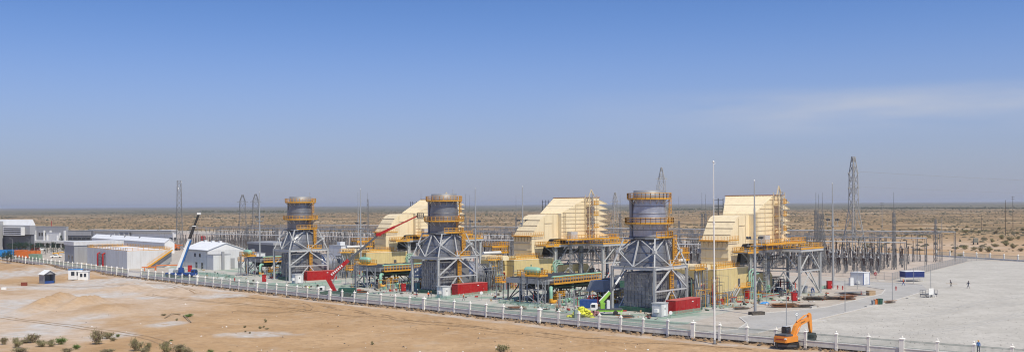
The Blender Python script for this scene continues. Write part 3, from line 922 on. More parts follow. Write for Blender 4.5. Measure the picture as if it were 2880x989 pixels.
bars(du, "support", grey_steel, [((8.2, -2.6, 0), (8.2, -2.6, 2.4)), ((8.2, 2.6, 0), (8.2, 2.6, 2.4)), ((11.0, -2.6, 0), (11.0, -2.6, 2.4)), ((11, 2.6, 0), (11, 2.6, 2.4))], .5)
spread(du, 0, 0, ["grey ribbed exhaust duct box under the stack " + s for s in SHORT], "lagged exhaust ducts")

# --- cable and pipe frame beside the turbine casing
fr = thing("access_frame", "", "steel frame")
for x in (12.6, 16.0):
    bars(fr, "post", grey_steel, [((x, -4.6, 0), (x, -4.6, 8.4))], .24)
bars(fr, "brace", pale_steel, [((12.6, -4.6, 7.6), (14.2, -4.6, 3.2))], .22)
mb = MB(); mb.box(11.6, 17.0, -5.1, -3.4, 8.3, 8.45); rail_bits(mb, [(11.6, -5.05, 8.45), (17.0, -5.05, 8.45), (17, -3.4, 8.45)], 1.2, .8, .1); mb.build("landing", yellow_rail, fr)
for k in range(5):
    MB().tube((12.9 + k * .62, -4.2 - .2 * (k % 2), .2), (12.9 + k * .62, -4.2 - .2 * (k % 2), 7.9), .11, n=6).build("pipe", steel, fr)
mb = MB(); ladder_bits(mb, 16.6, -4.9, 0.2, 8.4, .6, True, 0, 0, -1); mb.build("ladder", steel, fr)
spread(fr, 0, 0, ["grey pipe frame with yellow landing beside the turbine casing " + s for s in SHORT], "pipe frames by the turbine casings")

# --- turbine enclosure
en = thing("turbine_enclosure", "", "enclosure")
E0 = 21.5
mb = MB(); mb.box(E0, 37.5, -5.2, 5.2, .0, 8.0); body = mb.build("body", tan_yellow, en)
mb = MB(); mb.box(E0 - .06, 37.56, -5.26, 5.26, 7.9, 8.12); mb.build("roof_edge", cream, en)
mb = MB(); mb.box(17.0, E0, -2.1, 4.0, 0, 8.0); mb.build("annex", tan_yellow, en)
for k in range(6):
    MB().box(E0 + 2.3 + k * 2.25, E0 + 2.36 + k * 2.25, -5.23, -5.18, .1, 7.9).build("seam", cream_rib, body)
MB().box(E0 + .1, 37.4, -5.24, -5.19, 2.95, 3.02).build("seam", cream_rib, body)
for k in range(4):
    mb = MB()
    y = -3.3 + k * 2.2
    mb.prism([(17.4, 8.0), (17.4, 8.9), (17.7, 9.35), (20.0, 9.35), (20.4, 8.9), (20.4, 8.0)], y - .9, y + .9)
    mb.build("roof_vent", cream, en)
mb = MB(); mb.box(23.4, 33.0, -4.0, 2.6, 8.12, 8.7); mb.build("roof_hatch", tan_yellow, en)
mb = MB(); rail_bits(mb, [(22.0, -4.9, 8.1), (33.5, -4.9, 8.1)], 1.1, 1.2, .08); rail_bits(mb, [(22.0, 2.8, 8.1), (22.0, -4.9, 8.1)], 1.1, 1.2, .08); rail_bits(mb, [(23.4, -4, 8.7), (33, -4, 8.7)], 1.0, 1.2, .08); mb.build("roof_railing", yellow_rail, en)
d_ = MB().box(32.2, 33.2, -5.3, -5.18, 3.2, 5.3).build("door", dark_steel, en)
MB().box(33.0, 33.1, -5.36, -5.28, 4.1, 4.3).build("handle", steel, d_)
mb = MB()
mb.box(30.5, 36.5, -6.6, -5.25, 3.0, 3.12); rail_bits(mb, [(31.2, -6.55, 3.1), (36.5, -6.55, 3.1), (36.5, -5.3, 3.1)], 1.1, 1.0, .08)
mb.build("landing", yellow_rail, en)
mb = MB()
for y in (-6.6, -5.6):
    mb.bar((26.8, y, .05), (30.6, y, 3.05), .12, .3); mb.bar((26.8, y, 1.1), (30.6, y, 4.1), .08)
for k in range(12):
    x = 26.9 + k * .31
    mb.box(x, x + .28, -6.55, -5.65, .15 + k * .25, .2 + k * .25)
mb.build("stairs", pale_steel, en)
for k in range(4):
    MB().box(24.0 + k * 1.6, 24.9 + k * 1.6, -5.6, -5.22, 1.3, 2.5).build("junction_box", steel, en)
mb = MB(); mb.path([(18.6, -2.4, .2), (18.6, -2.4, 4.2), (20.4, -2.4, 4.4), (20.4, -2.4, 1.0), (22, -5.7, .9), (25, -5.7, .9)], .13, 8); mb.build("pipe", pipe_red, en)
for x in (31.2, 36.2):
    MB().bar((x, -6.5, 0), (x, -6.5, 3.0), .14).build("post", pale_steel, en)
MB().box(35.0, 36.0, -6.4, -5.6, .05, 2.4).build("hose_cabinet", red, en)
spread(en, 0, 0, ["tan yellow turbine enclosure box below the cream intake duct " + s for s in SHORT], "turbine enclosures")
# --- air intake: elbow duct, sloping plenum, filter house with weather hoods (x = a, y = -r)
ai = thing("air_intake", "", "air intake")
mb = MB()
mb.prism([(30, 8.75), (30, 14.5), (33.4, 19.2), (34.6, 20.3), (36.2, 20.75), (41.0, 20.8), (41.0, 13.6), (37.5, 13.6), (35.0, 11.5), (34.0, 8.75)], -3.8, 3.8)
ed = mb.build("elbow_duct", cream, ai)
def slope_pt(t_):
    P = [(30, 14.5), (33.4, 19.2), (34.6, 20.3), (36.2, 20.75)]
    return P[0][0] + (P[1][0] - P[0][0]) * t_, P[0][1] + (P[1][1] - P[0][1]) * t_
for t_ in (0.0, .32, .66, 1.0):
    x, z = slope_pt(t_)
    MB().bar((x - .05, -3.9, z + .03), (x - .05, 3.9, z + .03), .18, .16).build("rib", cream_rib, ed)
for z in (10.4, 12.4, 14.2):
    MB().bar((29.9, -3.9, z), (29.9, 3.9, z), .25, .12).build("rib", cream_rib, ed)
for k in range(6):
    y = -3.2 + k * 1.28
    MB().bar((29.95, y, 13.0), (29.6, y, 14.3), .12, .5).build("gusset", cream_rib, ed)
for z in (18.3,):
    MB().bar((35.2, -3.86, z), (38.6, -3.86, z), .14, .16).build("rib", cream_rib, ed)
for x in (35.2, 38.9):
    MB().bar((x, -3.87, 13.9), (x, -3.87, 20.0 if x < 36 else 20.7), .14, .1).build("rib", cream_rib, ed)
Rr = [(41.0, 13.6), (41.0, 21.1), (45.5, 23.0), (52.5, 25.8), (52.5, 13.6)]
Lw = {41.0: 3.6, 45.5: 5.7, 52.5: 9.0}
mb = MB(); mb.loft([Vector((a, -5.0, z)) for a, z in Rr], [Vector((a, Lw[a], z)) for a, z in Rr]); pn = mb.build("plenum", cream, ai)
mb = MB(); mb.box(52.5, 58.2, -5.0, 9.0, 13.6, 25.8); fh = mb.build("filter_box", cream, ai)
mb = MB(); mb.box(52.2, 58.5, -5.15, 9.15, 25.8, 25.98); mb.build("roof_edge", timber_red, ai)
def sl(a): return 21.1 + (a - 41) * (25.8 - 21.1) / 11.5
def lw(a): return 3.6 + (a - 41) * (9.0 - 3.6) / 11.5
for k in range(15):
    u = (k + .5) / 15
    p = Vector((41.1, -5 + u * 8.6, sl(41.1) + .02)); q = Vector((52.4, -5 + u * 14, sl(52.4) + .02))
    MB().bar(p, q, .09, .10).build("seam", cream, pn)
MB().bar((46.3, -5.05, sl(46.3) + .06), (46.3, lw(46.3), sl(46.3) + .06), .16, .14).build("rib", cream_rib, pn)
z = 14.6
while z < 25.5:
    a0 = 41.2 if z < 21 else 41 + (z - 21.1) / .4087 + .3
    MB().bar((a0, -5.04, z), (57.9, -5.04, z), .12, .12).build("rib", cream_rib, pn); z += 1.12
for x in (41.1, 47.4, 52.5):
    MB().bar((x, -5.07, 13.7), (x, -5.07, sl(min(x, 52.4)) - .1), .18, .14).build("rib", cream_rib, pn)
mb = MB(); ladder_bits(mb, 42.6, -5.3, 13.8, 21.5, .8, False, 0, 0, -1); mb.build("ladder", cream_rib, ai)
for k in range(7):
    zt = 25.2 - k * 1.62
    mb = MB(); mb.prism([(58.2, zt), (62.0, zt - 1.25), (62.0, zt - 1.45), (61.9, zt - 1.45), (58.2, zt - .25)], -5.0, 9.0)
    for y in (-5.0, 8.95):
        mb.add([(58.2, y, zt), (62.0, y, zt - 1.35), (58.2, y, zt - 1.5)] + [(58.2, y + .05, zt), (62.0, y + .05, zt - 1.35), (58.2, y + .05, zt - 1.5)], [(0, 1, 2), (5, 4, 3), (0, 3, 4, 1), (1, 4, 5, 2), (2, 5, 3, 0)])
    mb.build("weather_hood", cream, ai)
# access tower on the visible side
at = MB()
for x in (51.5, 54.9):
    for y in (-5.4, -7.0):
        at.bar((x, y, 13.6), (x, y, 26.6), .16)
for z in (16.0, 18.4, 20.8, 23.2, 25.6):
    for p, q in (((51.5, -7, z), (54.9, -7, z)), ((51.5, -5.4, z), (51.5, -7, z)), ((54.9, -5.4, z), (54.9, -7, z))):
        at.bar(p, q, .12)
at.bar((51.5, -7, 13.6), (54.9, -7, 16), .1); at.bar((54.9, -7, 16), (51.5, -7, 18.4), .1); at.bar((51.5, -7, 18.4), (54.9, -7, 20.8), .1); at.bar((54.9, -7, 20.8), (51.5, -7, 23.2), .1); at.bar((51.5, -7, 23.2), (54.9, -7, 25.6), .1)
tw = at.build("access_tower", cream_rib, ai)
for z in (16.6, 20.4, 23.6):
    mb = MB(); mb.box(52.3, 55.7, -7.1, -5.4, z, z + .1); rail_bits(mb, [(52.3, -7.1, z + .1), (55.7, -7.1, z + .1), (55.7, -5.4, z + .1)], 1.15, .7, .09); mb.build("landing", yellow_rail, tw)
mb = MB(); ladder_bits(mb, 52.3, -7.2, 13.7, 26.0, .55, True, 0, 0, -1); mb.build("ladder", steel, tw)
mb = MB(); mb.bar((52.3, -6.0, 25.9), (53.5, -6.0, 28.3), .22); mb.bar((53.5, -6, 28.3), (54.9, -6, 26.4), .18); mb.bar((54.5, -6, 25.9), (53.5, -6, 28.3), .18); mb.build("davit", cream_rib, ai)
mb = MB()
for x in (49.4, 52.0):
    for y in (9.5, 11.0):
        mb.bar((x, y, 12.4), (x, y, 25.2), .14)
for k in range(8):
    z = 13.5 + k * 1.6; mb.bar((49.4, 11, z), (52, 11, z), .1); mb.bar((49.4, 9.5, z), (49.4, 11, z), .1); mb.bar((52, 9.5, z), (52, 11, z), .1)
mb.build("rear_ladder_tower", dark_steel, ai)
mb = MB(); rail_bits(mb, [(29.4, -3.9, 14.6), (29.4, 3.9, 14.6)], 1.1, .9, .07); rail_bits(mb, [(29.4, -4.4, 14.6), (34.4, -4.4, 14.6)], 1.1, .9, .07); mb.box(29.0, 29.9, -4.4, 4.0, 14.48, 14.58); mb.build("walkway", yellow_rail, ai)
mb = MB(); mb.box(43.5, 46.2, -7.0, -5.3, 13.7, 15.6); mb.build("control_cabinet", pale_steel, ai)
spread(ai, 0, 0, ["cream air intake with sloping ribbed hood, partly behind the middle stack", "cream air intake with sloping hood standing between the two right stacks", "cream air intake with weather hoods, rightmost, behind the white mast"], "cream air intake filter houses")

# --- steel platform carrying the intake
sf = thing("intake_platform", "", "steel platform")
cols_ = [(38, -5.5), (51, -3.9), (51, -12.8), (63, -13.0), (38, 5.5), (51, 6.5), (63, -3.9), (63, 7.5)]
for x, y in cols_:
    mb = MB()
    w = .52 if (x, y) in ((38, -5.5), (51, -3.9), (51, 6.5), (63, 7.5)) else .36
    mb.box(x - w, x + w, y - .06, y + .06, 0, 11.3); mb.box(x - w, x - w + .12, y - w * .8, y + w * .8, 0, 11.3); mb.box(x + w - .12, x + w, y - w * .8, y + w * .8, 0, 11.3); mb.box(x - w * 1.4, x + w * 1.4, y - w * 1.3, y + w * 1.3, 0, .2)
    mb.build("column", pale_steel if y < -3.8 else grey_steel, sf)
dk = MB()
dk.box(36.5, 64.0, -6.6, 8.6, 11.95, 12.1); dk.box(50.2, 64.0, -13.6, -6.6, 11.952, 12.102); dk.box(31.0, 36.5, -8.6, -4.4, 11.6, 11.75)
dko = dk.build("deck", grey_steel, sf)
for p, q in (((36.5, -6.4), (50.4, -6.4)), ((50.4, -6.4), (50.4, -13.4)), ((50.4, -13.4), (64, -13.4)), ((64, -13.4), (64, 8.4)), ((36.5, -6.4), (36.5, 8.4)), ((36.5, 8.4), (64, 8.4)), ((51, -3.9), (63, -3.9)), ((57, -13.4), (57, 8.4)), ((44, -6.4), (44, 8.4))):
    MB().bar((*p, 11.6), (*q, 11.6), .35, .68).build("beam", pale_steel, sf)
mb = MB(); rail_bits(mb, [(36.5, -6.5, 12.1), (50.2, -6.5, 12.1), (50.2, -13.5, 12.1), (63.9, -13.5, 12.1), (63.9, 8.5, 12.1)], 1.2, 1.3, .1)
mb.bar((36.5, -6.62, 12.05), (50.2, -6.62, 12.05), .1, .36); mb.bar((50.2, -13.62, 12.05), (63.9, -13.62, 12.05), .1, .36)
mb.build("railing", yellow_rail, sf)
mb = MB(); rail_bits(mb, [(36.5, -4.5, 11.75), (31, -4.5, 11.75), (31.0, -8.5, 11.75), (36.5, -8.5, 11.75)], 1.2, .9, .1); mb.bar((31, -8.6, 11.7), (36.5, -8.6, 11.7), .1, .4); mb.build("landing_railing", yellow_rail, sf)
mb = MB(); mb.box(39.0, 62.4, -9.4, -5.2, 13.3, 13.45); rail_bits(mb, [(39, -9.35, 13.45), (62.4, -9.35, 13.45), (62.4, -5.3, 13.45)], 1.2, 1.3, .1); mb.bar((39, -9.45, 13.38), (62.4, -9.45, 13.38), .1, .34)
for k in range(8):
    mb.bar((40 + k * 3.1, -9.2, 12.1), (40 + k * 3.1, -9.2, 13.3), .14)
mb.build("upper_walkway", yellow_rail, sf)
Z2 = 6.2
def xb(p, q, z0, z1, name="brace"):
    m = ((p[0] + q[0]) / 2, (p[1] + q[1]) / 2)
    bars(sf, name, pale_steel, [((*p, z0), (*m, z1)), ((*q, z0), (*m, z1))], .26)
bars(sf, "strut", pale_steel, [((51, -3.9, Z2), (51, -12.8, Z2)), ((51, -12.8, Z2), (63, -13, Z2)), ((63, -13, Z2), (63, 7.5, Z2)), ((51, 6.5, Z2), (63, 7.5, Z2)), ((38, -5.5, 8.6), (38, 5.5, 8.6))], .3)
xb((51, -12.8), (63, -13), Z2, 11.2); xb((51, -12.8), (63, -13), .2, Z2 - .2)
xb((51, -3.9), (51, -12.8), Z2, 11.2); xb((51, -3.9), (51, -12.8), .2, Z2 - .2)
xb((63, -13), (63, -3.9), Z2, 11.2); xb((63, -13), (63, -3.9), .2, Z2 - .2)
xb((51, 6.5), (63, 7.5), Z2, 11.2); xb((51, 6.5), (63, 7.5), .2, Z2 - .2)
xb((38, -5.5), (51, -3.9), 5.2, 11.2); xb((38, -5.5), (51, -3.9), .2, 4.8)
bars(sf, "brace", grey_steel, [((51, -3.9, .2), (51, 6.5, Z2)), ((51, 6.5, .2), (51, -3.9, Z2)), ((44, -5, 8.2), (51, -3.9, 11.2)), ((38, -5.5, 9), (35, -7, 11.6)), ((38, -5.5, 9), (33, -6, 11.6))], .24)
mb = MB(); ladder_bits(mb, 43.0, -6.9, .2, 12, .7, True, 0, 0, -1); mb.build("ladder", steel, sf)
spread(sf, 0, 0, ["braced steel platform with yellow railings under the intake " + s for s in SHORT], "steel intake platforms")

# --- generator block and auxiliaries standing under the platform
ge = thing("generator_housing", "", "generator")
mb = MB(); mb.prism([(40, 0), (40, 4.6), (41, 5.6), (55, 5.6), (56, 4.6), (56, 0)], -2.8, 4.2); mb.build("housing", tan_yellow, ge)
for x in (43, 47, 51):
    MB().box(x, x + 2.4, -2.95, -2.78, .8, 3.6).build("louvre", dark_steel, ge)
MB().tube((58.5, -1, 0), (58.5, -1, 3.6), 1.0, n=16).build("vessel", steel, ge)
mb = MB(); mb.path([(48, -3.2, .8), (60, -3.2, .8), (60, -3.2, 3.5), (60, 2, 3.5)], .16, 8); mb.build("pipe", pipe_red, ge)
for k in range(4):
    MB().bar((37.5, -4.5 + k * 2.6, 9.2 + .5 * (k % 2)), (62, -4.5 + k * 2.6, 9.2 + .5 * (k % 2)), .5, .3).build("cable_tray", dark_steel, ge)
r2 = random.Random(15)
for k in range(9):
    x, y = r2.uniform(38, 61), r2.uniform(-10, -3.4); w_ = r2.uniform(.6, 1.6)
    MB().box(x, x + w_, y, y + w_ * .7, .05, r2.uniform(.8, 2.6)).build("panel_box", (grey_steel, pale_steel, dark_steel, tan_yellow)[k % 4], ge)
for k in range(5):
    y = -9 + k * 1.1
    mb = MB(); mb.path([(39 + k, y, .4), (60 - k, y, .4), (60 - k, y, 2.2 + .5 * k), (60 - k, 0, 2.2 + .5 * k)], .12, 6); mb.build("pipe", (steel, pipe_red, mint, steel, dark_steel)[k], ge)
mb = MB(); mb.loft(sq(2.6, 2.6, 8.2, 16), sq(3.6, 3.4, 13.4, 16)); mb.build("bus_duct_hood", dark_steel, ge).location = (41.5, .2, 0)
spread(ge, 0, 0, ["tan generator housing in the shade beneath the steel platform " + s for s in SHORT], "generator housings")
pr = thing("pipe_riser", "", "pipework")
for k in range(3):
    mb = MB(); y = -3.4 - .55 * k
    mb.path([(35.4, y, .1), (35.4, y, 6.6 - k * .5), (36.2, y, 7.2 - k * .5), (38.5, y, 7.2 - k * .5)], .13, 8); mb.build("pipe", mint, pr)
    MB().lathe([(.38, 0), (.38, .14)], 10, (35.4, y, 3.0)).build("flange", mint, pr)
spread(pr, 1.2, 2.6, ["mint green pipe risers beside the steel platform " + s for s in SHORT], "green pipe risers")
# --- silver lube oil pipe bank and pale duct behind the enclosure
ld = thing("vent_duct", "", "duct")
mb = MB(); mb.tube((21, 7.5, 9.6), (28, 7.5, 9.6), .5, n=16); mb.build("duct", wall_grey, ld)
bars(ld, "support", dark_steel, [((22, 7.5, 0), (22, 7.5, 9.2)), ((27, 7.5, 0), (27, 7.5, 9.2))], .4)
mb = MB(); mb.box(26, 33, 9.0, 13.0, 11.2, 11.4); rail_bits(mb, [(26, 13, 11.4), (26, 9, 11.4), (33, 9, 11.4), (33, 13, 11.4)], 1.2, .8, .1); rail_bits(mb, [(26, 9, 9.6), (33, 9, 9.6)], 1.2, .8, .1); mb.bar((26, 8.9, 11.3), (33, 8.9, 11.3), .1, .5); mb.bar((26, 8.9, 9.5), (33, 8.9, 9.5), .1, .5); mb.build("landing", yellow_rail, ld)
bars(ld, "post", dark_steel, [((26.3, 9.3, 0), (26.3, 9.3, 11.2)), ((32.7, 9.3, 0), (32.7, 9.3, 11.2)), ((26.3, 12.7, 0), (26.3, 12.7, 11.2)), ((32.7, 12.7, 0), (32.7, 12.7, 11.2))], .25)
spread(ld, 0, 0, ["pale round duct and yellow landing behind the enclosure " + s for s in SHORT], "pale vent ducts")

# --- fin fan cooler
fc_ = thing("air_cooler", "", "cooler")
mb = MB(); mb.box(0, 22, 0, .12, 4.5, 5.7); mb.box(0, 22, 13.1, 13.22, 4.5, 5.7); mb.box(-.12, 0, 0, 13.2, 4.5, 5.7); mb.box(22, 22.12, 0, 13.2, 4.5, 5.7); mb.box(0, 22, .12, 13.1, 5.0, 5.1, 1)
mb.box(-.2, 0, -.1, 13.3, 4.4, 4.55)
mb.build("plenum_box", [grey_steel, dark_steel], fc_)
for k in range(9):
    x = 1.2 + k * 2.45
    MB().box(x, x + .9, .2, 13.0, 5.3, 5.85).build("tube_bundle", dark_steel, fc_)
for k in range(3):
    for j in range(2):
        MB().lathe([(2.6, 4.5), (1.9, 3.3), (1.9, 2.7)], 16, (3.8 + k * 7.2, 3.4 + j * 6.4, 0)).build("fan_ring", dark_steel, fc_)
mb = MB(); mb.box(.6, 20.5, -1.4, -.02, 4.5, 4.62); rail_bits(mb, [(.6, -1.35, 4.6), (20.5, -1.35, 4.6)], 1.5, 1.1, .12); mb.bar((.6, -1.42, 4.55), (20.5, -1.42, 4.55), .1, .34)
mb.build("walkway", yellow_rail, fc_)
MB().tube((.2, -1.0, 6.25), (20.6, -1.0, 6.25), .22, n=8).build("header_pipe", mint, fc_)
MB().tube((.2, -.4, 3.7), (20.6, -.4, 3.7), .28, n=8).build("header_pipe", dark_green, fc_)
for x in (.3, 5.6, 11, 16.4, 21.7):
    for y in (.2, 13.0):
        MB().bar((x, y, 0), (x, y, 4.5), .3).build("leg", dark_steel, fc_)
for y in (.2, 13.0):
    for x in (.3, 11):
        bars(fc_, "brace", dark_steel, [((x, y, .1), (x + 5.3, y, 4.4)), ((x + 10.7, y, .1), (x + 5.3, y, 4.4))], .2)
bars(fc_, "brace", dark_steel, [((.3, .2, .1), (.3, 6.5, 4.4)), ((.3, 13, .1), (.3, 6.5, 4.4))], .22)
mb = MB(); mb.box(-1.6, 1.4, 13.4, 15.6, 4.3, 4.4); rail_bits(mb, [(1.4, 13.4, 4.4), (1.4, 15.6, 4.4), (-1.6, 15.6, 4.4), (-1.6, 13.4, 4.4)], 1.3, .7, .12)
mb.build("end_landing", yellow_rail, fc_)
bars(fc_, "post", grey_steel, [((-1.4, 15.4, 0), (-1.4, 15.4, 4.3)), ((1.2, 15.4, 0), (1.2, 15.4, 4.3))], .16)
spread(fc_, -1.0, -28.3, ["dark air cooler with long yellow walkway " + s for s in ("beside the white workshop", "in front of the left enclosure", "between the middle and right stacks")], "fin fan air coolers")

# --- expansion tank on its own little tower
tk = thing("expansion_tank", "", "tank")
MY = Matrix.Rotation(R(-90), 4, 'X')
mb = MB(); mb.lathe([(.15, -2.35), (.55, -2.25), (.82, -1.95), (.9, -1.6), (.9, 1.6), (.82, 1.95), (.55, 2.25), (.15, 2.35)], 20, (0, 0, 7.95), 0, MY); mb.build("vessel", mint, tk)
mb = MB(); mb.box(-.5, .5, -1.5, -1.3, 6.9, 7.3); mb.box(-.5, .5, 1.3, 1.5, 6.9, 7.3); mb.build("saddle", mint, tk)
mb = MB(); mb.box(-1.6, 1.6, -3.4, 3.4, 6.75, 6.9); rail_bits(mb, [(-1.6, -3.4, 6.9), (-1.6, 3.4, 6.9), (1.6, 3.4, 6.9), (1.6, -3.4, 6.9), (-1.6, -3.4, 6.9)], 1.2, 1.0, .09); mb.bar((-1.65, -3.4, 6.8), (-1.65, 3.4, 6.8), .1, .36); mb.bar((-1.6, -3.45, 6.8), (1.6, -3.45, 6.8), .1, .36); mb.build("platform", yellow_rail, tk)
for x in (-1.4, 1.4):
    for y in (-2.8, 2.8):
        MB().bar((x, y, 0), (x, y, 6.75), .26).build("leg", grey_steel, tk)
bars(tk, "brace", grey_steel, [((-1.4, -2.8, .2), (-1.4, 2.8, 3.4)), ((-1.4, 2.8, 3.4), (-1.4, -2.8, 6.6)), ((-1.4, -2.8, .2), (1.4, -2.8, 3.4)), ((1.4, -2.8, 3.4), (-1.4, -2.8, 6.6)), ((1.4, -2.8, .2), (1.4, 2.8, 3.4))], .16)
bars(tk, "strut", grey_steel, [((-1.4, -2.8, 3.4), (-1.4, 2.8, 3.4)), ((-1.4, -2.8, 3.4), (1.4, -2.8, 3.4)), ((1.4, -2.8, 3.4), (1.4, 2.8, 3.4))], .14)
mb = MB(); ladder_bits(mb, -1.9, 1.2, .1, 7.2, .6, True, 0, -1, 0); mb.build("ladder", steel, tk)
MB().lathe([(.12, 8.8), (.12, 9.3), (.2, 9.3), (.2, 9.4)], 8, (0, .4, 0)).build("nozzle", mint, tk)
spread(tk, -5.0, -30.0, ["mint green tank on yellow platform beside the white workshop", "mint green tank on yellow platform partly behind the red boom", "mint green tank on yellow platform in front of the grey mast"], "raised mint green tanks")

# --- gas pipework on the ground in front of each cooler
gp = thing("gas_pipework", "", "pipework")
mb = MB(); mb.path([(.6, .8, 3.6), (-.4, .2, 3.7), (-.9, -.2, 3.3), (-1.0, -.3, 2.4), (-1.0, -.3, 1.0)], .42, 12); mb.build("elbow_pipe", mint, gp)
mb = MB(); mb.path([(-1, -.3, 1.2), (-1, -.3, .5), (-.5, -.6, .3), (.6, -.8, .45)], .44, 12); mb.build("valve_body", yellow_rail, gp)
mb = MB(); mb.path([(.5, -.8, .55), (6.2, -1.0, .6)], .34, 10); mb.build("pipe", mint, gp)
mb = MB(); mb.path([(3.5, -2.0, .7), (14.5, -2.4, .75)], .42, 10); mb.build("pipe", mint, gp)
mb = MB(); mb.path([(2.0, -4.2, .35), (12.0, -6.0, .35)], .26, 10); mb.build("pipe", mint, gp)
for x, y in ((.2, -2.2), (4.2, -3.0), (4.8, -1.2), (11, -3.6)):
    mb = MB()
    for dx, dy in ((0, 0), (.7, 0), (0, .7), (.7, .7)):
        mb.bar((x + dx, y + dy, 0), (x + dx, y + dy, 2.2), .1)
    for zz in (1.0, 2.2):
        mb.bar((x, y, zz), (x + .7, y, zz), .09); mb.bar((x, y + .7, zz), (x + .7, y + .7, zz), .09); mb.bar((x, y, zz), (x, y + .7, zz), .09); mb.bar((x + .7, y, zz), (x + .7, y + .7, zz), .09)
    mb.build("pipe_stand", pale_steel, gp)
mb = MB(); mb.box(2.6, 6.6, 1.0, 3.0, 1.2, 1.3); rail_bits(mb, [(2.6, .95, 1.3), (6.6, .95, 1.3), (6.6, 3, 1.3)], 1.2, .6, .12); rail_bits(mb, [(2.6, 3, 1.3), (2.6, .95, 1.3)], 1.2, .6, .12); mb.box(3.2, 5.8, 1.5, 2.6, .1, 1.9)
mb.build("valve_skid", yellow_rail, gp)
for k in range(5):
    mb = MB(); x = 7.4 + k * .75
    mb.path([(x, -5.2, .3), (x, -5.2, 1.1), (x + .15, -4.9, 1.55), (x + .3, -4.3, 1.5), (x + .35, -4.0, .6)], .2, 8); mb.build("bent_pipe", lagging, gp)
mb = MB(); mb.path([(12.4, -7.6, .3), (12.4, -7.6, 2.0), (12.9, -7.5, 2.6), (14.2, -7.3, 2.7), (18, -6.6, 2.7)], .3, 10); mb.build("bent_pipe", lagging, gp)
mb = MB(); mb.box(6.8, 11.4, -6.8, -5.6, .05, 1.0); mb.build("blue_skid", blue, gp)
MB().box(6.0, 7.0, -9.4, -8.6, .05, 1.6).build("hose_cabinet", red, gp)
r2 = random.Random(5)
mb = MB()
for k in range(26):
    x, y = r2.uniform(-4, 16), r2.uniform(-9, -1); s_ = r2.uniform(.2, .9)
    mb.box(x, x + s_, y, y + s_ * .7, .02, .25 + r2.random() * .9, r2.choice((0, 1, 2)))
mb.build("small_fittings", [grey_steel, mint, pale_steel], gp)['kind'] = 'stuff'
spread(gp, -1.0, -27.0, ["mint green gas pipes and yellow valve skid " + s for s in ("behind the fence beside the white workshop", "left of the middle stack", "behind the lime green lift truck")], "gas pipework")

# --- dark hopper and drum between the cooler and the stack
dr = thing("intake_drum", "", "drum")
mb = MB(); mb.lathe([(2.4, 0), (2.5, .8), (2.5, 6.0), (2.2, 6.8)], 20, (4.0, 0, 3.6), 0, MX); mb.build("drum", dark_steel, dr)
mb = MB(); mb.loft(sq(2.2, 2.6, 3.0, 16), sq(1.5, 1.8, 5.6, 16)); ho = mb.build("hopper", grey_steel, dr)
ho.location = (1.8, 0, 0)
for x, y in ((.3, -2), (.3, 2), (3.4, -2), (3.4, 2), (9.6, -1.6), (9.6, 1.6)):
    MB().bar((x, y, 0), (x, y, 3.0), .24).build("leg", dark_steel, dr)
mb = MB(); mb.box(-.6, 4, -3.2, -2.3, 1.4, 1.5); rail_bits(mb, [(-.6, -3.2, 1.5), (4, -3.2, 1.5)], 1.4, .5, .12); rail_bits(mb, [(-.6, -3.2, .1), (4, -3.2, .1)], 1.2, .5, .1); mb.build("landing", yellow_rail, dr)
spread(dr, 3.0, -17.0, ["dark grey drum and hopper left of the stack " + s for s in SHORT], "dark drums beside the stacks")

# --- red container and grey cabin in front of each stack
rc = thing("red_container", "", "container")
mb = MB(); mb.box(-5.3, 5.3, 0, 2.5, .12, 2.85); cb = mb.build("body", red, rc)
MB().box(-5.34, 5.34, -.04, 2.54, 2.85, 2.95).build("roof", red_top, rc)
MB().box(-5.36, 5.36, -.06, 2.56, 0, .14).build("base_frame", pipe_red, rc)
for x in (-3.4, -1.2, 1.0, 3.2):
    MB().box(x, x + .05, -.03, .0, .2, 2.8).build("seam", pipe_red, cb)
dd = MB().box(3.6, 4.7, -.05, .01, .25, 2.5).build("door", red, rc)
MB().box(3.75, 3.85, -.12, -.04, 1.2, 1.5).build("handle", steel, dd)
MB().box(1.6, 2.1, -.12, 0, 2.2, 2.4).build("lamp", white, rc)
spread(rc, -.9, 10.5, ["long dark red container " + s for s in ("in front of the left stack, by the red boom", "in front of the middle stack, by a walking worker", "in front of the right stack, nearest the white mast")], "red containers")
gc = thing("equipment_cabin", "", "cabin")
mb = MB(); mb.box(0, 2.7, 0, 2.3, .12, 2.8); mb.build("body", wall_grey, gc)
MB().box(-.12, 2.82, -.12, 2.42, 2.8, 2.95).build("roof", pale_steel, gc)
MB().box(-.05, 2.75, -.05, 2.35, 0, .13).build("base_frame", sky_blue if False else grey_steel, gc)
d_ = MB().box(.95, 1.85, -.05, .01, .2, 2.35).build("door", white, gc)
MB().box(1.3, 1.55, -.09, -.05, 1.5, 1.95).build("window", glass, d_)
for x in (0, 2.64):
    MB().box(x, x + .08, -.03, .02, .13, 2.8).build("corner_trim", pale_steel, gc)
MB().box(-.7, 0, .5, 1.4, 1.0, 1.7).build("air_conditioner", white, gc)
spread(gc, -13.2, 11.2, ["small light grey cabin with white door " + s for s in ("left of the leftmost red container", "left of the middle red container", "left of the rightmost red container")], "small grey cabins")
for o in list(sc.objects):            # these stand a little differently at each unit
    if o.name.startswith("red_container") or o.name.startswith("equipment_cabin"):
        k = min(range(3), key=lambda i: (ULOC(i) - o.location).length)
        if o.name.startswith("red_container"):
            o.location = ULOC(k, *((3.6, 7.8), (.3, 11.4), (-.9, 10.5))[k])
        else:
            o.location = ULOC(k, *((-10.6, 17.2), (-12.3, 13.9), (-13.2, 11.2))[k])
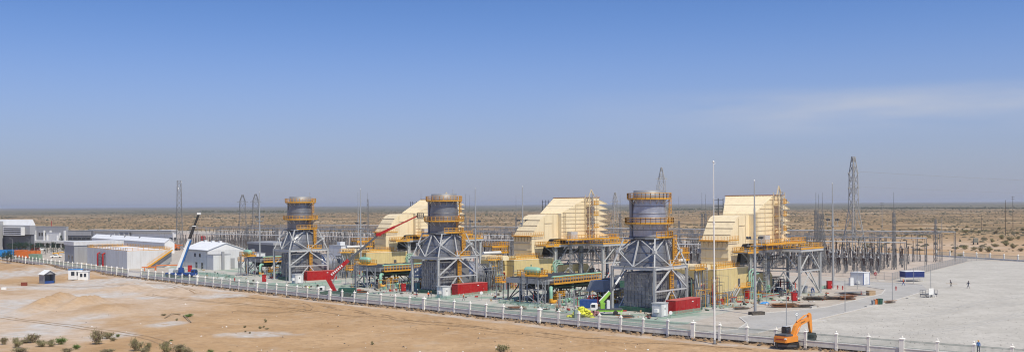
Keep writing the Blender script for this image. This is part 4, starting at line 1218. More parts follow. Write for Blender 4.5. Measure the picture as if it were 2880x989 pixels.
# --- small bore piping, trays and rails crowding the ground between the big pieces
for k in range(3):
    r4 = random.Random(60 + k); mb = MB(); ms = [dark_steel, steel, mint, yellow_rail, grey_steel, lagging, pipe_red]
    zones = [(-7, 20, -25, -7.5, 3.2, 120), (8, 21, 3.6, 7.5, 6.5, 50), (20, 40, 5.6, 7.6, 2.6, 30), (33, 62, -9, 6, 5.0, 90), (-3, 20, -40, -29, 3.6, 70), (12, 30, -12, -6, 8.5, 60)]
    for a0, a1, r0, r1, zm, n in zones:
        for j in range(n):
            a, r = r4.uniform(a0, a1), r4.uniform(r0, r1); h_ = zm * r4.random() ** 1.3 + .3; mi = r4.choice((0, 0, 0, 1, 1, 2, 3, 4, 4, 5, 6))
            w_ = r4.choice((.07, .09, .12, .18)); L_ = r4.uniform(1, 6)
            p = ULOC(k, a, r); ex_ = ULOC(k, a + 1, r) - p; er_ = ULOC(k, a, r + 1) - p; d_ = ex_ if r4.random() < .55 else er_
            t_ = r4.random()
            if t_ < .35: mb.bar(p, p + Vector((0, 0, h_)), w_, mi=mi)
            elif t_ < .8:
                q0, q1 = p + Vector((0, 0, h_)), p + d_ * L_ + Vector((0, 0, h_))
                mb.bar(q0, q1, w_, mi=mi); mb.bar((q0.x, q0.y, 0), q0, w_ * .8, mi=mi); mb.bar((q1.x, q1.y, 0), q1, w_ * .8, mi=mi)
            else:
                s_ = r4.uniform(.3, 1.1); c4 = [p + ex_ * s_ * i + er_ * s_ * j2 for i, j2 in ((-.5, -.5), (.5, -.5), (.5, .5), (-.5, .5))]
                mb.loft(c4, [c + Vector((0, 0, h_ * .5)) for c in c4], mi)
    o = mb.build("small_piping", ms); tag(o, "crowded small pipes, trays and boxes around the turbine " + SHORT[k], "pipework", kind='stuff')
# ---------------------------------------------------------------- lighting masts
mast_grey = mat("mast_grey", (0.34, 0.35, 0.36), .5, .1, .1, .5)
def flood_mast(px, by, ty, label, lamps=0.55, m=None, r0=.32, wide=1.0):
    p = G(px, by); h = top_z(p, px, ty); m = m or mast_grey
    root = thing("lighting_mast", label, "mast", p, R(rnd.uniform(-15, 15)), "floodlight masts")
    mb = MB(); zs = [0, h * .3, h * .62, h * .8, h]
    rs = [r0, r0 * .9, r0 * .7, r0 * .5, r0 * .3]
    for i in range(4):
        mb.tube((0, 0, zs[i]), (0, 0, zs[i + 1]), rs[i], rs[i + 1] if i == 3 else rs[i] * .9, 10)
    mb.build("pole", m, root)
    MB().box(-.6, .6, -.6, .6, 0, .25).build("footing", kerbm, root)
    MB().lathe([(.05, h), (.12, h + .1), (.12, h + .25), (.02, h + .35)], 8).build("tip", white, root)
    if lamps:
        z = h * lamps
        mb = MB(); mb.lathe([(.3, z - .25), (.55, z), (.55, z + .12), (.3, z + .12)], 10)
        for sx_ in (-1, 1):
            mb.bar((sx_ * 1.4 * wide, 0, z), (sx_ * 1.4 * wide, 0, z + 1.5), .09)
        mb.bar((-1.7 * wide, 0, z + .05), (1.7 * wide, 0, z + .05), .12); mb.bar((-1.7 * wide, 0, z + 1.5), (1.7 * wide, 0, z + 1.5), .12)
        mb.build("lamp_frame", m, root)
        for sx_ in (-1.55, -1.0, 1.0, 1.55):
            l = MB().box(-.24, .24, -.16, .16, -.26, .26).build("floodlight", dark_steel, root)
            l.location = (sx_ * wide, 0, z + 1.75); l.rotation_euler = (R(28), 0, R(12 * sx_))
    return root
flood_mast(2124, 883, 510, "tall grey floodlight mast in front of the rightmost cream intake", .515)
flood_mast(2343, 812, 517, "tall grey floodlight mast right of the steel platform, by a red box", .60)
flood_mast(1471, 800, 526, "tall grey floodlight mast behind the mint tank between the right stacks", .60)
flood_mast(1338, 784, 531, "grey floodlight mast just right of the middle stack", .58)
flood_mast(1015, 780, 533, "grey floodlight mast between the left stack and the red boom", .56)
flood_mast(1008, 742, 540, "thinner grey mast standing behind the mast by the red boom", 0, r0=.26)
flood_mast(731, 752, 541, "grey floodlight mast behind the left air cooler", .62)
# white mast outside the fence
p = GT(2010, 966); h = top_z(p, 2010, 458) - LOW
root = thing("white_mast", "slim white mast standing outside the fence, in front of all else", "mast", p)
mb = MB(); mb.tube((0, 0, .6), (0, 0, 11), .17, .16, 10); mb.tube((0, 0, 11), (0, 0, 21), .125, .11, 10); mb.tube((0, 0, 21), (0, 0, h), .085, .06, 8); mb.build("pole", white, root)
MB().box(-.4, .4, -.4, .4, -.3, .12).build("footing", bitumen, root)
MB().tube((0, 0, .1), (0, 0, .8), .22, n=10).build("sleeve", steel, root)
mb = MB(); mb.lathe([(.05, h), (.16, h + .08), (.16, h + .3), (.03, h + .42)], 8); mb.bar((0, 0, h - .3), (.35, 0, h), .06); mb.build("tip", white, root)
for z in (10.8, 20.8):
    MB().lathe([(.2, z), (.2, z + .4)], 10).build("collar", white, root)

# street lamps inside the plant
def street_lamp(px, by, ty, label, arm=1.2, ang=0):
    p = G(px, by); h = top_z(p, px, ty)
    root = thing("street_lamp", label, "lamp post", p, ang, "slim lamp posts")
    mb = MB(); mb.tube((0, 0, 0), (0, 0, h - .2), .09, .06, 8)
    if arm: mb.path([(0, 0, h - .3), (.15, 0, h - .05), (arm, 0, h + .15)], .045, 6)
    mb.build("pole", steel, root)
    if arm: MB().box(arm - .1, arm + .55, -.12, .12, h + .1, h + .2).build("lamp_head", pale_steel, root)
    MB().box(-.25, .25, -.25, .25, 0, .1).build("footing", kerbm, root)
for a in ((805, 818, 738, "slim lamp post right of the left stack duct, behind the fence", 1.9, .3), (1002, 846, 762, "slim lamp post right of the green truck", 1.9, .3), (1238, 868, 768, "slim lamp post left of the middle red container", 1.6, .3),
          (1527, 888, 790, "slim lamp post in front of the right air cooler", 1.6, .3), (1616, 890, 812, "slim lamp post left of the yellow sack pile", 0, 0), (2212, 920, 808, "slim lamp post behind the excavator cab", 1.4, R(190)), (2377, 877, 783, "short grey lamp post at the kerb, right of the timber piles", 0, 0),
          (2510, 845, 764, "slim lamp post beside the coloured bins", 0, 0), (2570, 797, 750, "slim lamp post in front of the blue canopy", 0, 0), (2618, 815, 755, "stout lamp post left of the white board platform", 0, 0), (2411, 814, 752, "slim lamp post in front of the white cabin", 0, 0),
          (35, 724, 671, "white lamp post beside the blue container", .8, R(180)), (82, 718, 671, "white lamp post behind the orange containers", .8, R(180)), (97, 712, 671, "white lamp post in front of the red tractor", .8, 0), (129, 722, 674, "white lamp post left of the small conifers", .8, 0), (144, 722, 674, "white lamp post among the small conifers", .8, 0), (604, 680, 658, "white lamp post behind the white workshop roof", .8, R(180))):
    street_lamp(*a)

# ---------------------------------------------------------------- lattice towers
def lattice(prof, w=.18, bw=.09, cell=1.15):
    """legs (a list of meshes) and bracing for a four-legged lattice with (z, half width) profile"""
    legs = []
    for sx_, sy_ in ((-1, -1), (1, -1), (1, 1), (-1, 1)):
        mb = MB()
        for (z0, a0), (z1, a1) in zip(prof, prof[1:]):
            mb.bar((sx_ * a0, sy_ * a0, z0), (sx_ * a1, sy_ * a1, z1), w)
        legs.append(mb)
    br = MB()
    for (z0, a0), (z1, a1) in zip(prof, prof[1:]):
        n = max(1, int(round((z1 - z0) / (cell * (a0 + a1)))))
        for k in range(n):
            u0, u1 = k / n, (k + 1) / n
            za, zb, aa, ab = z0 + (z1 - z0) * u0, z0 + (z1 - z0) * u1, a0 + (a1 - a0) * u0, a0 + (a1 - a0) * u1
            C0 = [(-aa, -aa), (aa, -aa), (aa, aa), (-aa, aa)]; C1 = [(-ab, -ab), (ab, -ab), (ab, ab), (-ab, ab)]
            for i in range(4):
                j = (i + 1) % 4
                br.bar((*C0[i], za), (*C1[j], zb), bw); br.bar((*C0[j], za), (*C1[i], zb), bw)
                br.bar((*C1[i], zb), (*C1[j], zb), bw)
    return legs, br
def tower(name, cat, label, p, prof, arms, m, w=.2, bw=.1, rz=.5, rod=0, group=None, cell=1.15):
    root = thing(name, label, cat, p, rz, group)
    legs, br = lattice(prof, w, bw, cell)
    for l in legs: l.build("leg", m, root)
    br.build("lattice_bracing", m, root)
    for z, L in arms:
        for s in (-1, 1):
            mb = MB(); mb.bar((0, 0, z), (s * L, 0, z), .18); mb.bar((0, 0, z + 1.2), (s * L, 0, z + .1), .12); mb.build("cross_arm", m, root)
    if rod:
        MB().tube((0, 0, prof[-1][0] - .5), (0, 0, prof[-1][0] + rod), .1, .05, 6).build("lightning_rod", m, root)
    return root
lat_white = mat("weathered_galvanising", (0.34, 0.335, 0.32), .6, .1, .15, .3)
p = G(2402, 735); h = top_z(p, 2402, 440); k = mpp(p)
PYL = tower("pylon", "pylon", "tall galvanised lattice pylon rising above the right switchyard", p, [(0, 27 * k), (h * .27, 18 * k), (h * .50, 9.5 * k), (h * .84, 8.3 * k), (h, 3.2 * k)], [(h * .53, 15 * k), (h * .70, 19 * k), (h * .84, 19 * k)], lat_white, .26, .12, .35, cell=1.9)
for z_, s_ in ((h * .70, -1), (h * .84, -1)):
    MB().tube((s_ * 17 * k, 0, z_), (s_ * 24 * k, -2, z_ - 3.2), .12, n=6).build('insulator_string', insul, PYL)
p2 = G(1862, 705); h2 = top_z(p2, 1862, 470); k2 = mpp(p2)
tower("pylon", "pylon", "lattice pylon whose pointed top shows behind the right stack", p2, [(0, 24 * k2), (h2 * .5, 9 * k2), (h2 * .84, 8 * k2), (h2, 1.2 * k2)], [(h2 * .66, 16 * k2), (h2 * .86, 17 * k2)], lat_white, .2, .09, .2, cell=1.8)
dark_lat = mat("dark_lattice", (0.19, 0.19, 0.19), .6, .1, .2, .3)
p = G(1731, 675); h = top_z(p, 1731, 541)
tower("pylon", "pylon", "pale lattice pylon left of the right stack, far behind", p, [(0, 4.2), (h * .5, 1.6), (h * .85, 1.1), (h, .3)], [(h * .62, 4), (h * .8, 4)], lat_white, .2, .1, .4, cell=1.7)
p = G(683, 682); h = top_z(p, 683, 547)
tower("pylon", "pylon", "dark lattice pylon, left one of a pair behind the white workshop", p, [(0, 3.6), (h * .5, 1.9), (h * .86, 1.7), (h, .4)], [(h * .52, 3.4), (h * .68, 4), (h * .84, 3.6)], dark_lat, .2, .1, .4, cell=1.6)
p = G(720, 683); h = top_z(p, 720, 545)
tower("pylon", "pylon", "dark lattice pylon, right one of a pair behind the white workshop", p, [(0, 3.6), (h * .5, 1.9), (h * .86, 1.7), (h, .4)], [(h * .52, 3.4), (h * .68, 4), (h * .84, 3.6)], dark_lat, .2, .1, .4)
p = G(505, 700); h = top_z(p, 505, 508)
ct = tower("telecom_tower", "tower", "tall slim lattice telecom tower behind the blue crane", p, [(0, 1.9), (h * .5, 1.35), (h, 1.0)], [], dark_lat, .2, .1, .4)
for z, a in ((h - 1.0, 0.4), (h - 2.6, 2.6), (h - 4.5, 4.3)):
    MB().lathe([(.15, -.3), (.7, 0), (.75, .12), (.1, .12)], 12, (0, 0, 0), 0, Matrix.Rotation(R(90), 4, 'Y')).build("dish_antenna", white, ct).location = (1.3 * math.cos(a), 1.3 * math.sin(a), z)
for px, by, ty, lt, lab in ((1035, 690, 541, 560, "dark lattice lightning mast right of the mast by the red boom"), (1310, 700, 545, 610, "thin lattice lightning mast right of the middle stack"), (1322, 700, 548, 615, "second thin lattice lightning mast right of the middle stack"), (1452, 690, 548, 610, "thin lattice lightning mast left of the tank mast"), (1745, 700, 545, 600, "thin lattice lightning mast beside the pale pylon"),
                            (1910, 700, 552, 620, "thin lattice lightning mast left of the white mast"), (1975, 712, 541, 600, "thin lattice lightning mast close behind the white mast"), (1985, 712, 545, 600, "thin lattice lightning mast right behind the white mast"), (2296, 762, 540, 590, "lattice lightning mast, left of three behind the steel platform"), (2304, 764, 545, 600, "lattice lightning mast, middle of three behind the steel platform"), (2314, 766, 540, 600, "lattice lightning mast, right of three behind the steel platform"),
                            (2515, 757, 540, 596, "lattice lightning mast in the right switchyard, left of the blue canopy"), (2632, 736, 612, 616, "short lattice mast at the right end of the switchyard"), (1185, 690, 536, 575, "thin lattice mast showing left of the middle stack top")):
    p = G(px, by); zt = top_z(p, px, lt); zr = top_z(p, px, ty)
    tower("lightning_mast", "mast", lab, p, [(0, .62), (zt, .34)], [], dark_lat, .11, .065, .3, zr - zt, "lattice lightning masts", 2.3)
# wooden line poles on the right and a few in the scrub
for px, by, ty, lab in ((2828, 661, 562, "leaning timber line pole at the far right, taller stem without arms"), (2849, 640, 551, "timber line pole with cross arms at the far right"), (2481, 645, 568, "thin line pole right of the tall pylon"), (2649, 652, 612, "short white pole in the scrub right of the switchyard"), (1690, 645, 610, "pale pole between the cream intake and the pale pylon"), (2760, 640, 604, "distant thin pole in the scrub beyond the yard")):
    p = GT(px, by) if px > 2600 else G(px, by, LOW); h = top_z(p, px, ty) - p.z
    root = thing("line_pole", lab, "pole", p, .2)
    MB().tube((0, 0, 0), (0, 0, h), .24, .15, 8).build("pole", bark if px > 2700 else steel, root)
    if px in (2849, 2481):
        for z in (h - .8, h - 2.6):
            MB().bar((-1.7, 0, z), (1.7, 0, z), .16).build("cross_arm", bark, root)
# conductors from the tall pylon
h = 43.0
for j, (zf, dy) in enumerate(((.84, 1), (.70, 1), (.84, -1))):
    a = PYL.location + Vector((2.0, dy, 43 * zf)); q = Vector((a.x + 520, a.y + 260, 30 + 4 * (zf > .8)))
    pts = []
    for k in range(25):
        u = k / 24
        pts.append(a.lerp(q, u) - Vector((0, 0, 14 * 4 * u * (1 - u) * .35)))
    o = MB().path(pts, .02, 4).build("power_line", steel)
    tag(o, "thin power line sagging to the right from the tall pylon", "power line", "power lines of the tall pylon")

# ---------------------------------------------------------------- switchyard
S0 = G(2500, 776); D2 = (G(2650, 736) - S0); LD2 = D2.length; D2.normalize()
D1 = (G(480, 698) - S0); LD1 = D1.length; D1.normalize()
SA = math.atan2(D1.y, D1.x)
def SP(u, v, z=0): return S0 + D1 * u + D2 * v + Vector((0, 0, z))
def lat_col(mb, x, y, z0, z1, a, mi=0, n=None):
    for sx_, sy_ in ((-1, -1), (1, -1), (1, 1), (-1, 1)):
        mb.bar((x + sx_ * a, y + sy_ * a, z0), (x + sx_ * a, y + sy_ * a, z1), .09, mi=mi)
    n = n or max(2, int((z1 - z0) / (a * 4.5)))
    for k in range(n):
        za, zb = z0 + (z1 - z0) * k / n, z0 + (z1 - z0) * (k + 1) / n
        s = 1 if k % 2 else -1
        mb.bar((x - s * a, y - a, za), (x + s * a, y - a, zb), .06, mi=mi); mb.bar((x - s * a, y + a, za), (x + s * a, y + a, zb), .06, mi=mi)
        mb.bar((x - a, y - s * a, za), (x - a, y + s * a, zb), .06, mi=mi); mb.bar((x + a, y - s * a, za), (x + a, y + s * a, zb), .06, mi=mi)
def shed_prof(z0, z1, r, n):
    pr = []
    for k in range(n):
        za = z0 + (z1 - z0) * k / n; d = (z1 - z0) / n
        pr += [(r * .55, za), (r, za + d * .35), (r * .55, za + d * .7)]
    pr.append((r * .55, z1)); return pr
def kind_parts(kind):
    """pedestal, insulator, cap builders of one switchgear post"""
    pd, isu, cp = MB(), MB(), MB()
    if kind == 0:
        lat_col(pd, 0, 0, 0, 2.7, .26); isu.lathe(shed_prof(2.7, 5.3, .2, 5), 6); cp.tube((0, 0, 5.3), (0, 0, 5.5), .22, n=6); cp.bar((-.1, 0, 5.45), (1.6, 0, 5.45), .1)
    elif kind == 1:
        lat_col(pd, 0, 0, 0, 5.6, .34); isu.lathe(shed_prof(5.7, 8.5, .2, 6), 6); cp.box(-.5, .5, -.3, .3, 5.5, 5.75); cp.tube((0, 0, 8.5), (0, 0, 8.75), .2, n=6)
    elif kind == 2:
        pd.tube((0, 0, 0), (0, 0, 2.2), .16, n=6); pd.box(-.4, .4, -.4, .4, 2.2, 2.4); isu.lathe(shed_prof(2.4, 4.9, .26, 6), 6); cp.lathe([(.2, 4.9), (.34, 5.1), (.34, 5.4), (.1, 5.6)], 8)
    else:
        pd.box(-.3, .3, -.3, .3, 0, 1.0); lat_col(pd, 0, 0, 1.0, 3.3, .3); isu.lathe(shed_prof(3.3, 6.9, .24, 7), 6); cp.bar((0, -.9, 6.9), (0, .9, 6.9), .14)
    return pd, isu, cp
SWL = ["short brown insulator on a lattice stand in the switchyard", "tall brown insulator on a high lattice stand in the switchyard", "stubby instrument transformer on a tube stand in the switchyard", "brown post insulator with cross bar on a boxed stand in the switchyard"]
protos = []
for kd in range(4):
    ms = []
    for b_, m_, nm in zip(kind_parts(kd), (switch_steel, insul, steel), ("stand", "insulator", "cap")):
        o = b_.build(nm, m_); ms.append((nm, o.data)); bpy.data.objects.remove(o)
    protos.append(ms)
spots = []
ROWS = [(6, 0), (12, 2), (17, 0), (24, 3), (30, 1), (37, 0), (43, 2), (50, 3), (57, 1), (64, 0), (71, 3), (78, 2), (86, 1), (92, 0)]
r2 = random.Random(21)
for v, kd in ROWS:
    u = 6 + r2.uniform(0, 5)
    while u < LD1 + 20:
        if r2.random() < .86:
            for j in range(3):
                q = SP(u + j * 2.6, v + r2.uniform(-.4, .4))
                spots.append((q.y * (1.35 if q.x < -20 else 1.0) , kd, q))
        u += r2.choice((8.5, 9.5, 11))
spots.sort(key=lambda e: e[0])
stuff = MB()
cnt = 0
for i, (_, kd, q) in enumerate(spots):
    if cnt < 300:
        cnt += 1
        root = thing("switchgear_post", SWL[kd], "insulator", q, SA + r2.uniform(-.05, .05), ["short switchyard insulators", "tall switchyard insulators", "switchyard instrument transformers", "cross bar switchyard insulators"][kd])
        for nm, me_ in protos[kd]:
            inst(me_, nm, root)
    else:
        h_ = (5.3, 8.5, 5.2, 6.9)[kd]; hb = (2.7, 5.6, 2.2, 3.3)[kd]
        a = .28
        for sx_, sy_ in ((-1, -1), (1, -1), (0, 1)):
            stuff.bar((q.x + sx_ * a, q.y + sy_ * a, 0), (q.x + sx_ * a, q.y + sy_ * a, hb), .1, mi=0)
        stuff.bar((q.x - a, q.y - a, 0), (q.x + a, q.y - a, hb / 2), .08, mi=0); stuff.bar((q.x + a, q.y - a, hb / 2), (q.x - a, q.y - a, hb), .08, mi=0)
        stuff.tube((q.x, q.y, hb), (q.x, q.y, h_), .17, n=5, mi=1)
        stuff.bar((q.x, q.y, h_), (q.x + 2.0, q.y - 1.4, h_), .08, mi=0)
r3 = random.Random(8)
for k in range(620):                       # slender poles, droppers and cross pieces of the same field
    u, v = r3.uniform(45, LD1 + 25), r3.uniform(3, 112)
    q = SP(u, v); hh = r3.choice((4, 5.5, 7, 8.5, 10, 12.5))
    stuff.bar((q.x, q.y, 0), (q.x, q.y, hh), .13, mi=r3.choice((0, 2, 2)))
    if r3.random() < .75:
        L_ = r3.uniform(2.5, 9); w_ = D1 if r3.random() < .6 else D2; zz = hh * r3.uniform(.55, 1.0)
        stuff.bar(q + w_ * (-L_ / 2) + Vector((0, 0, zz)), q + w_ * (L_ / 2) + Vector((0, 0, zz)), .12, .16, mi=r3.choice((0, 2, 2)))
o = stuff.build("switchgear_field", [switch_steel, mat("grey_brown_porcelain", (.10, .085, .08), .4), steel], fix=False)
tag(o, "dense field of grey stands and brown insulators of the far switchyard", "switchgear", kind='stuff')
# portal gantries and bus tubes
pg = thing("gantry_portal", "", "gantry")
mb = MB(); lat_col(mb, 0, 0, 0, 11.2, .42); mb.build("column", switch_steel, pg)
mb = MB(); lat_col(mb, 27, 0, 0, 11.2, .42); mb.build("column", switch_steel, pg)
mb = MB()
for y in (-.4, .4):
    for z in (10.9, 11.6):
        mb.bar((-.4, y, z), (27.4, y, z), .12)
for k in range(18):
    x = k * 1.5
    for y in (-.4, .4):
        mb.bar((x, y, 10.9), (x + .75, y, 11.6), .07); mb.bar((x + .75, y, 11.6), (x + 1.5, y, 10.9), .07)
    mb.bar((x, -.4, 11.6), (x + .75, .4, 11.6), .07)
mb.build("beam", steel, pg)
for k in range(6):
    MB().lathe(shed_prof(8.6, 10.8, .14, 5), 6, (3 + k * 4.2, 0, 0)).build("hanging_insulator", insul, pg)
first = True
GL = {28: "lattice portal gantry in the front row of the switchyard", 52: "lattice portal gantry in the second row of the switchyard", 90: "lattice portal gantry in the rear row of the switchyard"}
for v in (28, 52, 90):
    u = 10 if v != 90 else 0
    while u < LD1 + 10:
        q = SP(u, v)
        if first:
            pg.location = q; pg.rotation_euler = (0, 0, SA); pg['label'] = GL[v]; pg['group'] = GL[v].replace("lattice portal gantry in", "gantries of"); first = False
        else:
            again(pg, q, SA, GL[v], GL[v].replace("lattice portal gantry in", "gantries of"))
        u += 28.2
for v, z, u0, u1, lab in ((14, 8.2, 30, LD1, "long grey bus tube along the front of the switchyard"), (34, 9.6, 2, LD1, "long grey bus tube across the middle of the switchyard"), (60, 10.4, 0, LD1, "long grey bus tube in the rear half of the switchyard"), (98, 11.8, -4, LD1, "rearmost long grey bus tube of the switchyard")):
    root = thing("bus_tube", lab, "bus tube", SP(u0, v), SA)
    for dy in (-.9, .9):
        MB().tube((0, dy, z), (u1 - u0, dy, z), .17, n=8).build("tube", pale_steel, root)
    k = 0
    mbs = MB(); mbs.lathe(shed_prof(z - 2.2, z, .15, 4), 6); mbs.tube((0, 0, 0), (0, 0, z - 2.2), .14, n=6)
    o = mbs.build("support", switch_steel); sm_ = o.data; bpy.data.objects.remove(o)
    while k < u1 - u0:
        inst(sm_, "support", root, (k, -.9, 0)); inst(sm_, "support", root, (k, .9, 0)); k += 15.0
# ---------------------------------------------------------------- buildings on the left
def ppx(p): return PX0 + FPX * p.x / p.y
def footprint(F, xl, xr, top, al):
    o = G(*F); ea = Vector((math.cos(al), math.sin(al), 0)); el_ = Vector((-math.sin(al), math.cos(al), 0))
    def solve(d, px):
        lo, hi = 0.0, 260.0
        for _ in range(50):
            m_ = (lo + hi) / 2
            q = o + d * m_
            if (ppx(q) < px) == (px > F[0]): lo = m_
            else: hi = m_
        return lo
    return o, solve(ea, xr), solve(el_, xl), top_z(o, F[0], top)
AL = R(38)
def building(label, F, xl, xr, top, m, mroof, parapet=.5, al=AL, name="building", wname="wall", cat="building"):
    o, La, Lr, h = footprint(F, xl, xr, top, al)
    root = thing(name, label, cat, o, al)
    MB().box(0, La, 0, Lr, 0, h).build(wname, m, root)
    if parapet:
        mb = MB(); e = .12
        mb.box(-e, La + e, -e, Lr + e, h, h + .16); mb.build("roof", mroof, root)
    return root, La, Lr, h
def win(root, face, u0, u1, z0, z1, m=None, name="window"):
    m = m or glass
    f = MB()
    if face == 'a': f.box(-.07, .02, u0, u1, z0, z1)
    else: f.box(u0, u1, -.07, .02, z0, z1)
    w = f.build(name, m, root)
    g = MB(); t_ = .1
    if face == 'a':
        g.box(-.12, .0, u0 - t_, u1 + t_, z0 - .12, z0 - .002); g.box(-.12, 0, u0 - t_, u1 + t_, z1 + .002, z1 + .1)
    else:
        g.box(u0 - t_, u1 + t_, -.12, .0, z0 - .12, z0 - .002); g.box(u0 - t_, u1 + t_, -.12, 0, z1 + .002, z1 + .1)
    g.build("frame", pale_steel, w)
    return w
def gable(root, La, Lr, h, rise, m, mw, over=.35):
    """gable roof with its ridge along y"""
    mb = MB(); mb.prism([(0, h), (La / 2, h + rise), (La, h)], 0.02, Lr - .02); mb.build("gable_wall", mw, root)
    for s in (0, 1):
        a, b_ = ((-over, h - over * rise / (La / 2)), (La / 2, h + rise)) if s == 0 else ((La / 2, h + rise), (La + over, h - over * rise / (La / 2)))
        mb = MB(); mb.prism([(a[0], a[1] + .03), (b_[0], b_[1] + .03), (b_[0], b_[1] + .2), (a[0], a[1] + .2)], -over, Lr + over); mb.build("roof_slope", m, root)
# workshop with white gable roof
rt, La, Lr, h = building("white roofed grey workshop right of the blue crane", (584, 757), 516, 685, 703.5, wall_grey, roof_white, 0, name="workshop", cat="workshop")
gable(rt, La, Lr, h, 2.6, roof_white, wall_white)
for u in (.28, .48):
    win(rt, 'a', Lr * u, Lr * u + 1.6, h * .62, h * .80)
for u in (.18, .42):
    d_ = win(rt, 'a', Lr * u, Lr * u + 1.8, .05, h * .33, glass, "door"); MB().box(-.2, -.06, Lr * u + .2, Lr * u + .3, 1.0, 1.2).build("handle", steel, d_)
mb = MB(); mb.box(-.2, La * .45, -6.0, -.02, 0, h * .78); mb.build("annex", wall_grey, rt); MB().box(-.3, La * .45 + .1, -6.1, -.02, h * .78, h * .78 + .18).build("annex_roof", wall_mid, rt)
MB().box(La * .2, La * .2 + .9, -6.9, -6.05, 0, h * .95).build("flue", wall_mid, rt)
MB().box(La * .52, La * .74, -.08, .02, .1, h * .55).build("roller_door", wall_mid, rt)
MB().box(La * .84, La * .9, -.08, .02, .1, 2.3).build("door", wall_dark, rt)
for k in range(3):
    MB().box(La * .5 - .5, La * .5 + .5, Lr * (.2 + .3 * k), Lr * (.2 + .3 * k) + 1.2, h + 2.5, h + 3.3).build("roof_vent", wall_grey, rt)
MB().box(-.42, -.28, -.3, Lr + .3, h - .42, h - .26).build("gutter", wall_mid, rt)
for y in (.3, Lr - .5):
    MB().box(-.2, -.06, y, y + .14, 0, h - .4).build("downpipe", wall_mid, rt)
# flat light grey tank building with rooftop railing and stairs
rt, La, Lr, h = building("large light grey flat topped tank building beside the gate", (357.5, 755.5), 244.5, 478, 706, wall_grey, roof_white, 0, name="tank_building", cat="tank")
MB().box(.1, La - .1, .1, Lr - .1, h, h + .1).build("roof", roof_white, rt)
mb = MB(); rail_bits(mb, [(.1, Lr - .2, h + .1), (.1, .1, h + .1), (La - .1, .1, h + .1), (La - .1, Lr - .2, h + .1), (.1, Lr - .2, h + .1)], 1.15, 2.0, .12); mb.build("railing", yellow_rail, rt)
for y in (Lr * .2, Lr * .42, Lr * .65, Lr * .86):
    MB().box(-.06, 0.01, y, y + .15, 0.1, h - .1).build("seam", wall_mid, rt)
mb = MB()
for y in (-1.9, -.9):
    mb.bar((La * .42, y, .2), (La * 1.02, y, h), .14, .4); mb.bar((La * .42, y, 1.3), (La * 1.02, y, h + 1.1), .1)
for k in range(26):
    u = k / 26; x = La * (.42 + .6 * u); mb.box(x, x + .3, -1.85, -.95, .2 + (h - .2) * u, .26 + (h - .2) * u)
mb.build("stairs", yellow_rail, rt)
mb = MB(); mb.prism([(La * .47, .1), (La * 1.02, h - .4), (La * 1.02, h * .35), (La * .8, .1)], -.5, -.05); mb.build("stair_wall", wall_mid, rt)
rt2 = thing("red_pipe_rack", "dark rack with two tall red pipes on the grey tank building wall", "pipework", rt.location + Vector((-math.sin(AL), math.cos(AL), 0)) * Lr * .52 - Vector((math.cos(AL), math.sin(AL), 0)) * 1.0, AL)
for y in (0, 6.6):
    mb = MB(); mb.path([(0, y, 0), (0, y, 4.9), (.5, y + .1, 5.2), (.9, y + .1, 5.2)], .28, 8); mb.build("pipe", red, rt2)
    mb = MB(); mb.path([(0, y + .8, 0), (0, y + .8, 4.7), (.5, y + .8, 4.9), (.9, y + .8, 4.9)], .2, 8); mb.build("pipe", red, rt2)
for k in range(5):
    MB().bar((0, 1.7 + k * .9, 0), (0, 1.7 + k * .9, 5.0), .22).build("post", grey_steel, rt2)
for z in (1.2, 2.5, 3.8, 4.9):
    MB().bar((0, 1.3, z), (0, 5.9, z), .16).build("strut", dark_steel, rt2)
# long white roofed store behind
rt, La, Lr, h = building("long low white store with white roof behind the tank building", (463, 712), 258, 490, 681.5, wall_white, roof_white, 0, name="store", cat="store")
gable(rt, La, Lr, h, 1.9, roof_white, wall_white)
for k in range(3):
    MB().box(La * .3, La * .3 + .7, Lr * (.35 + .2 * k), Lr * (.35 + .2 * k) + .7, h + .6, h + 2.0).build("roof_vent", black, rt)
# grey block at the left
rt, La, Lr, h = building("dark grey block with pale parapet left of the tank building", (209, 739), 181, 345, 690, wall_mid, wall_mid, 0, name="grey_block")
MB().box(-.3, La + .3, -.3, Lr + .3, h, h + 1.6).build("parapet", wall_grey, rt)
win(rt, 'r', 6.5, 8.9, h * .38, h * .55)
d_ = win(rt, 'a', 2.0, 3.6, .05, 3.0, glass, "door"); MB().box(-.2, -.06, 2.2, 2.3, 1.0, 1.2).build("handle", steel, d_)
win(rt, 'a', 7.0, 9.0, 1.2, 3.2)
# office with slanted white ends
rt, La, Lr, h = building("long modern office with dark glass band and slanted white ends", (487, 678), 256, 495, 653, wall_white, wall_grey, 0, al=R(62), name="office")
MB().box(-2.2, La + 1.0, -.6, Lr + .4, h, h + 1.4).build("roof", wall_mid, rt)
MB().box(-2.4, La + 1.2, -.8, Lr + .6, h + 1.4, h + 1.6).build("roof_edge", roof_white, rt)
win(rt, 'a', .6, Lr * .48, .8, h * .42); win(rt, 'a', Lr * .62, Lr - .6, .8, h * .45)
win(rt, 'r', .6, La - .6, .8, h * .45)
mb = MB(); mb.box(-1.6, 0, Lr * .5, Lr * .62, 0, h); mb.build("porch", wall_mid, rt)
for y in (Lr * .5, Lr * .56, Lr * .62, Lr * .68):
    MB().box(-1.9, -1.5, y, y + .5, 0, h).build("column", wall_grey, rt)
for y in (-.5, Lr - .1):
    mb = MB(); mb.loft([Vector((-.2, y, 0)), Vector((1.0, y, 0)), Vector((1.0, y + .6, 0)), Vector((-.2, y + .6, 0))], [Vector((-2.0, y - (1 if y < 1 else -1), h)), Vector((-.6, y - (1 if y < 1 else -1), h)), Vector((-.6, y + .6 - (1 if y < 1 else -1), h)), Vector((-2.0, y + .6 - (1 if y < 1 else -1), h))]); mb.build("slanted_end", wall_white, rt)
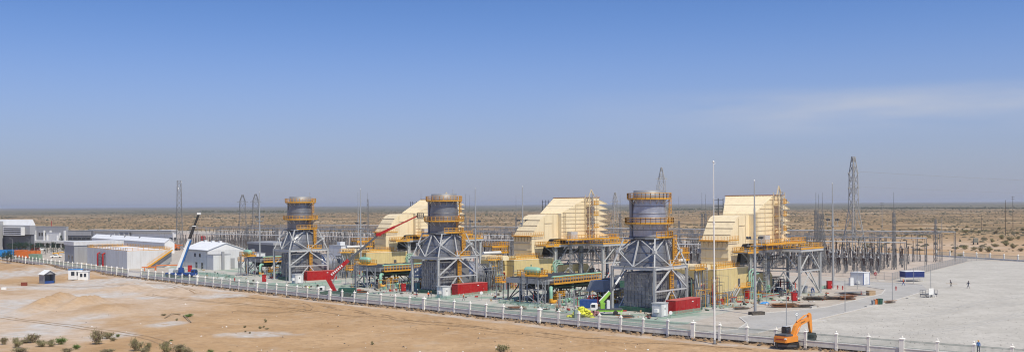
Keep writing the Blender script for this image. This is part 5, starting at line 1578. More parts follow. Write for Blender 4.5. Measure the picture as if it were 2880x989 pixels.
# dark glazed block
rt, La, Lr, h = building("dark glazed block left of the modern office", (256, 679), 190, 262, 648, wall_dark, wall_mid, .5, al=R(62), name="glazed_block")
for k in range(5):
    win(rt, 'a', Lr * (.04 + .19 * k), Lr * (.2 + .19 * k), h * .12, h * .42, glass)
MB().box(-.3, 0, -.1, Lr + .1, h * .55, h * .95).build("fascia", wall_mid, rt)
# grey hall with white pilasters
rt, La, Lr, h = building("grey hall with white pilasters and small red roof mast", (187, 676), 88, 192, 637, wall_mid, wall_grey, .5, al=R(58), name="pilaster_hall")
for u in (.02, .42, .60, .86, .9, .95):
    MB().box(-.9, .0, Lr * u, Lr * u + 1.3, 0, h * .72).build("pilaster", wall_white, rt)
for u in (.1, .2, .3):
    win(rt, 'a', Lr * (.5 + u * .8), Lr * (.5 + u * .8) + 2.0, h * .3, h * .55)
MB().bar((1, Lr * .45, h), (1, Lr * .45, h + 4), .3).build("roof_mast", red, rt)
rt, La, Lr, h = building("pale grey annex with two white towers in front of the pilaster hall", (166, 684), 130, 170, 654, wall_grey, wall_grey, .5, al=R(58), name="annex")
for u in (.05, .85):
    MB().box(-.8, .6, Lr * u, Lr * u + 1.4, 0, h * .75).build("tower", wall_white, rt)
# louvred hall at the left edge
rt, La, Lr, h = building("hall with striped louvre bank and white roof at the left edge", (88, 703), -60, 96, 659, wall_dark, roof_white, 0, al=R(58), name="louvre_hall")
MB().box(-1.2, La + .4, -.5, Lr + .5, h, h + 5.2).build("upper_storey", wall_mid, rt)
mb = MB(); mb.prism([(-.5, h + 5.2), (La * .4, h + 8.4), (La + .5, h + 5.2)], -.4, Lr + .4); mb.build("roof", roof_white, rt)
bk = MB().box(-3.4, -1.2, 4.0, Lr * .42, h - .4, h + 4.2).build("louvre_bank", wall_white, rt)
for k in range(4):
    MB().box(-3.5, -3.38, 4.6, Lr * .42 - .6, h + .2 + k * 1.0, h + .7 + k * 1.0).build("louvre", glass, bk)
MB().box(-3.6, -.8, Lr * .50, Lr * .58, 0, h + 7.4).build("duct_shaft", wall_mid, rt)
# low canopy with parked vehicles bay
rt, La, Lr, h = building("long low canopy building behind the conifers", (204, 696), 84, 208, 683, wall_grey, wall_mid, 0, al=R(58), name="canopy_building")
MB().box(-4.5, La, -1, Lr + 1, h, h + 1.3).build("roof", wall_grey, rt)
for k in range(9):
    MB().box(-4.2, -3.8, Lr * k / 8.0 - .2, Lr * k / 8.0 + .2, 0, h).build("column", wall_white, rt)
    if k < 8: win(rt, 'a', Lr * (k + .15) / 8, Lr * (k + .85) / 8, .3, h * .8, glass, "bay_door")
# control building behind the left stack
rt, La, Lr, h = building("dark grey flat control building behind the left stack", (770, 726), 697, 835, 690, wall_dark, wall_dark, .5, name="control_building")
MB().box(-.3, La + .3, -.3, Lr + .3, h + .16, h + 1.2).build("parapet", wall_mid, rt)
rt, La, Lr, h = building("small light grey store right of the white workshop", (718, 733), 672, 745, 712, wall_grey, wall_mid, .5, name="small_store", cat="store")
MB().box(La * .3, La * .3 + 1.4, Lr * .4, Lr * .4 + 1.6, h, h + 1.6).build("roof_unit", steel, rt)
rt, La, Lr, h = building("light grey store behind the left enclosure", (960, 730), 925, 985, 691, wall_grey, wall_mid, .5, name="small_store", cat="store")
MB().box(La * .3, La * .3 + 2.4, Lr * .3, Lr * .3 + 3, h, h + 1.6).build("roof_unit", wall_white, rt)

# small huts outside the fence, left foreground
def hut(label, px, by, w, d, h, m, mr, gab, al, name="hut", cat="hut"):
    root = thing(name, label, cat, GT(px, by), al)
    if gab:
        mb = MB(); mb.box(-w / 2, w / 2, d / 2 - .08, d / 2, 0, h); mb.box(-w / 2, -w / 2 + .08, -d / 2, d / 2, 0, h); mb.box(w / 2 - .08, w / 2, -d / 2, d / 2, 0, h); mb.build("wall", m, root)
        for s in (-1, 1):
            mb = MB(); mb.prism([(0, h + 1.2), (s * (w / 2 + .4), h - .15), (s * (w / 2 + .4), h - .05), (0, h + 1.32)], -d / 2 - .4, d / 2 + .2); mb.build("roof_slope", mr, root)
        mb = MB(); mb.prism([(-w / 2, h), (0, h + 1.15), (w / 2, h)], -d / 2, -d / 2 + .06); mb.build("gable", m, root)
        MB().box(-w / 2 + .3, w / 2 - .3, -d / 2 + .3, d / 2 - .3, 0, .8).build("blue_load", blue, root)
    else:
        MB().box(-w / 2, w / 2, -d / 2, d / 2, .15, h).build("body", m, root)
        MB().box(-w / 2 - .12, w / 2 + .12, -d / 2 - .12, d / 2 + .12, h, h + .16).build("roof", mr, root)
        MB().box(-w / 2 - .02, w / 2 + .02, -d / 2 - .02, d / 2 + .02, 0, .15).build("base_frame", grey_steel, root)
        for x in (-w * .3, w * .08):
            wn = MB().box(x, x + w * .24, -d / 2 - .05, -d / 2 + .02, h * .42, h * .82).build("window", glass, root)
            MB().box(x - .06, x + w * .24 + .06, -d / 2 - .09, -d / 2 - .01, h * .36, h * .415).build("sill", white, wn)
        dd_ = MB().box(w / 2 - .02, w / 2 + .05, -d * .25, d * .25, .2, h * .85).build("door", wall_grey, root); MB().box(w / 2 + .04, w / 2 + .1, -d * .2, -d * .14, 1.0, 1.15).build("handle", steel, dd_)
    return root
hut("small open gabled shelter with pale roof in the left sand", 133, 797, 3.6, 3.6, 3.0, wall_mid, white, True, R(48), "shelter", "shelter")
hut("white cabin with blue roof edge in the left sand", 213, 786, 4.4, 3.0, 3.3, wall_white, sky_blue, False, R(18), "site_cabin", "cabin")
hut("white guard booth with dark windows beside the blue edged cabin", 236, 786, 3.2, 2.6, 2.9, white, white, False, R(10), "guard_booth", "booth")
# yard objects on the right
p = G(2428, 801)
root = thing("site_cabin", "white and grey cabin with dark blue trim by the yard road", "cabin", p, R(42))
MB().box(0, 3.3, -.1, 4.0, .1, 3.5).build("body", wall_white, root)
MB().box(-.1, 3.4, -.2, 4.1, 3.5, 3.66).build("roof", wall_white, root)
for x, y in ((0, -.1), (3.22, -.1), (0, 3.92)):
    MB().box(x - .03, x + .11, y - .03, y + .11, 0, 3.5).build("corner_trim", blue, root)
MB().box(-.02, 3.32, -.14, 4.02, 0, .12).build("base_frame", blue, root)
MB().box(-.5, -.02, 1.2, 2.1, .3, 1.1).build("air_conditioner", white, root)
d_ = MB().box(1.2, 2.1, -.16, -.09, .15, 2.3).build("door", wall_grey, root); MB().box(1.9, 2.0, -.22, -.16, 1.1, 1.25).build("handle", steel, d_)
p = G(2565, 790)
root = thing("canopy", "shelter with white roof and hanging dark blue sides by the yard fence", "canopy", p, R(8))
for x in (-2.9, 2.9):
    for y in (-1.6, 1.6):
        MB().bar((x, y, 0), (x, y, 3.0), .1).build("post", white, root)
MB().box(-3.1, 3.1, -1.8, 1.8, 3.0, 3.14).build("roof", white, root)
MB().box(-3.05, 3.05, -1.78, -1.72, 1.3, 3.0).build("side_sheet", navy, root)
MB().box(-3.05, -2.99, -1.75, 1.75, 1.3, 3.0).build("side_sheet", navy, root); MB().box(2.99, 3.05, -1.75, 1.75, 1.3, 3.0).build("side_sheet", navy, root); MB().box(-3.05, 3.05, 1.72, 1.78, 1.5, 3.0).build("side_sheet", navy, root)
mb = MB(); mb.box(-2.6, 2.6, -.4, .4, .42, .5); mb.build("bench", timber, root)
p = G(2612, 834)
root = thing("board_platform", "small scaffold platform with a white board in the gravel yard", "platform", p, R(25))
MB().box(-2, 2, -.9, .9, .55, .65).build("deck", dark_steel, root)
mb = MB(); rail_bits(mb, [(-2, -.9, .65), (-2, .9, .65), (2, .9, .65), (2, -.9, .65)], 1.1, 1.0, .07); mb.build("railing", steel, root)
for x in (-1.9, 0, 1.9):
    MB().bar((x, -.8, 0), (x, -.8, .6), .09).build("leg", steel, root); MB().bar((x, .8, 0), (x, .8, .6), .09).build("leg", steel, root)
mb = MB(); mb.box(-1.5, .1, -1.5, -1.44, .7, 2.3); mb.build("board", white, root)
bars(root, "board_leg", white, [((-1.3, -1.5, 0), (-1.3, -1.46, .8)), ((0, -1.5, 0), (0, -1.46, .8)), ((-.1, -2.3, 0), (-.1, -1.5, 1.6))], .07)
# ---------------------------------------------------------------- vehicles
mb = MB(); mb.lathe([(.34, -.16), (.5, -.17), (.52, -.1), (.52, .1), (.5, .17), (.34, .16)], 14, (0, 0, 0), 0, Matrix.Rotation(R(90), 4, 'X'))
o = mb.build("tyre", black); TY = o.data; bpy.data.objects.remove(o)
mb = MB(); mb.lathe([(.05, -.13), (.33, -.12), (.35, -.15), (.35, .15), (.33, .12), (.05, .13)], 12, (0, 0, 0), 0, Matrix.Rotation(R(90), 4, 'X'))
o = mb.build("rim", steel); RI = o.data; bpy.data.objects.remove(o)
def wheel(root, x, y, s=1.0):
    w = inst(TY, "wheel", root, (x, y, .52 * s), (0, 0, 0), (s, s, s)); inst(RI, "rim", w)
def rb(root, name, m, x0, x1, y0, y1, z0, z1, r=.08):
    vs, fs = rbox(x1 - x0, y1 - y0, z1 - z0, r)
    c = Vector(((x0 + x1) / 2, (y0 + y1) / 2, z0))
    mb = MB(); mb.add([v + c for v in vs], fs); return mb.build(name, m, root)
def truck_cab(root, x, m, w=2.4, L=1.9, h=1.9, z=.9, f=1):
    vs, fs = rbox(L, w, h, .16)
    for v in vs:
        if v.z > h * .55 and v.x > 0: v.x -= (v.z - h * .55) * .35
    mb = MB(); mb.add([Vector((v.x * f, v.y, v.z)) + Vector((x, 0, z)) for v in vs], fs); c = mb.build("cab", m, root)
    k = h * .55
    mb = MB(); mb.add([(x + f * (L / 2 + .02), -w * .42, z + k), (x + f * (L / 2 + .02), w * .42, z + k), (x + f * (L / 2 - (h * .36) * .35 + .02), w * .40, z + h * .9), (x + f * (L / 2 - (h * .36) * .35 + .02), -w * .40, z + h * .9)], [(0, 1, 2, 3)]); mb.build("windscreen", glass, c)
    for s in (-1, 1):
        MB().box(x - L * .28, x + L * .22, s * w / 2 - .02 * (s < 0) - (.0 if s > 0 else .01), s * w / 2 + .03 * (s > 0), z + h * .52, z + h * .86).build("side_window", glass, c)
        MB().box(x + f * L / 2 - .04, x + f * L / 2 + .04, s * w * .34 - .15, s * w * .34 + .15, z + .2, z + .4).build("headlight", white, c)
def boom(root, p, q, w0, w1, m, name="boom"):
    p, q = Vector(p), Vector(q)
    mb = MB(); d = (q - p).normalized(); a = Vector((0, 1, 0)); b_ = d.cross(a).normalized()
    A = [p + a * i * w0 * .8 + b_ * j * w0 for i, j in ((-.5, -.5), (.5, -.5), (.5, .5), (-.5, .5))]
    B = [q + a * i * w1 * .8 + b_ * j * w1 for i, j in ((-.5, -.5), (.5, -.5), (.5, .5), (-.5, .5))]
    mb.loft(A, B); return mb.build(name, m, root)
# blue and white mobile crane with raised boom
p = G(505, 779); k = mpp(p)
cr = thing("mobile_crane", "blue mobile crane with raised white and black boom by the workshop", "crane", p, R(-8))
rb(cr, "carrier", blue, -4.6, 4.6, -1.3, 1.3, .75, 1.6)
truck_cab(cr, 5.3, blue, 2.4, 1.6, 1.9, .8)
for x in (-3.8, -2.4, 2.2, 3.6):
    for y in (-1.15, 1.15): wheel(cr, x, y, 1.15)
for x in (-4.4, 4.2):
    MB().box(x - .2, x + .2, -2.6, 2.6, .6, .85).build("outrigger", blue, cr)
rb(cr, "turntable", grey_steel, -1.9, 1.4, -1.2, 1.2, 1.65, 2.5); rb(cr, "operator_cab", blue, .2, 1.9, -1.5, -.5, 1.7, 3.4, .12); rb(cr, "counterweight", wall_white, -3.4, -1.8, -1.2, 1.2, 1.6, 3.0)
P0 = Vector((-.6, 0, 2.6)); T = Vector(((562 - 511) * k, 2.0, top_z(p, 562, 601)))
P1 = P0.lerp(T, .54); P2 = P0.lerp(T, .78)
boom(cr, P0, P1, 1.0, .8, white); boom(cr, P0 + Vector((.6, -.02, -.15)), P1 + Vector((.5, -.02, -.15)), .85, .7, mat("crane_blue", (.03, .13, .36), .45), "boom_underside"); boom(cr, P1, P2, .82, .74, black, "boom_section"); boom(cr, P2, T, .62, .56, black, "boom_section")
for u in (.54, .78):
    c_ = P0.lerp(T, u); rb(cr, "collar", white, c_.x - .5, c_.x + .5, -.5 + c_.y, .5 + c_.y, c_.z - .15, c_.z + .15, .04)
MB().box(T.x - .55, T.x + .65, T.y - .3, T.y + .3, T.z - .25, T.z + .45).build("boom_head", white, cr)
MB().tube((.9, 0, 2.2), P0.lerp(T, .3) - Vector((-.2, 0, .3)), .18, n=8).build("lift_cylinder", steel, cr)
# red aerial lift on a green truck
p = G(948, 833); k = mpp(p)
al_ = thing("aerial_lift_truck", "dark green truck with long red lifting boom folded out to the right", "lift truck", p, R(-4))
rb(al_, "chassis", dark_green, -4.4, 5.2, -1.2, 1.2, .8, 1.5); truck_cab(al_, -4.0, white, 2.3, 1.7, 1.9, .8, -1)
for x in (-3.6, 1.6, 3.0):
    for y in (-1.1, 1.1): wheel(al_, x, y, 1.1)
rb(al_, "deck_box", dark_green, .6, 5.0, -1.25, 1.25, 1.5, 2.3)
bx_ = (940 - 948) * k
mb = MB(); mb.loft([Vector((bx_ - .4, -.5, 1.5)), Vector((bx_ + .6, -.5, 1.5)), Vector((bx_ + .6, .5, 1.5)), Vector((bx_ - .4, .5, 1.5))], [Vector((bx_ - 2.1, -.45, 4.5)), Vector((bx_ - 1.2, -.45, 5.0)), Vector((bx_ - 1.2, .45, 5.0)), Vector((bx_ - 2.1, .45, 4.5))]); mb.build("turret", red, al_)
A = Vector((bx_ - 1.9, 0, 4.7)); B = Vector(((1064 - 948) * k, 1.5, top_z(p, 1064, 659))); Cc = Vector(((1172 - 948) * k, 3.0, top_z(p, 1172, 607)))
boom(al_, A, A.lerp(B, .42), 1.15, .9, red); boom(al_, A.lerp(B, .40), A.lerp(B, .97), .62, .5, dark_steel, "inner_boom")
rb(al_, "knuckle", red, B.x - .6, B.x + .7, B.y - .4, B.y + .4, B.z - .4, B.z + .4)
boom(al_, B, B.lerp(Cc, .42), .75, .6, red, "jib"); boom(al_, B.lerp(Cc, .4), Cc, .42, .34, pipe_red, "jib_extension")
mb = MB(); q = Cc
mb.box(q.x, q.x + 1.6, q.y - .6, q.y + .6, q.z - .6, q.z - .5); rail_bits(mb, [(q.x, q.y - .6, q.z - .5), (q.x + 1.6, q.y - .6, q.z - .5), (q.x + 1.6, q.y + .6, q.z - .5), (q.x, q.y + .6, q.z - .5), (q.x, q.y - .6, q.z - .5)], 1.2, .5, .08); mb.build("basket", dark_steel, al_)
MB().tube(A + Vector((1.2, 0, -1.6)), A.lerp(B, .22) - Vector((0, 0, .3)), .16, n=8).build("lift_cylinder", steel, al_)
lt_ = MB()
for j in range(7):
    c0 = A.lerp(B, .10 + j * .032); d = (B - A).normalized(); lt_.box(-.16, .16, -.012, .012, -.28, .28, 0, Matrix.Translation(c0 + Vector((0, -.50, 0))) @ Matrix.Rotation(-math.atan2(d.z, d.x), 4, 'Y'))
lt_.build("white_lettering", white, al_)
# lime green telescopic lift with white cab
p = G(1700, 884); k = mpp(p)
gl = thing("lime_lift_truck", "lime green boom lift truck with white cab beside the yellow sacks", "lift truck", p, R(-6))
rb(gl, "chassis", lime, -3.1, 4.0, -1.1, 1.1, .75, 1.15); rb(gl, "deck", dark_steel, -1.8, 3.9, -1.15, 1.15, 1.15, 1.35)
truck_cab(gl, -2.3, white, 2.2, 1.7, 1.7, .8, -1); gl.children[-1]
for x in (-2.2, 2.4):
    for y in (-1.0, 1.0): wheel(gl, x, y, 1.0)
for x in (-1.2, 3.6):
    MB().bar((x, -1.9, .1), (x, -1.2, 1.0), .16).build("outrigger", lime, gl)
rb(gl, "turret", lime, -.9, .2, -.6, .6, 1.35, 2.7, .15)
rb(gl, "operator_console", wall_white, .5, 1.2, -1.1, -.3, 1.4, 3.2, .1)
A = Vector((-.8, -.1, 2.6)); B = Vector(((1716 - 1700) * k, .2, top_z(p, 1716, 821))); Cc = Vector(((1737 - 1700) * k, .5, top_z(p, 1737, 790)))
boom(gl, A, B, .72, .58, lime); boom(gl, A + Vector((-.25, -.05, .35)), B + Vector((-.2, -.05, .3)), .35, .28, white, "boom_stripe"); boom(gl, B, B.lerp(Cc, .75), .5, .42, dark_steel, "inner_boom"); boom(gl, B.lerp(Cc, .7), Cc + (Cc - B) * .4, .42, .36, white, "boom_tip")
bars(gl, "jib", dark_steel, [(Cc, Cc + Vector((1.6, .6, 3.2)))], .2)
MB().box(Cc.x + .5, Cc.x + 1.5, Cc.y - .4, Cc.y + .5, Cc.z - 1.3, Cc.z + .1).build("basket", dark_green, gl)
# orange excavator in the sand
p = GT(2214, 980)
ex = thing("excavator", "orange crawler excavator with raised boom in front of the fence", "excavator", p, R(-14))
for s in (-1, 1):
    mb = MB(); pr_ = []
    for k_ in range(9): t_ = R(90 + k_ * 22.5); pr_.append((-1.55 + .44 * math.cos(t_), .46 + .44 * math.sin(t_)))
    for k_ in range(9): t_ = R(-90 + k_ * 22.5); pr_.append((1.55 + .44 * math.cos(t_), .46 + .44 * math.sin(t_)))
    mb.prism(pr_, s * 1.05 - .3, s * 1.05 + .3); tr_o = mb.build("track", black, ex)
    mb = MB()
    for k_ in range(16):
        mb.box(-1.75 + k_ * .23, -1.63 + k_ * .23, s * 1.05 - .31, s * 1.05 + .31, .89, .94)
    mb.build("track_shoes", bitumen, tr_o)
    MB().box(-1.5, 1.5, s * 1.05 - .33, s * 1.05 + .33, .3, .62).build("track_frame", dark_steel, tr_o)
MB().box(-1.0, 1.0, -.8, .8, .35, .85).build("undercarriage", dark_steel, ex)
MB().lathe([(.75, .85), (.75, 1.02)], 18).build("slew_ring", dark_steel, ex)
HA = R(14 + 40)
up = MB()
hs_ = Matrix.Rotation(HA, 4, 'Z')
def exb(name, m, x0, x1, y0, y1, z0, z1, r=.1):
    vs, fs = rbox(x1 - x0, y1 - y0, z1 - z0, r); c = Vector(((x0 + x1) / 2, (y0 + y1) / 2, z0))
    mb = MB(); mb.add([hs_ @ (v + c) for v in vs], fs); return mb.build(name, m, ex)
hsb = exb("house", orange, -2.1, 1.5, -1.25, 1.25, 1.0, 2.05, .16)
exb("engine_cover", dark_steel, -1.9, .1, -1.15, 1.15, 2.02, 2.3, .08)
cbx = exb("operator_cab", black, .0, 1.5, .25, 1.22, 2.0, 3.35, .12)
for a_ in ((-.02, .1, .35, 1.1, 2.45, 3.15), (.2, 1.3, 1.19, 1.24, 2.4, 3.15), (.2, 1.3, .23, .28, 2.4, 3.15), (1.42, 1.53, .35, 1.1, 2.3, 3.15)):
    mb = MB(); mb.box(*a_, 0, hs_); mb.build("cab_window", glass, cbx)
mb = MB(); mb.box(.2, 1.4, .32, 1.15, 3.35, 3.42, 0, hs_); mb.build("cab_roof", pale_steel, cbx)
mb = MB(); mb.box(-2.125, -2.09, -.8, .8, 1.42, 1.62, 0, hs_); mb.build("rear_lettering", pipe_red, hsb)
for s in (-1,):
    mb = MB(); mb.box(-2.13, -1.95, -1.26, -.95, 1.55, 1.8, 0, hs_); mb.build("tail_lamp", white, hsb)
def exprism(name, m, poly, y0, y1):
    mb = MB(); mb.prism(poly, y0, y1); mb.v = [tuple(hs_ @ Vector(v)) for v in mb.v]; return mb.build(name, m, ex)
exprism("boom", orange, [(.9, 1.7), (1.3, 2.0), (2.1, 3.45), (2.9, 4.0), (6.25, 4.65), (6.4, 4.3), (6.15, 4.05), (3.2, 3.3), (2.75, 2.95), (1.7, 1.5), (1.2, 1.3)], -.28, .28)
exprism("stick", orange, [(5.9, 5.0), (6.35, 5.35), (6.7, 5.05), (6.95, 2.6), (6.85, 1.9), (6.55, 1.9), (6.25, 2.9), (5.95, 4.3)], -.2, .2)
mb = MB(); mb.tube((2.7, 0, 4.05), (4.9, 0, 4.95), .14, n=8); mb.tube((4.9, 0, 4.95), (6.1, 0, 5.15), .07, n=8); mb.v = [tuple(hs_ @ Vector(v)) for v in mb.v]; mb.build("stick_cylinder", orange, ex)
for s in (-.42, .42):
    mb = MB(); mb.tube((1.5, s, 1.5), (2.9, s, 2.9), .11, n=8); mb.tube((2.9, s, 2.9), (3.4, s, 3.5), .06, n=8); mb.v = [tuple(hs_ @ Vector(v)) for v in mb.v]; mb.build("boom_cylinder", orange, ex)
mb = MB(); mb.tube((6.75, 0, 4.4), (7.1, 0, 2.5), .1, n=8); mb.v = [tuple(hs_ @ Vector(v)) for v in mb.v]; mb.build("bucket_cylinder", dark_steel, ex)
bk = exprism("bucket", black, [(6.4, 2.0), (7.1, 1.95), (7.45, 1.3), (7.2, .65), (6.5, .5), (5.9, .8), (6.05, .95), (6.5, .85), (6.75, 1.2), (6.35, 1.7)], -.75, .75)
for j in range(5):
    mb = MB(); y = -.65 + j * .3; mb.box(5.65, 5.98, y, y + .1, .72, .86, 0, hs_); mb.build("tooth", dark_steel, bk)
mb = MB()
for j in range(6):
    mb.box(3.5 + j * .22, 3.62 + j * .22, -.295, -.283, 3.72 + j * .045, 3.92 + j * .045, 0, hs_)
mb.build("boom_lettering", black, ex)
# small vehicles and containers on the left
def car(label, px, by, m, rz, L=4.4, name="car", cat="car", pick=False):
    root = thing(name, label, cat, GT(px, by) if px > 2600 else G(px, by), rz)
    rb(root, "body", m, -L / 2, L / 2, -.9, .9, .45, 1.05, .14)
    vs, fs = rbox(L * (.34 if pick else .55), 1.6, .7, .22)
    for v in vs:
        if v.z > .4: v.x *= .82
    mb = MB(); mb.add([v + Vector((L * (.05 if pick else -.05), 0, 1.03)) for v in vs], fs); c = mb.build("cabin", m, root)
    for s in (-1, 1):
        MB().box(-L * .16, L * .12, s * .8 - .02, s * .8 + .02, 1.2, 1.6).build("side_window", glass, c)
    MB().box(L * .2, L * .235, -.65, .65, 1.15, 1.55).build("windscreen", glass, c)
    for x in (-L * .31, L * .31):
        for y in (-.8, .8): wheel(root, x, y, .66)
    return root
car("white car parked beside the blue container", 28, 725, white, R(25))
car("white pickup parked below the yellow boom", 158, 724, white, R(20), 5.2, "pickup", "pickup", True)
car("pale car parked left of the small conifers", 118, 704, wall_white, R(30))
car("white car under the canopy edge", 205, 694, white, R(30))
car("white van standing far behind the blue crane boom", 570, 690, white, R(20), 6.0, "van", "van")
def container(label, px, by, L, m, rz, h=2.6):
    root = thing("shipping_container", label, "container", G(px, by), rz)
    MB().box(-L / 2, L / 2, 0, 2.44, .1, h).build("body", m, root)
    cmb = MB(); n = int(L / .3)
    for k_ in range(n):
        cmb.box(-L / 2 + .1 + k_ * .3, -L / 2 + .25 + k_ * .3, -.05, .0, .2, h - .1)
    cmb.build("corrugation", m, root)['kind'] = 'stuff'
    MB().box(-L / 2 - .03, L / 2 + .03, -.06, 2.5, h, h + .08).build("roof", m, root)
    for x in (-L / 2, L / 2 - .12):
        MB().box(x - .02, x + .14, -.08, .06, 0, h).build("corner_post", m, root)
container("bright blue container at the left edge", 12, 722, 12.2, sky_blue, R(-4), 3.4)
container("left orange container behind the fence", 54, 724, 6.1, cont_orange, R(-20), 3.6)
container("middle orange container behind the fence", 73, 726, 6.1, cont_orange, R(-20), 3.4)
container("right orange container with pale top behind the fence", 90, 723, 6.1, cont_orange, R(-20), 3.2)
container("faded green container right of the orange ones", 94, 729, 6.0, mat("faded_green", (.20, .30, .22), .7, 0, .1, .6, dust=.2), R(-25), 2.4)
container("small blue box trailer behind the lime lift truck", 1655, 866, 4.0, blue, R(-10), 1.8)
p = G(98, 706); tr = thing("tractor", "red tractor in front of the canopy building", "tractor", p, R(60))
rb(tr, "bonnet", red, 0, 2.6, -.6, .6, 1.0, 2.0); rb(tr, "cab", red, -1.6, .2, -.8, .8, 1.0, 3.4, .15)
MB().box(-1.4, .1, -.83, .83, 2.1, 3.1).build("window", glass, tr)
for x, s in ((-1, 1.6), (1.9, 1.0)):
    for y in (-1.0, 1.0): wheel(tr, x, y, s)
p = G(163, 722); yc = thing("yellow_boom_truck", "yellow crane boom lying level above the white pickup", "crane", p, R(10))
yc.scale = (.55, .55, .55)
rb(yc, "carrier", yellow_rail, -3, 3, -1.1, 1.1, .8, 1.8)
for x in (-2, 2):
    for y in (-1, 1): wheel(yc, x, y, 1.1)
boom(yc, (-4.5, 0, 3.1), (5.0, 0, 4.4), .9, .7, yellow_rail); MB().box(-.6, .6, -.6, .6, 1.8, 3.4).build("turret", yellow_rail, yc)
p = G(495, 703); oc = thing("orange_loader", "orange loader parked at the end of the white store", "loader", p, R(-20))
rb(oc, "body", cont_orange, -2, 2, -1.2, 1.2, .8, 2.2, .2); boom(oc, (-1, 0, 2.6), (4.5, 0, 2.9), .7, .4, cont_orange)
rb(oc, "cab", cont_orange, -1.6, -.2, -1.0, 1.0, 2.1, 3.4, .15); MB().box(-1.5, -.3, -1.03, 1.03, 2.5, 3.2).build("window", glass, oc)
for x in (-1.4, 1.4):
    for y in (-1.1, 1.1): wheel(oc, x, y, 1.3)
p = GT(2744, 686); dt = thing("dump_truck", "dusty grey green truck driving in the scrub beyond the yard", "truck", p, R(70))
rb(dt, "box_body", mat("dusty_green", (.20, .22, .19), .8, 0, .1, .5, dust=.5), -2.6, 1.4, -1.25, 1.25, 1.1, 3.6, .1); truck_cab(dt, 2.4, mat("dusty_green", (.2, .2, .2)), 2.4, 1.8, 2.0, .9)
for x in (-2, -.6, 2.2):
    for y in (-1.1, 1.1): wheel(dt, x, y, 1.1)
p = GT(2585, 651); wn_ = thing("farm_trailer", "low dark trailer standing in the scrub beyond the switchyard", "trailer", p, R(5))
rb(wn_, "bed", bark, -4.5, 4.5, -1.2, 1.2, 1.0, 1.5)
for x in (-3, 3):
    for y in (-1, 1): wheel(wn_, x, y, 1.1)
car("dusty red car parked in the scrub beyond the switchyard", 2625, 649, mat("dusty_red", (.16, .05, .04), .7, 0, .1, 1, dust=.3), R(20), 5.0)
# ---------------------------------------------------------------- people: one continuous skinned body each, helmet as a part
def body_mesh(pose, mats4):
    """pose: leg swing, arm swing, lean (radians). materials: skin, top, trousers, boots"""
    sw, ar, lean = pose
    def lp(p): return (p[0] + math.sin(lean) * max(0, p[2] - .92) * 1.0, p[1], p[2] - (1 - math.cos(lean)) * max(0, p[2] - .92))
    J = {'pel': (0, 0, .95), 'sp': (0, 0, 1.15), 'ch': (0, 0, 1.36), 'nk': (0, 0, 1.5), 'hd': (.02, 0, 1.62), 'ht': (.02, 0, 1.74)}
    for s, n in ((1, 'l'), (-1, 'r')):
        q = sw * s
        J['hip' + n] = (0, .10 * s, .90); J['kn' + n] = (math.sin(q) * .45 + .03, .11 * s, .90 - math.cos(q) * .43); J['an' + n] = (math.sin(q) * .85 - .02, .11 * s, .09 + (.06 if q < -.1 else 0)); J['to' + n] = (J['an' + n][0] + .17, .12 * s, .05)
        w = -ar * s
        J['sh' + n] = (0, .19 * s, 1.42); J['el' + n] = (math.sin(w) * .28 - .02, .25 * s, 1.42 - math.cos(w) * .28); J['wr' + n] = (J['el' + n][0] + math.sin(w + .35) * .25, .25 * s, J['el' + n][2] - math.cos(w + .35) * .24); J['ha' + n] = (J['wr' + n][0] + .03, .245 * s, J['wr' + n][2] - .1)
    B = [('pel', 'sp', 1), ('sp', 'ch', 1), ('ch', 'nk', 1), ('nk', 'hd', 0), ('hd', 'ht', 0)]
    for n in 'lr':
        B += [('pel', 'hip' + n, 2), ('hip' + n, 'kn' + n, 2), ('kn' + n, 'an' + n, 2), ('an' + n, 'to' + n, 3), ('ch', 'sh' + n, 1), ('sh' + n, 'el' + n, 1), ('el' + n, 'wr' + n, 1), ('wr' + n, 'ha' + n, 0)]
    RAD = {'pel': (.16, .13), 'sp': (.155, .12), 'ch': (.18, .13), 'nk': (.065, .065), 'hd': (.10, .085), 'ht': (.075, .065), 'hip': (.105, .1), 'kn': (.07, .07), 'an': (.05, .05), 'to': (.045, .04), 'sh': (.075, .075), 'el': (.052, .052), 'wr': (.036, .036), 'ha': (.042, .025)}
    names = list(J); idx = {n: i for i, n in enumerate(names)}
    for n in names: J[n] = lp(J[n])
    me = bpy.data.meshes.new("body"); me.from_pydata([J[n] for n in names], [(idx[a], idx[b_]) for a, b_, _ in B], [])
    ob = bpy.data.objects.new("body_tmp", me); COL.objects.link(ob)
    sk = ob.modifiers.new("s", 'SKIN'); ob.modifiers.new("d", 'SUBSURF').levels = 1
    for n, v in zip(names, me.skin_vertices[0].data):
        k = n if n in RAD else n[:-1]
        v.radius = RAD[k]; v.use_root = (n == 'pel')
    dg = bpy.context.evaluated_depsgraph_get(); dg.update()
    em = bpy.data.meshes.new_from_object(ob.evaluated_get(dg))
    bpy.data.objects.remove(ob)
    em.materials.clear()
    for m in mats4: em.materials.append(m)
    segs = [(Vector(J[a]), Vector(J[b_]), mi) for a, b_, mi in B]
    for f in em.polygons:
        c = f.center; best = (9, 0)
        for a, b_, mi in segs:
            d = b_ - a; u = max(0, min(1, (c - a).dot(d) / d.length_squared)); best = min(best, ((c - a - d * u).length, mi))
        f.material_index = best[1]; f.use_smooth = True
    return em, Vector(J['hd'])
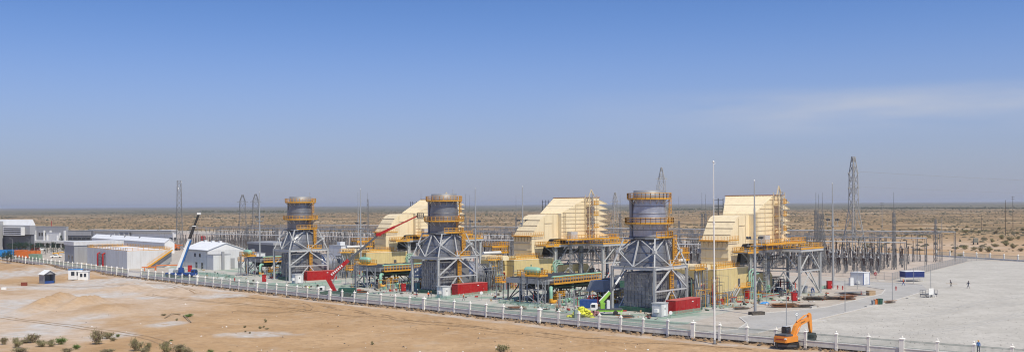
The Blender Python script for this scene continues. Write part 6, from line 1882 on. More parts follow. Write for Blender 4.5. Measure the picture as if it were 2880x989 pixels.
def person(label, px, by, pose, top, trousers, helmet, rz, z=0.0, at=None, s=1.0):
    p = at if at is not None else G(px, by, z)
    em, hd = body_mesh(pose, [skin, top, trousers, black])
    root = thing("person", label, "person", p, rz)
    root.scale = (s, s, s)
    o = bpy.data.objects.new("body", em); COL.objects.link(o); o.parent = root
    mb = MB(); mb.lathe([(.155, 0), (.13, .02), (.128, .06), (.10, .12), (.05, .15), (.005, .16)], 12); hl = mb.build("helmet", helmet, root); hl.location = hd + Vector((0, 0, .05))
    mb = MB(); mb.box(.075, .115, -.02, .02, -.02, .02); mb.build("nose", skin, root).location = hd + Vector((0, 0, -.01))
    return root
person("worker in orange vest standing left of a pair by the middle cabin", 1205, 838, (.05, .1, 0), cloth_orange, cloth_navy, white, R(-60))
person("worker in grey green coat with yellow helmet beside the orange vested one", 1213, 838, (.08, .15, .08), cloth_grey, cloth_grey, yellow_rail, R(200))
person("dark clothed worker bending by the leg of the middle stack", 1171, 831, (.15, .4, .5), cloth_navy, cloth_navy, white, R(20))
person("worker in red vest walking in front of the middle red container", 1304, 845, (.4, .5, .1), cloth_orange, cloth_grey, white, R(180))
person("worker in yellow green vest standing by the fence before the left red container", 868, 820, (.05, .1, 0), cloth_green, cloth_navy, white, R(-90))
person("worker in orange vest walking on the road by the blue canopy", 2541, 803, (.42, .5, .05), cloth_orange, cloth_blue, orange, R(150), s=1.12)
person("dark clothed worker carrying a plank in the gravel yard", 2675, 806, (.3, .3, .25), cloth_navy, cloth_grey, black, R(170), s=1.1)
person("dark clothed worker striding alone in the gravel yard", 2723, 810, (.5, .6, .15), cloth_navy, cloth_navy, black, R(10), s=1.15)
person("worker in blue coat and yellow helmet behind the fence at bottom right", 2752, 990, (.1, .2, 0), cloth_blue, cloth_navy, yellow_rail, R(-100), s=1.1)
person("worker in blue overalls crouched at the right platform leg, left one", 2283, 824, (.3, .5, .6), cloth_blue, cloth_blue, cloth_navy, R(60), s=.95)
person("worker in blue overalls crouched at the right platform leg, right one", 2289, 824, (.3, .5, .6), cloth_blue, cloth_blue, cloth_navy, R(120), s=.95)
person("worker in orange on the ring platform of the middle stack", 0, 0, (.05, .3, 0), cloth_orange, cloth_orange, white, R(0), at=ULOC(1, 1.5, 4.4, 19.5))
person("worker in red on the low landing of the middle stack tower", 0, 0, (.05, .3, 0), cloth_orange, cloth_navy, white, R(-60), at=ULOC(1, .2, 5.15, 10.05))
o = MB().box(-1.6, 1.6, -.16, .16, -.05, .05).build("plank", timber); o.location = G(2675, 806) + Vector((0, -.35, .95)); o.rotation_euler = (0, .03, .05)
tag(o, "pale plank carried by the worker in the gravel yard", "plank")

# ---------------------------------------------------------------- site clutter
def red_box(label, px, by, w=1.3, h=2.0):
    root = thing("hydrant_cabinet", label, "cabinet", G(px, by), R(15), "red hydrant cabinets")
    MB().box(-w / 2, w / 2, -.35, .35, .15, h).build("body", red, root)
    d_ = MB().box(-w / 2 + .08, w / 2 - .08, -.40, -.34, .25, h - .1).build("door", red, root); MB().box(w * .25, w * .32, -.46, -.39, h * .5, h * .6).build("handle", white, d_)
    MB().box(-w / 2 - .04, w / 2 + .04, -.42, .42, h, h + .08).build("roof", red, root); MB().box(-w / 2, w / 2, -.3, .3, 0, .15).build("base_frame", dark_steel, root)
red_box("red hydrant cabinet at the foot of the right steel platform", 2234, 846); red_box("red hydrant cabinet beside the mast right of the steel platform", 2333, 812, 1.5, 2.2); red_box("red hydrant cabinet left of the white workshop door", 534, 764, 1.5, 2.4)
red_box("red hydrant cabinet behind the fence left of the left stack", 743, 792, 1.3, 2.2); red_box("red hydrant cabinet left of the middle stack leg", 1135, 819, 1.3, 2.2); red_box("red hydrant cabinet far behind the crane boom", 571, 676, 3.2, 3.2)
def hydrant(label, px, by, h=1.1):
    root = thing("fire_hydrant", label, "hydrant", G(px, by), rnd.random() * 3, "red fire hydrants")
    MB().lathe([(.2, 0), (.2, .1), (.13, .12), (.13, h * .75), (.18, h * .78), (.15, h * .92), (.04, h)], 10).build("barrel", red, root)
    for s in (-1, 1): MB().tube((0, s * .1, h * .6), (0, s * .32, h * .6), .09, n=8).build("outlet", red, root)
for a in (("squat red hydrant right of the mast cabinet", 2356, 812), ("thin red hydrant further right of the mast cabinet", 2370, 814), ("red hydrant at the left of the platform cabinet", 2217, 845), ("red hydrant standing in front of the road kerb posts", 2520, 815), ("red hydrant on the far kerb behind the timber", 2422, 829), ("red hydrant at the left kerb of the workshop", 660, 790)):
    hydrant(*a)
# orange pipe loop by the gate
root = thing("orange_pipe_loop", "orange pipe loop standing left of the blue crane", "pipework", G(470, 760), R(20))
mb = MB(); mb.path([(-4, 0, 0), (-4, 0, 1.7), (-3.7, 0, 2.0), (3.7, 0, 2.0), (4, 0, 1.7), (4, 0, 0)], .2, 8); mb.build("pipe", cont_orange, root)
mb = MB(); mb.path([(-9, 1.5, 1.4), (-4.5, 1.5, 1.4), (-4.2, 1.5, 1.1), (-4.2, 1.5, 0)], .2, 8); mb.path([(-8, 1.5, 1.4), (-8, 1.5, 0)], .16, 8); mb.build("pipe", cont_orange, root)
# yellow sack pile
root = thing("sack_pile", "heap of bright yellow green sacks beside the lime lift truck", "sacks", G(1636, 890), 0)
r2 = random.Random(9)
vs, fs = rbox(1.05, .62, .34, .15)
o = MB().add([v for v in vs], fs, 0, True).build("sack", bag_yellow); SK = o.data; bpy.data.objects.remove(o)
for lay in range(6):
    R0 = 2.5 - lay * .42
    for k in range(int(16 - lay * 2.6)):
        t_ = r2.random() * 6.28; q = R0 * math.sqrt(r2.random())
        inst(SK, "sack", root, (q * math.cos(t_) * 1.15, q * math.sin(t_), .02 + lay * .34), (r2.uniform(-.35, .35), r2.uniform(-.35, .35), r2.random() * 6.28), (1.15, 1.15, 1.3))
root = thing("pink_sack_pile", "small heap of dull pink sacks right of the yellow sacks", "sacks", G(1672, 887), 0)
pk = mat("dull_pink_sack", (.30, .14, .15), .8, 0, .2, 1.5)
for k in range(9):
    o = inst(SK.copy(), "sack", root, (r2.uniform(-1, 1), r2.uniform(-.6, .6), .1 + .3 * (k % 3)), (r2.uniform(-.3, .3), 0, r2.random() * 6)); o.data.materials[0] = pk
# timber and formwork stacks
def timber_pile(label, px, by, L, n, seed, m1=timber, m2=timber_red, spread_=1.6, name="timber_pile", ang=0.0, msy=.6):
    root = thing(name, label, "timber", G(px, by), ang)
    r3 = random.Random(seed)
    mb = MB(); mb.box(-L / 2, L / 2, -.07, .07, -.03, .03); o = mb.build("plank", m1); me1 = o.data; bpy.data.objects.remove(o)
    me2 = me1.copy(); me2.materials[0] = m2
    me3 = me1.copy(); me3.materials[0] = rubbish
    for k in range(n):
        lay = k // max(1, int(spread_ * 4))
        o = inst(r3.choice((me1, me1, me2, me3)), "plank", root, (r3.uniform(-.6, .6) * msy * 2, r3.uniform(-spread_, spread_), .06 + lay * .11 + r3.uniform(0, .05)), (r3.uniform(-.03, .03), r3.uniform(-.03, .03), r3.gauss(0, .09)), (r3.uniform(.6, 1.05), r3.uniform(1, 2.4), 1))
timber_pile("neat stack of long boards in front of the right steel platform", 2208, 863, 6.5, 34, 1, spread_=1.0, ang=R(-4))
timber_pile("scattered boards right of the neat stack by the road", 2265, 862, 4.5, 26, 2, m1=rubbish, spread_=1.5, ang=R(12))
timber_pile("dark jumbled formwork heap on the slab behind the road", 2290, 842, 5.0, 40, 3, m1=rubbish, spread_=1.6, ang=R(5))
timber_pile("second jumbled formwork heap near the short lamp post", 2340, 841, 5.0, 36, 4, m1=rubbish, spread_=1.5, ang=R(-6))
timber_pile("reddish stack of formwork boxes behind the short lamp post", 2385, 842, 4.0, 40, 5, m1=timber_red, spread_=1.2, ang=R(15))
timber_pile("long grey planks on the far edge of the slab", 2395, 830, 8.0, 18, 6, m1=grey_steel, spread_=.7, ang=R(4))
timber_pile("pale bent offcuts right of the coloured bins", 2502, 851, 2.6, 16, 7, spread_=.8, ang=R(20))
timber_pile("boards lying left of the mast on the slab", 2085, 868, 4.0, 14, 8, m1=rubbish, spread_=1.0, ang=R(10))
timber_pile("boards beside the lime lift truck under the right stack", 1760, 892, 3.5, 20, 10, m1=rail_green, spread_=1.3, ang=R(-8))
timber_pile("dark planks lying behind the fence left of the right air cooler", 1450, 868, 4.5, 20, 12, m1=rubbish, spread_=1.2, ang=R(6))
timber_pile("dark planks lying behind the fence near the green truck", 1012, 822, 4.5, 20, 13, m1=rubbish, spread_=1.0, ang=R(6))
# blue tarpaulin
mb = MB(); g_n = 10
vs = [(-1.3 + 2.6 * i / g_n, -.6 + 1.2 * j / g_n, .12 + .45 * max(0, 1 - ((i / g_n - .5) * 2) ** 2 - ((j / g_n - .5) * 2) ** 2) + .1 * noise.noise((i * .7, j * .7, 3))) for i in range(g_n + 1) for j in range(g_n + 1)]
mb.add(vs, [(i * (g_n + 1) + j, (i + 1) * (g_n + 1) + j, (i + 1) * (g_n + 1) + j + 1, i * (g_n + 1) + j + 1) for i in range(g_n) for j in range(g_n)])
o = mb.build("tarpaulin", sky_blue); o.location = G(2151, 854); tag(o, "small crumpled bright blue tarpaulin right of the grey mast", "tarpaulin")
# coloured bins
for px, m, lab, h in ((2457, grey_steel, "grey bin, leftmost of the bins on the kerb", .95), (2463.5, cont_orange, "orange bin in the row on the kerb", 1.15), (2471, dark_green, "dark green bin left of its twin on the kerb", 1.3), (2476.5, dark_green, "dark green bin, rightmost of the bins on the kerb", 1.35)):
    root = thing("bin", lab, "bin", G(px, 856), R(10), "bins on the kerb")
    mb = MB(); mb.loft(sq(.32, .36, .14, 8), sq(.38, .42, h, 8)); mb.build("body", m, root); MB().box(-.42, .42, -.46, .46, h, h + .1).build("lid", m, root); MB().box(-.5, .5, -.5, .5, 0, .12).build("base_frame", kerbm, root)
for px, by, w, d_, h, m, lab, nm, cat in ((2449, 829, 2.0, 1.4, 1.2, timber, "pale square crate standing on the slab near the short lamp post", "crate", "crate"), (2436, 797, .9, .9, 1.2, dark_green, "dark bin beside the white and blue cabin", "bin", "bin"), (2394, 803, 1.2, .8, 2.4, wall_white, "slim pale cabinet left of the white and blue cabin", "cabinet", "cabinet"), (1620, 893, .8, .6, 1.7, mat("grey_green_box", (.22, .28, .26), .6), "grey green kiosk behind the fence left of the yellow sacks", "kiosk", "kiosk"), (2128, 884, 3.2, 1.6, .7, rubbish, "dark low tray at the foot of the grey floodlight mast", "tray", "tray"), (68, 803, 1.8, 1.0, 1.1, mat("rust_red", (.2, .05, .03), .8), "small rusty machine left of the open shelter", "machine", "machine"), (11, 812, 1.4, .8, .7, white, "pale block lying in the sand at the left edge", "block", "block"), (2288, 866, 1.4, .7, .5, kerbm, "pale kerb blocks lying by the timber", "block", "block")):
    root = thing(nm, lab, cat, GT(px, by) if px < 100 else G(px, by), R(20))
    vs, fs = rbox(w, d_, h, .05); MB().add(vs, fs).build("body", m, root); MB().box(-w / 2 - .04, w / 2 + .04, -d_ / 2 - .04, d_ / 2 + .04, h * .94, h * .97).build("lid", m, root)
for px, by, L, lab in ((2290, 903, 5.0, "pale slab on the gravel behind the excavator arm"), (2562, 838, 2.2, "pale slab lying on the road edge"), (2452, 861, 3.0, "pale slab under the bins"), (2478, 789, 2.2, "small dark slab near the blue canopy")):
    o = MB().box(-L / 2, L / 2, -.6, .6, 0.0, .16).build("concrete_slab", kerbm); o.location = G(px, by) + Vector((0, 0, .014)); o.rotation_euler = (0, 0, R(10)); tag(o, lab, "slab")
# round traffic signs
def round_sign(label, px, by, ty, d, face, rim, text=None):
    p = G(px, by); h = top_z(p, px, ty)
    root = thing("road_sign", label, "sign", p, R(8))
    MB().tube((0, 0, 0), (0, 0, h), .04, n=6).build("post", steel, root)
    MY2 = Matrix.Rotation(R(90), 4, 'X')
    MB().lathe([(d / 2, 0), (d / 2, .03)], 20, (0, -.05, h - d / 2), 0, MY2).build("rim", rim, root)
    MB().lathe([(d * .40, 0), (d * .40, .035)], 20, (0, -.052, h - d / 2), 0, MY2).build("face", face, root)
    if text:
        cu = bpy.data.curves.new("numerals", 'FONT'); cu.body = text; cu.size = d * .5; cu.align_x = 'CENTER'; cu.align_y = 'CENTER'; cu.extrude = .004
        tmp = bpy.data.objects.new("numerals_tmp", cu); COL.objects.link(tmp)
        dg = bpy.context.evaluated_depsgraph_get(); dg.update(); nm_ = bpy.data.meshes.new_from_object(tmp.evaluated_get(dg)); bpy.data.objects.remove(tmp)
        nm_.materials.clear(); nm_.materials.append(dark_steel)
        to = bpy.data.objects.new("numerals", nm_); COL.objects.link(to); to.parent = root; to.location = (0, -.10, h - d / 2); to.rotation_euler = (R(90), 0, 0)
round_sign("round white speed sign on a thin post above the excavator", 2241, 914, 877, .78, white, grey_steel, "10")
round_sign("round red no entry sign on the switchyard fence", 2462, 783, 764, 1.1, red, red)
MB().box(-.35, .35, -.11, -.095, -.09, .09).build("white_bar", white, [o for o in sc.objects if o.get('label') == "round red no entry sign on the switchyard fence"][0]).location = (0, 0, top_z(G(2462, 783), 2462, 764) - .55)
round_sign("round white sign in front of the right red container", 1886, 892, 873, .8, white, white)
round_sign("round white sign in front of the middle red container", 1354, 844, 818, .8, white, white)
# green debris netting on low posts round each apron
def netting(label, pts):
    root = thing("debris_netting", label, "netting", G(*pts[0]))
    base = G(*pts[0]); P = [G(*q) - base for q in pts]; m = mat("green_netting", (.22, .42, .33), .8, 0, .2, 2.0)
    for p, q in zip(P, P[1:]):
        n = max(1, int((q - p).length / 2.5))
        for k in range(n + 1):
            c = p.lerp(q, k / n); MB().bar(c, c + Vector((0, 0, 1.1)), .06).build("post", rail_green, root)
        nm = MB(); kk = int((q - p).length / .25)
        for k in range(kk):
            c = p.lerp(q, k / kk); nm.bar(c + Vector((0, 0, .1)), c + Vector((0, 0, .85)), .06, .02)
        for z in (.15, .35, .55, .75, .9):
            nm.bar(p + Vector((0, 0, z)), q + Vector((0, 0, z)), .02, .05)
        nm.build("net", m, root)['kind'] = 'stuff'
netting("green netting strung before the left grey cabin and red container", [(815, 803), (850, 806), (960, 796)])
netting("green netting strung before the middle grey cabin and red container", [(1225, 838), (1255, 841), (1380, 825)])
netting("green netting strung in front of the right red container", [(1885, 888), (1972, 876)])
netting("green netting beside the right steel platform foot", [(2300, 815), (2340, 807)])
netting("green netting in front of the left air cooler", [(560, 773), (660, 781)])
netting("green netting in front of the right air cooler", [(1400, 852), (1560, 868)])
# low clutter that cannot be told apart on the working aprons
mb = MB(); r2 = random.Random(31)
for (x0, y0), (x1, y1), n in (((560, 770), (720, 795), 90), ((800, 790), (900, 812), 50), ((960, 806), (1180, 832), 140), ((1380, 838), (1640, 880), 170), ((1750, 880), (1850, 893), 40), ((1960, 868), (2110, 850), 90), ((2110, 856), (2330, 838), 110), ((1250, 835), (1420, 820), 40)):
    for k in range(n):
        u = r2.random(); q = G(x0 + (x1 - x0) * u, y0 + (y1 - y0) * u + r2.uniform(-14, 8)); s_ = .12 + .6 * r2.random() ** 2.5
        M_ = Matrix.Translation(q) @ Matrix.Rotation(r2.random() * 3.14, 4, 'Z')
        mb.box(-s_, s_, -s_ * .35, s_ * .35, .015, .08 + .55 * r2.random() ** 3, r2.choice((0, 0, 0, 1, 1, 2, 3, 3, 3, 4, 5)), M_)
o = mb.build("site_debris", [rubbish, timber, dark_green, steel, white, pipe_red]); tag(o, "scattered offcuts, pipes and scraps lying on the working aprons", "debris", kind='stuff')
# ---------------------------------------------------------------- vegetation
def shrub_mesh(seed, w=1.0, h=1.0, nl=420, dry=.3):
    r3 = random.Random(seed); lf, tw = MB(), MB()
    stems = []
    for k in range(12):
        t_ = r3.random() * 6.28; sp_ = r3.uniform(.25, 1.0); tip = Vector((math.cos(t_) * w * .5 * sp_, math.sin(t_) * w * .5 * sp_, h * r3.uniform(.55, 1.0) * (1.1 - .45 * sp_)))
        b0 = Vector((math.cos(t_) * .08 * w, math.sin(t_) * .08 * w, 0)); mid = b0.lerp(tip, .5) + Vector((0, 0, .1 * h)); stems.append((b0, mid, tip))
        tw.bar(b0, mid, .035 * w, mi=0); tw.bar(mid, tip, .02 * w, mi=0)
    for k in range(nl):
        b0, mid, tip = r3.choice(stems); u = r3.random() ** .6
        c = (b0.lerp(mid, u * 2) if u < .5 else mid.lerp(tip, u * 2 - 1)) + Vector((r3.gauss(0, .1) * w, r3.gauss(0, .1) * w, r3.gauss(0, .06) * h))
        c.z = max(.02, c.z)
        d = Vector((r3.gauss(0, 1), r3.gauss(0, 1), r3.uniform(.6, 3.2))).normalized() * r3.uniform(.09, .22) * h
        s = d.cross(Vector((r3.gauss(0, 1), r3.gauss(0, 1), r3.gauss(0, 1)))).normalized() * r3.uniform(.012, .03) * (w + h) * .5
        lf.add([c - s, c + s, c + d], [(0, 1, 2)], 1 if r3.random() < dry else 0)
    return lf, tw
SH = []
for k in range(6):
    lf, tw = shrub_mesh(40 + k, 1.0, .8 + .08 * k, 750, (.15, .35, .6, .25, .1, .5)[k])
    a = lf.build("foliage", [leafm if k != 4 else leaf2, twigm], fix=False); b_ = tw.build("stems", twigm, fix=False)
    SH.append((a.data, b_.data)); bpy.data.objects.remove(a); bpy.data.objects.remove(b_)
def shrub(label, px, by, wpx, hpx, kd, group=None, z=LOW):
    p = G(px, by, z); p.z = terrain_z(p.x, p.y) - .03; k = mpp(p)
    root = thing("desert_shrub", label, "shrub", p, rnd.random() * 6.28, group)
    f_ = 1.2 if group == FG else .8
    root.scale = (wpx * k * f_, wpx * k * f_, hpx * k * f_ / (.85 + .08 * kd))
    inst(SH[kd][0], "foliage", root); inst(SH[kd][1], "stems", root)
FG = "desert shrubs in the sand in front of the fence"
for px, by, w, h, kd, lab in ((12, 968, 22, 20, 2, "grey green shrub at the far left bottom corner"), (46, 976, 26, 26, 0, "upright green shrub second from the bottom left corner"), (72, 964, 26, 12, 5, "low dry shrub between the two left green ones"), (95, 963, 40, 24, 2, "dry brown shrub in the bottom left cluster"), (118, 972, 34, 18, 1, "wide low shrub in the middle of the bottom left cluster"), (145, 972, 24, 18, 0, "round green shrub at the right of the bottom left cluster"), (171, 966, 26, 20, 4, "fresh green shrub standing right of the bottom left cluster"), (215, 980, 18, 14, 4, "small green tuft below the grey patch"), (188, 990, 30, 14, 2, "dry tuft on the bottom edge, left"), (55, 990, 40, 14, 5, "dry tuft cut by the bottom edge near the corner"),
                              (273, 966, 36, 40, 2, "tallest dark brown shrub of the left foreground"), (303, 952, 30, 18, 0, "green shrub right of the tall brown one"), (318, 958, 16, 12, 5, "small dry shrub beside the green one"), (331, 947, 10, 9, 4, "tiny green tuft on the grey sand edge"), (300, 990, 34, 14, 5, "dry shrub cut by the bottom edge"), (384, 984, 34, 34, 1, "dense shrub left of the bottom pair"), (418, 984, 20, 22, 0, "narrow green shrub in the bottom pair"), (405, 990, 30, 16, 5, "pale dry brush under the bottom pair"), (468, 988, 34, 30, 0, "tall grass like shrub left of the bottom clump"), (500, 989, 42, 26, 2, "grey brown clump on the bottom edge"), (525, 990, 30, 18, 5, "pale dry brush right of the bottom clump"), (592, 989, 16, 12, 4, "bright green weed on the bottom edge"), (648, 990, 18, 9, 0, "green tuft on the bottom edge right of the weed"), (727, 990, 10, 8, 5, "dry tuft on the bottom edge in mid sand"),
                              (1411, 989, 40, 22, 0, "grey green shrub on the bottom edge near the centre"), (498, 901, 7, 7, 0, "small tuft below the dry branches"), (528, 889, 30, 8, 4, "flat yellow green patch beside the dry branches"), (746, 904, 8, 10, 0, "thin tuft standing alone in the mid sand"), (688, 921, 10, 6, 1, "low tuft left of the small tuft row"), (732, 924, 10, 7, 1, "low tuft in the small tuft row"), (742, 921, 7, 5, 0, "little tuft on the right of the small tuft row"), (750, 927, 13, 4, 1, "flat tuft under the small tuft row"), (690, 936, 7, 5, 2, "dry speck tuft below the small tuft row"), (703, 940, 7, 5, 2, "dry speck tuft right below the small tuft row"), (1047, 964, 9, 9, 0, "small pale tuft in the sand below the middle stack"), (482, 958, 8, 4, 4, "tiny green tuft above the bottom clump"), (460, 886, 12, 6, 5, "dry tuft left of the dry branches")):
    shrub(lab, px, by, w, h, kd, FG)
BG = "shrubs in the scrub beyond the gravel yard"
r2 = random.Random(77)
named = [(2715, 700, 30, 16), (2740, 702, 26, 14), (2760, 706, 26, 18), (2780, 708, 30, 22), (2800, 694, 26, 14), (2830, 690, 30, 22), (2850, 698, 26, 20), (2870, 706, 26, 14), (2700, 722, 26, 10), (2610, 650, 16, 10), (2640, 672, 10, 8), (2575, 645, 18, 12), (2660, 648, 14, 10), (2713, 650, 30, 12), (2735, 648, 24, 10), (2755, 652, 24, 10), (2775, 644, 20, 10), (2800, 652, 26, 12), (2818, 672, 24, 18), (2842, 676, 26, 18), (2865, 672, 20, 12), (2878, 640, 22, 12), (2690, 640, 20, 8), (2720, 634, 20, 8), (2770, 630, 20, 8), (2810, 636, 16, 8), (2690, 700, 18, 9), (2676, 709, 14, 7), (2862, 655, 20, 9), (2550, 660, 22, 14), (2590, 640, 14, 8), (2640, 640, 16, 8), (2530, 642, 12, 7), (2480, 634, 12, 7), (2450, 640, 12, 7), (2790, 680, 20, 14)]
for i, (px, by, w, h) in enumerate(named):
    shrub("olive desert shrub growing in the scrub beyond the gravel yard", px, by, w, h, (0, 1, 2, 3, 5)[i % 5], BG)
# far scrub: thousands of low bushes nobody could count
rng = np.random.default_rng(4)
def scatter(name, n, r0, r1, amax, size, m, label, density=None, pw=1.0, flat=.55):
    tv = np.array([(1, 0, .1), (.31, .95, .05), (-.8, .59, .1), (-.8, -.59, .05), (.31, -.95, .1), (.4, .2, .8), (-.3, .4, 1.0), (-.1, -.5, .85)], float)
    tf = np.array([(0, 1, 5), (1, 6, 5), (1, 2, 6), (2, 3, 6), (3, 7, 6), (3, 4, 7), (4, 0, 5), (4, 5, 7), (5, 6, 7)])
    V, Fc = [], []
    k = 0; tries = 0
    while k < n and tries < n * 6:
        tries += 1
        r_ = r0 + (r1 - r0) * rng.random() ** pw; a = rng.uniform(-amax, amax)
        x, y = r_ * math.sin(a), r_ * math.cos(a)
        q = noise.noise((x * .006, y * .004, 2.0)) + .8 * noise.noise((x * .025, y * .018, 6.0))
        if q < (density if density is not None else -.15) + .25 * (rng.random() - .5): continue
        # keep the plant and the substation free
        w_ = (Vector((x, y, 0)) - S0); u_, v_ = w_.dot(D1), w_.dot(D2)
        if -60 < u_ < LD1 + 260 and -300 < v_ < LD2 + 18: continue
        if u_ <= -60 and v_ < LD2 * .55: continue
        s = size * (.5 + rng.random() ** 2 * 1.3)
        c, sn = math.cos(rng.random() * 6.28), math.sin(rng.random() * 6.28)
        P = tv * (1 + .35 * (rng.random(tv.shape) - .5)) * np.array([s, s, s * flat * (.7 + .6 * rng.random())])
        P = np.stack([P[:, 0] * c - P[:, 1] * sn, P[:, 0] * sn + P[:, 1] * c, P[:, 2]], 1) + np.array([x, y, terrain_z(x, y) - .05])
        V.append(P); Fc.append(tf + k * len(tv)); k += 1
    V = np.concatenate(V); Fc = np.concatenate(Fc)
    me = bpy.data.meshes.new(name); me.from_pydata(V.tolist(), [], Fc.tolist()); me.materials.append(m)
    o = bpy.data.objects.new(name, me); COL.objects.link(o); tag(o, label, "scrub", kind='stuff')
scatter("desert_scrub", 24000, 560, 3300, R(30), 1.25, scrub, "countless low olive bushes dotting the desert behind the plant", -.25, .8)
scatter("distant_scrub", 8000, 2200, 6500, R(29), 2.0, scrub_green, "dark belts of scrub towards the horizon", .12, 1.0, .6)
def belt(px0, px1, by, hpx, n, label, seed):
    """a far belt of trees that reads as one mass"""
    r3 = random.Random(seed); mb = MB()
    for k in range(n):
        p = G(r3.uniform(px0, px1), by + r3.uniform(-1.2, 1.2), LOW); s = hpx * mpp(p) * r3.uniform(.5, 1.2)
        for j in range(3):
            c = p + Vector((r3.gauss(0, s * .6), r3.gauss(0, s * .6), 0))
            vs = [c + Vector((r3.uniform(.6, 1.2) * s * .6 * ux, r3.uniform(.6, 1.2) * s * .6 * uy, s * uz * r3.uniform(.7, 1.1))) for ux, uy, uz in ((1, 0, .15), (-.5, .8, .1), (-.5, -.8, .15), (.3, .2, .8), (-.3, 0, 1.0))]
            mb.add(vs, [(0, 1, 3), (1, 4, 3), (1, 2, 4), (2, 0, 3), (2, 3, 4)])
    o = mb.build("tree_belt", scrub_green, fix=False); tag(o, label, "trees", kind='stuff')
belt(2420, 2900, 586.5, 4.2, 240, "far dark green tree belt on the plain at the right", 5)
belt(560, 820, 596.0, 4.0, 120, "far dark green tree belt behind the twin pylons", 6)
belt(1880, 2080, 590.0, 4.0, 80, "far dark green tree belt behind the rightmost intake", 7)
# conifers and broad bushes on the left
def conifer_mesh(seed):
    r3 = random.Random(seed); lf = MB()
    for k in range(520):
        u = r3.random() ** .8; z = .12 + .88 * u; rr = .30 * (1 - u) ** .8 * (1 + .3 * math.sin(u * 22)) * math.sqrt(r3.random() * .7 + .3)
        t_ = r3.random() * 6.28; c = Vector((math.cos(t_) * rr, math.sin(t_) * rr, z)); d = Vector((math.cos(t_), math.sin(t_), r3.uniform(-.5, .3))) * r3.uniform(.05, .09); s = Vector((-math.sin(t_), math.cos(t_), r3.uniform(-.4, .4))) * r3.uniform(.015, .03)
        lf.add([c - s, c + s, c + d], [(0, 1, 2)], 0)
    tr = MB(); tr.tube((0, 0, 0), (0, 0, .9), .03, .006, 6)
    for k in range(8):
        z = .2 + k * .08; t_ = k * 2.4; tr.tube((0, 0, z), (math.cos(t_) * .2 * (1 - z), math.sin(t_) * .2 * (1 - z), z + .03), .008, .003, 4)
    return lf, tr
def bush_tree_mesh(seed):
    r3 = random.Random(seed); lf = MB()
    cl = [(r3.gauss(0, .2), r3.gauss(0, .2), r3.uniform(.4, .9)) for _ in range(14)]
    for k in range(620):
        c0 = r3.choice(cl); c = Vector((c0[0] + r3.gauss(0, .09), c0[1] + r3.gauss(0, .09), c0[2] + r3.gauss(0, .08)))
        d = Vector((r3.gauss(0, 1), r3.gauss(0, 1), r3.gauss(0, .7))).normalized() * .055; s = d.cross(Vector((r3.gauss(0, 1), r3.gauss(0, 1), r3.gauss(0, 1)))).normalized() * .024
        lf.add([c - s, c + s, c + d], [(0, 1, 2)], 0)
    tr = MB(); tr.tube((0, 0, 0), (0, 0, .5), .035, .02, 6)
    for c in cl[:8]: tr.tube((0, 0, .3), c, .015, .005, 4)
    return lf, tr
TM = []
for k in range(3):
    for fn in (conifer_mesh, bush_tree_mesh):
        lf, tr = fn(90 + k); a = lf.build("crown", conifer, fix=False); b_ = tr.build("trunk", bark, fix=False); TM.append((a.data, b_.data)); bpy.data.objects.remove(a); bpy.data.objects.remove(b_)
TREES = [(8, 733, 24, 1, "dark bushy tree at the left edge before the blue container"), (20, 737, 34, 1, "dark bushy tree in front of the white car"), (31, 735, 22, 1, "small dark tree at the left end of the fence"), (127, 714, 24, 0, "dark conifer left of the lamp posts pair"), (133, 710, 28, 0, "slim dark conifer between the lamp posts"), (150, 716, 36, 0, "tall dark conifer right of the lamp posts"), (162, 712, 28, 0, "dark conifer above the yellow boom"), (172, 695, 34, 0, "tallest conifer in front of the canopy building"), (146, 706, 26, 0, "dark conifer behind the tall one"), (155, 700, 20, 0, "small conifer in front of the canopy"), (180, 712, 20, 1, "round bush left of the dark grey block"),
         (30, 705, 22, 1, "broad dark tree left of the hedge of trees"), (42, 706, 24, 1, "broad dark tree second in the row behind the orange containers"), (52, 705, 26, 1, "broad dark tree third in the row behind the orange containers"), (62, 706, 26, 1, "broad dark tree fourth in the row behind the orange containers"), (72, 705, 24, 1, "broad dark tree fifth in the row behind the orange containers"), (84, 706, 24, 1, "broad dark tree sixth in the row behind the orange containers"), (94, 707, 22, 1, "broad dark tree left of the red tractor"), (104, 708, 26, 1, "broad dark tree right of the red tractor"), (112, 702, 20, 1, "small dark tree right end of the row")]
for i, (px, by, hpx, kd, lab) in enumerate(TREES):
    p = G(px, by); s = hpx * mpp(p)
    root = thing("conifer_tree" if kd == 0 else "broad_tree", lab, "tree", p, rnd.random() * 6, "planted trees on the left")
    root.scale = (s * (1 if kd == 0 else 1.15), s * (1 if kd == 0 else 1.15), s)
    a, b_ = TM[(i % 3) * 2 + kd]
    inst(a, "crown", root); inst(b_, "trunk", root)
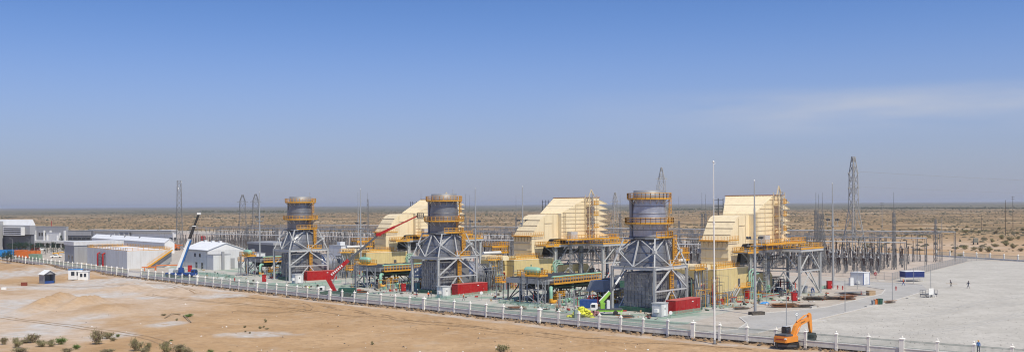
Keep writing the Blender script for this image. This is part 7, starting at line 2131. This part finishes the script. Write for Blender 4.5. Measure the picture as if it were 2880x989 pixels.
# dry branches and stones in the foreground sand
for i, (pts, lab) in enumerate(((((463, 894), (482, 886), (497, 882), (508, 886)), "dry branch lying bent in the left sand"), (((515, 887), (526, 897), (538, 910)), "dry branch pointing down right in the left sand"))):
    o = MB().path([GT(x, y) + Vector((0, 0, .12 + .3 * (j % 2))) for j, (x, y) in enumerate(pts)], .09, 5).build("dry_branch", twigm); tag(o, lab, "branch")
mb = MB(); r2 = random.Random(13)
for k in range(420):
    px, py = r2.uniform(-40, 2050), r2.uniform(0, 1) ** .8
    ylo = 760 + px * .105
    py = ylo + 18 + py * (1000 - ylo)
    p = G(px, py, LOW); d, _ = fence_dist(p.x, p.y)
    if d < 3: continue
    c = Vector((p.x, p.y, terrain_z(p.x, p.y))); sz = .05 + .22 * r2.random() ** 4
    vs = [c + Vector((r2.uniform(.6, 1.2) * sz * ux, r2.uniform(.6, 1.2) * sz * uy, r2.uniform(.5, 1.0) * sz * uz)) for ux, uy, uz in ((1, 0, 0), (-1, 0, 0), (0, 1, 0), (0, -1, 0), (0, 0, 1), (0, 0, -.5))]
    mb.add(vs, [(0, 2, 4), (2, 1, 4), (1, 3, 4), (3, 0, 4), (2, 0, 5), (1, 2, 5), (3, 1, 5), (0, 3, 5)], r2.choice((0, 1, 2)))
o = mb.build("stones", [MATS["clod"], MATS["broken_concrete"], white]); tag(o, "small stones and scraps scattered over the foreground sand", "stones", kind='stuff')
# tyre tracks pressed into the sand and the yard gravel
def track(pts, m, zf, w=.42, gauge=1.9, name="tyre_track"):
    P = [G(x, y, LOW if zf is None else 0) for x, y in pts]
    fine = []
    for i in range(len(P) - 1):
        a0, a1, a2, a3 = P[max(i - 1, 0)], P[i], P[i + 1], P[min(i + 2, len(P) - 1)]
        n = max(2, int((a2 - a1).length / 1.2))
        for k in range(n):
            u = k / n
            fine.append(.5 * ((2 * a1) + (a2 - a0) * u + (2 * a0 - 5 * a1 + 4 * a2 - a3) * u * u + (-a0 + 3 * a1 - 3 * a2 + a3) * u ** 3))
    mb = MB()
    for s in (-1, 1):
        row = []
        for i, p in enumerate(fine):
            d = (fine[min(i + 1, len(fine) - 1)] - fine[max(i - 1, 0)]).normalized(); nn = Vector((-d.y, d.x, 0))
            for e in (-w / 2, w / 2):
                q = p + nn * (s * gauge / 2 + e + .08 * noise.noise((p.x * .6, p.y * .6, 1.0))); row.append((q.x, q.y, (terrain_z(q.x, q.y) + .035) if zf is None else zf))
        n = len(fine); mb.add(row, [(2 * i, 2 * i + 1, 2 * i + 3, 2 * i + 2) for i in range(n - 1)])
    setting(mb.build(name, m))
rut = mat("rutted_sand", (0.335, 0.22, 0.122), .95, 0, .35, 1.2, bump=.8, bscale=3.0)
rutg = mat("rolled_gravel", (0.405, 0.385, 0.35), .95, 0, .2, 1.2)
for pts in ([(420, 830), (640, 852), (820, 868), (980, 888), (1150, 902), (1400, 925)], [(700, 836), (800, 848), (870, 864), (800, 876), (650, 872)], [(900, 858), (1040, 882), (1160, 906), (1340, 922), (1600, 950)], [(40, 800), (220, 806), (400, 796), (470, 800), (560, 822)], [(1500, 934), (1640, 950), (1800, 962), (1960, 972), (2120, 986)], [(0, 890), (120, 905), (300, 930), (420, 950), (520, 990)]):
    track(pts, rut, None, .34)
for pts in ([(2330, 905), (2480, 900), (2640, 880), (2760, 850), (2880, 830)], [(2300, 935), (2500, 940), (2700, 920), (2880, 880)], [(2560, 850), (2640, 860), (2760, 862), (2880, 850)]):
    track(pts, rutg, .0125, .5, 2.0)
# pebbles that give the gravel yard its grain
mb = MB(); r2 = random.Random(17)
for k in range(5200):
    p = G(r2.uniform(2150, 2960), 745 + 255 * r2.random() ** .7)
    if fence_dist(p.x, p.y)[0] > -3.5: continue
    w_ = p - S0
    if w_.dot(D1) > -9 - w_.dot(D2) * .02: continue
    q = G(2330, 893); e_ = (p - q).dot(Vector((math.sin(R(50.3)), -math.cos(R(50.3)), 0)))
    if e_ < 1.5: continue
    sz = .03 + .13 * r2.random() ** 3
    vs = [Vector((p.x, p.y, .01)) + Vector((r2.uniform(.6, 1.3) * sz * ux, r2.uniform(.6, 1.3) * sz * uy, r2.uniform(.5, 1.0) * sz * uz)) for ux, uy, uz in ((1, 0, 0), (-.5, .8, 0), (-.5, -.8, 0), (0, 0, 1))]
    mb.add(vs, [(0, 1, 3), (1, 2, 3), (2, 0, 3)], r2.choice((0, 1)))
o = mb.build("gravel_stones", [mat("pale_pebble", (.5, .47, .43), .9, 0, .3, 1.0), mat("dark_pebble", (.2, .18, .16), .9, 0, .3, 1.0)]); tag(o, "loose pebbles lying over the pale gravel yard", "gravel", kind='stuff')
# long pale sheds of a settlement on the far plain
for px, by, w in ((1655, 574.6, 46), (1900, 572.9, 60), (1960, 572.6, 40), (2560, 568.4, 50), (2760, 567.2, 90), (1390, 575.9, 30)):
    p = G(px, by, LOW); root = thing("distant_shed", "long pale shed on the horizon " + {1655: "left of the right stack", 1900: "just right of the right stack", 1960: "behind the white mast", 2560: "right of the tall pylon", 2760: "at the far right", 1390: "left of the second cream intake"}[px], "shed", p)
    w *= mpp(p); MB().box(-w / 2, w / 2, 0, 20, 0, 11).build("wall", wall_white, root); MB().box(-w / 2 - 1, w / 2 + 1, -1, 21, 11, 12).build("roof", roof_white, root)
# ---------------------------------------------------------------- haze: the dusty desert air
mb = MB(); mb.box(-46000, 46000, -46000, 46000, -12, 62)
hz = mb.build("haze", [])
hm = bpy.data.materials.new("dusty_air"); hm.use_nodes = True
t = hm.node_tree; t.nodes.clear()
ho_ = t.nodes.new("ShaderNodeOutputMaterial"); pv = t.nodes.new("ShaderNodeVolumePrincipled")
pv.inputs['Color'].default_value = (0.92, 0.94, 1.0, 1)
pv.inputs['Density'].default_value = HAZE
pv.inputs['Anisotropy'].default_value = 0.2
t.links.new(pv.outputs[0], ho_.inputs['Volume'])
hz.data.materials.append(hm)
tag(hz, "pale dusty desert haze over the whole plain", "haze", kind='stuff')
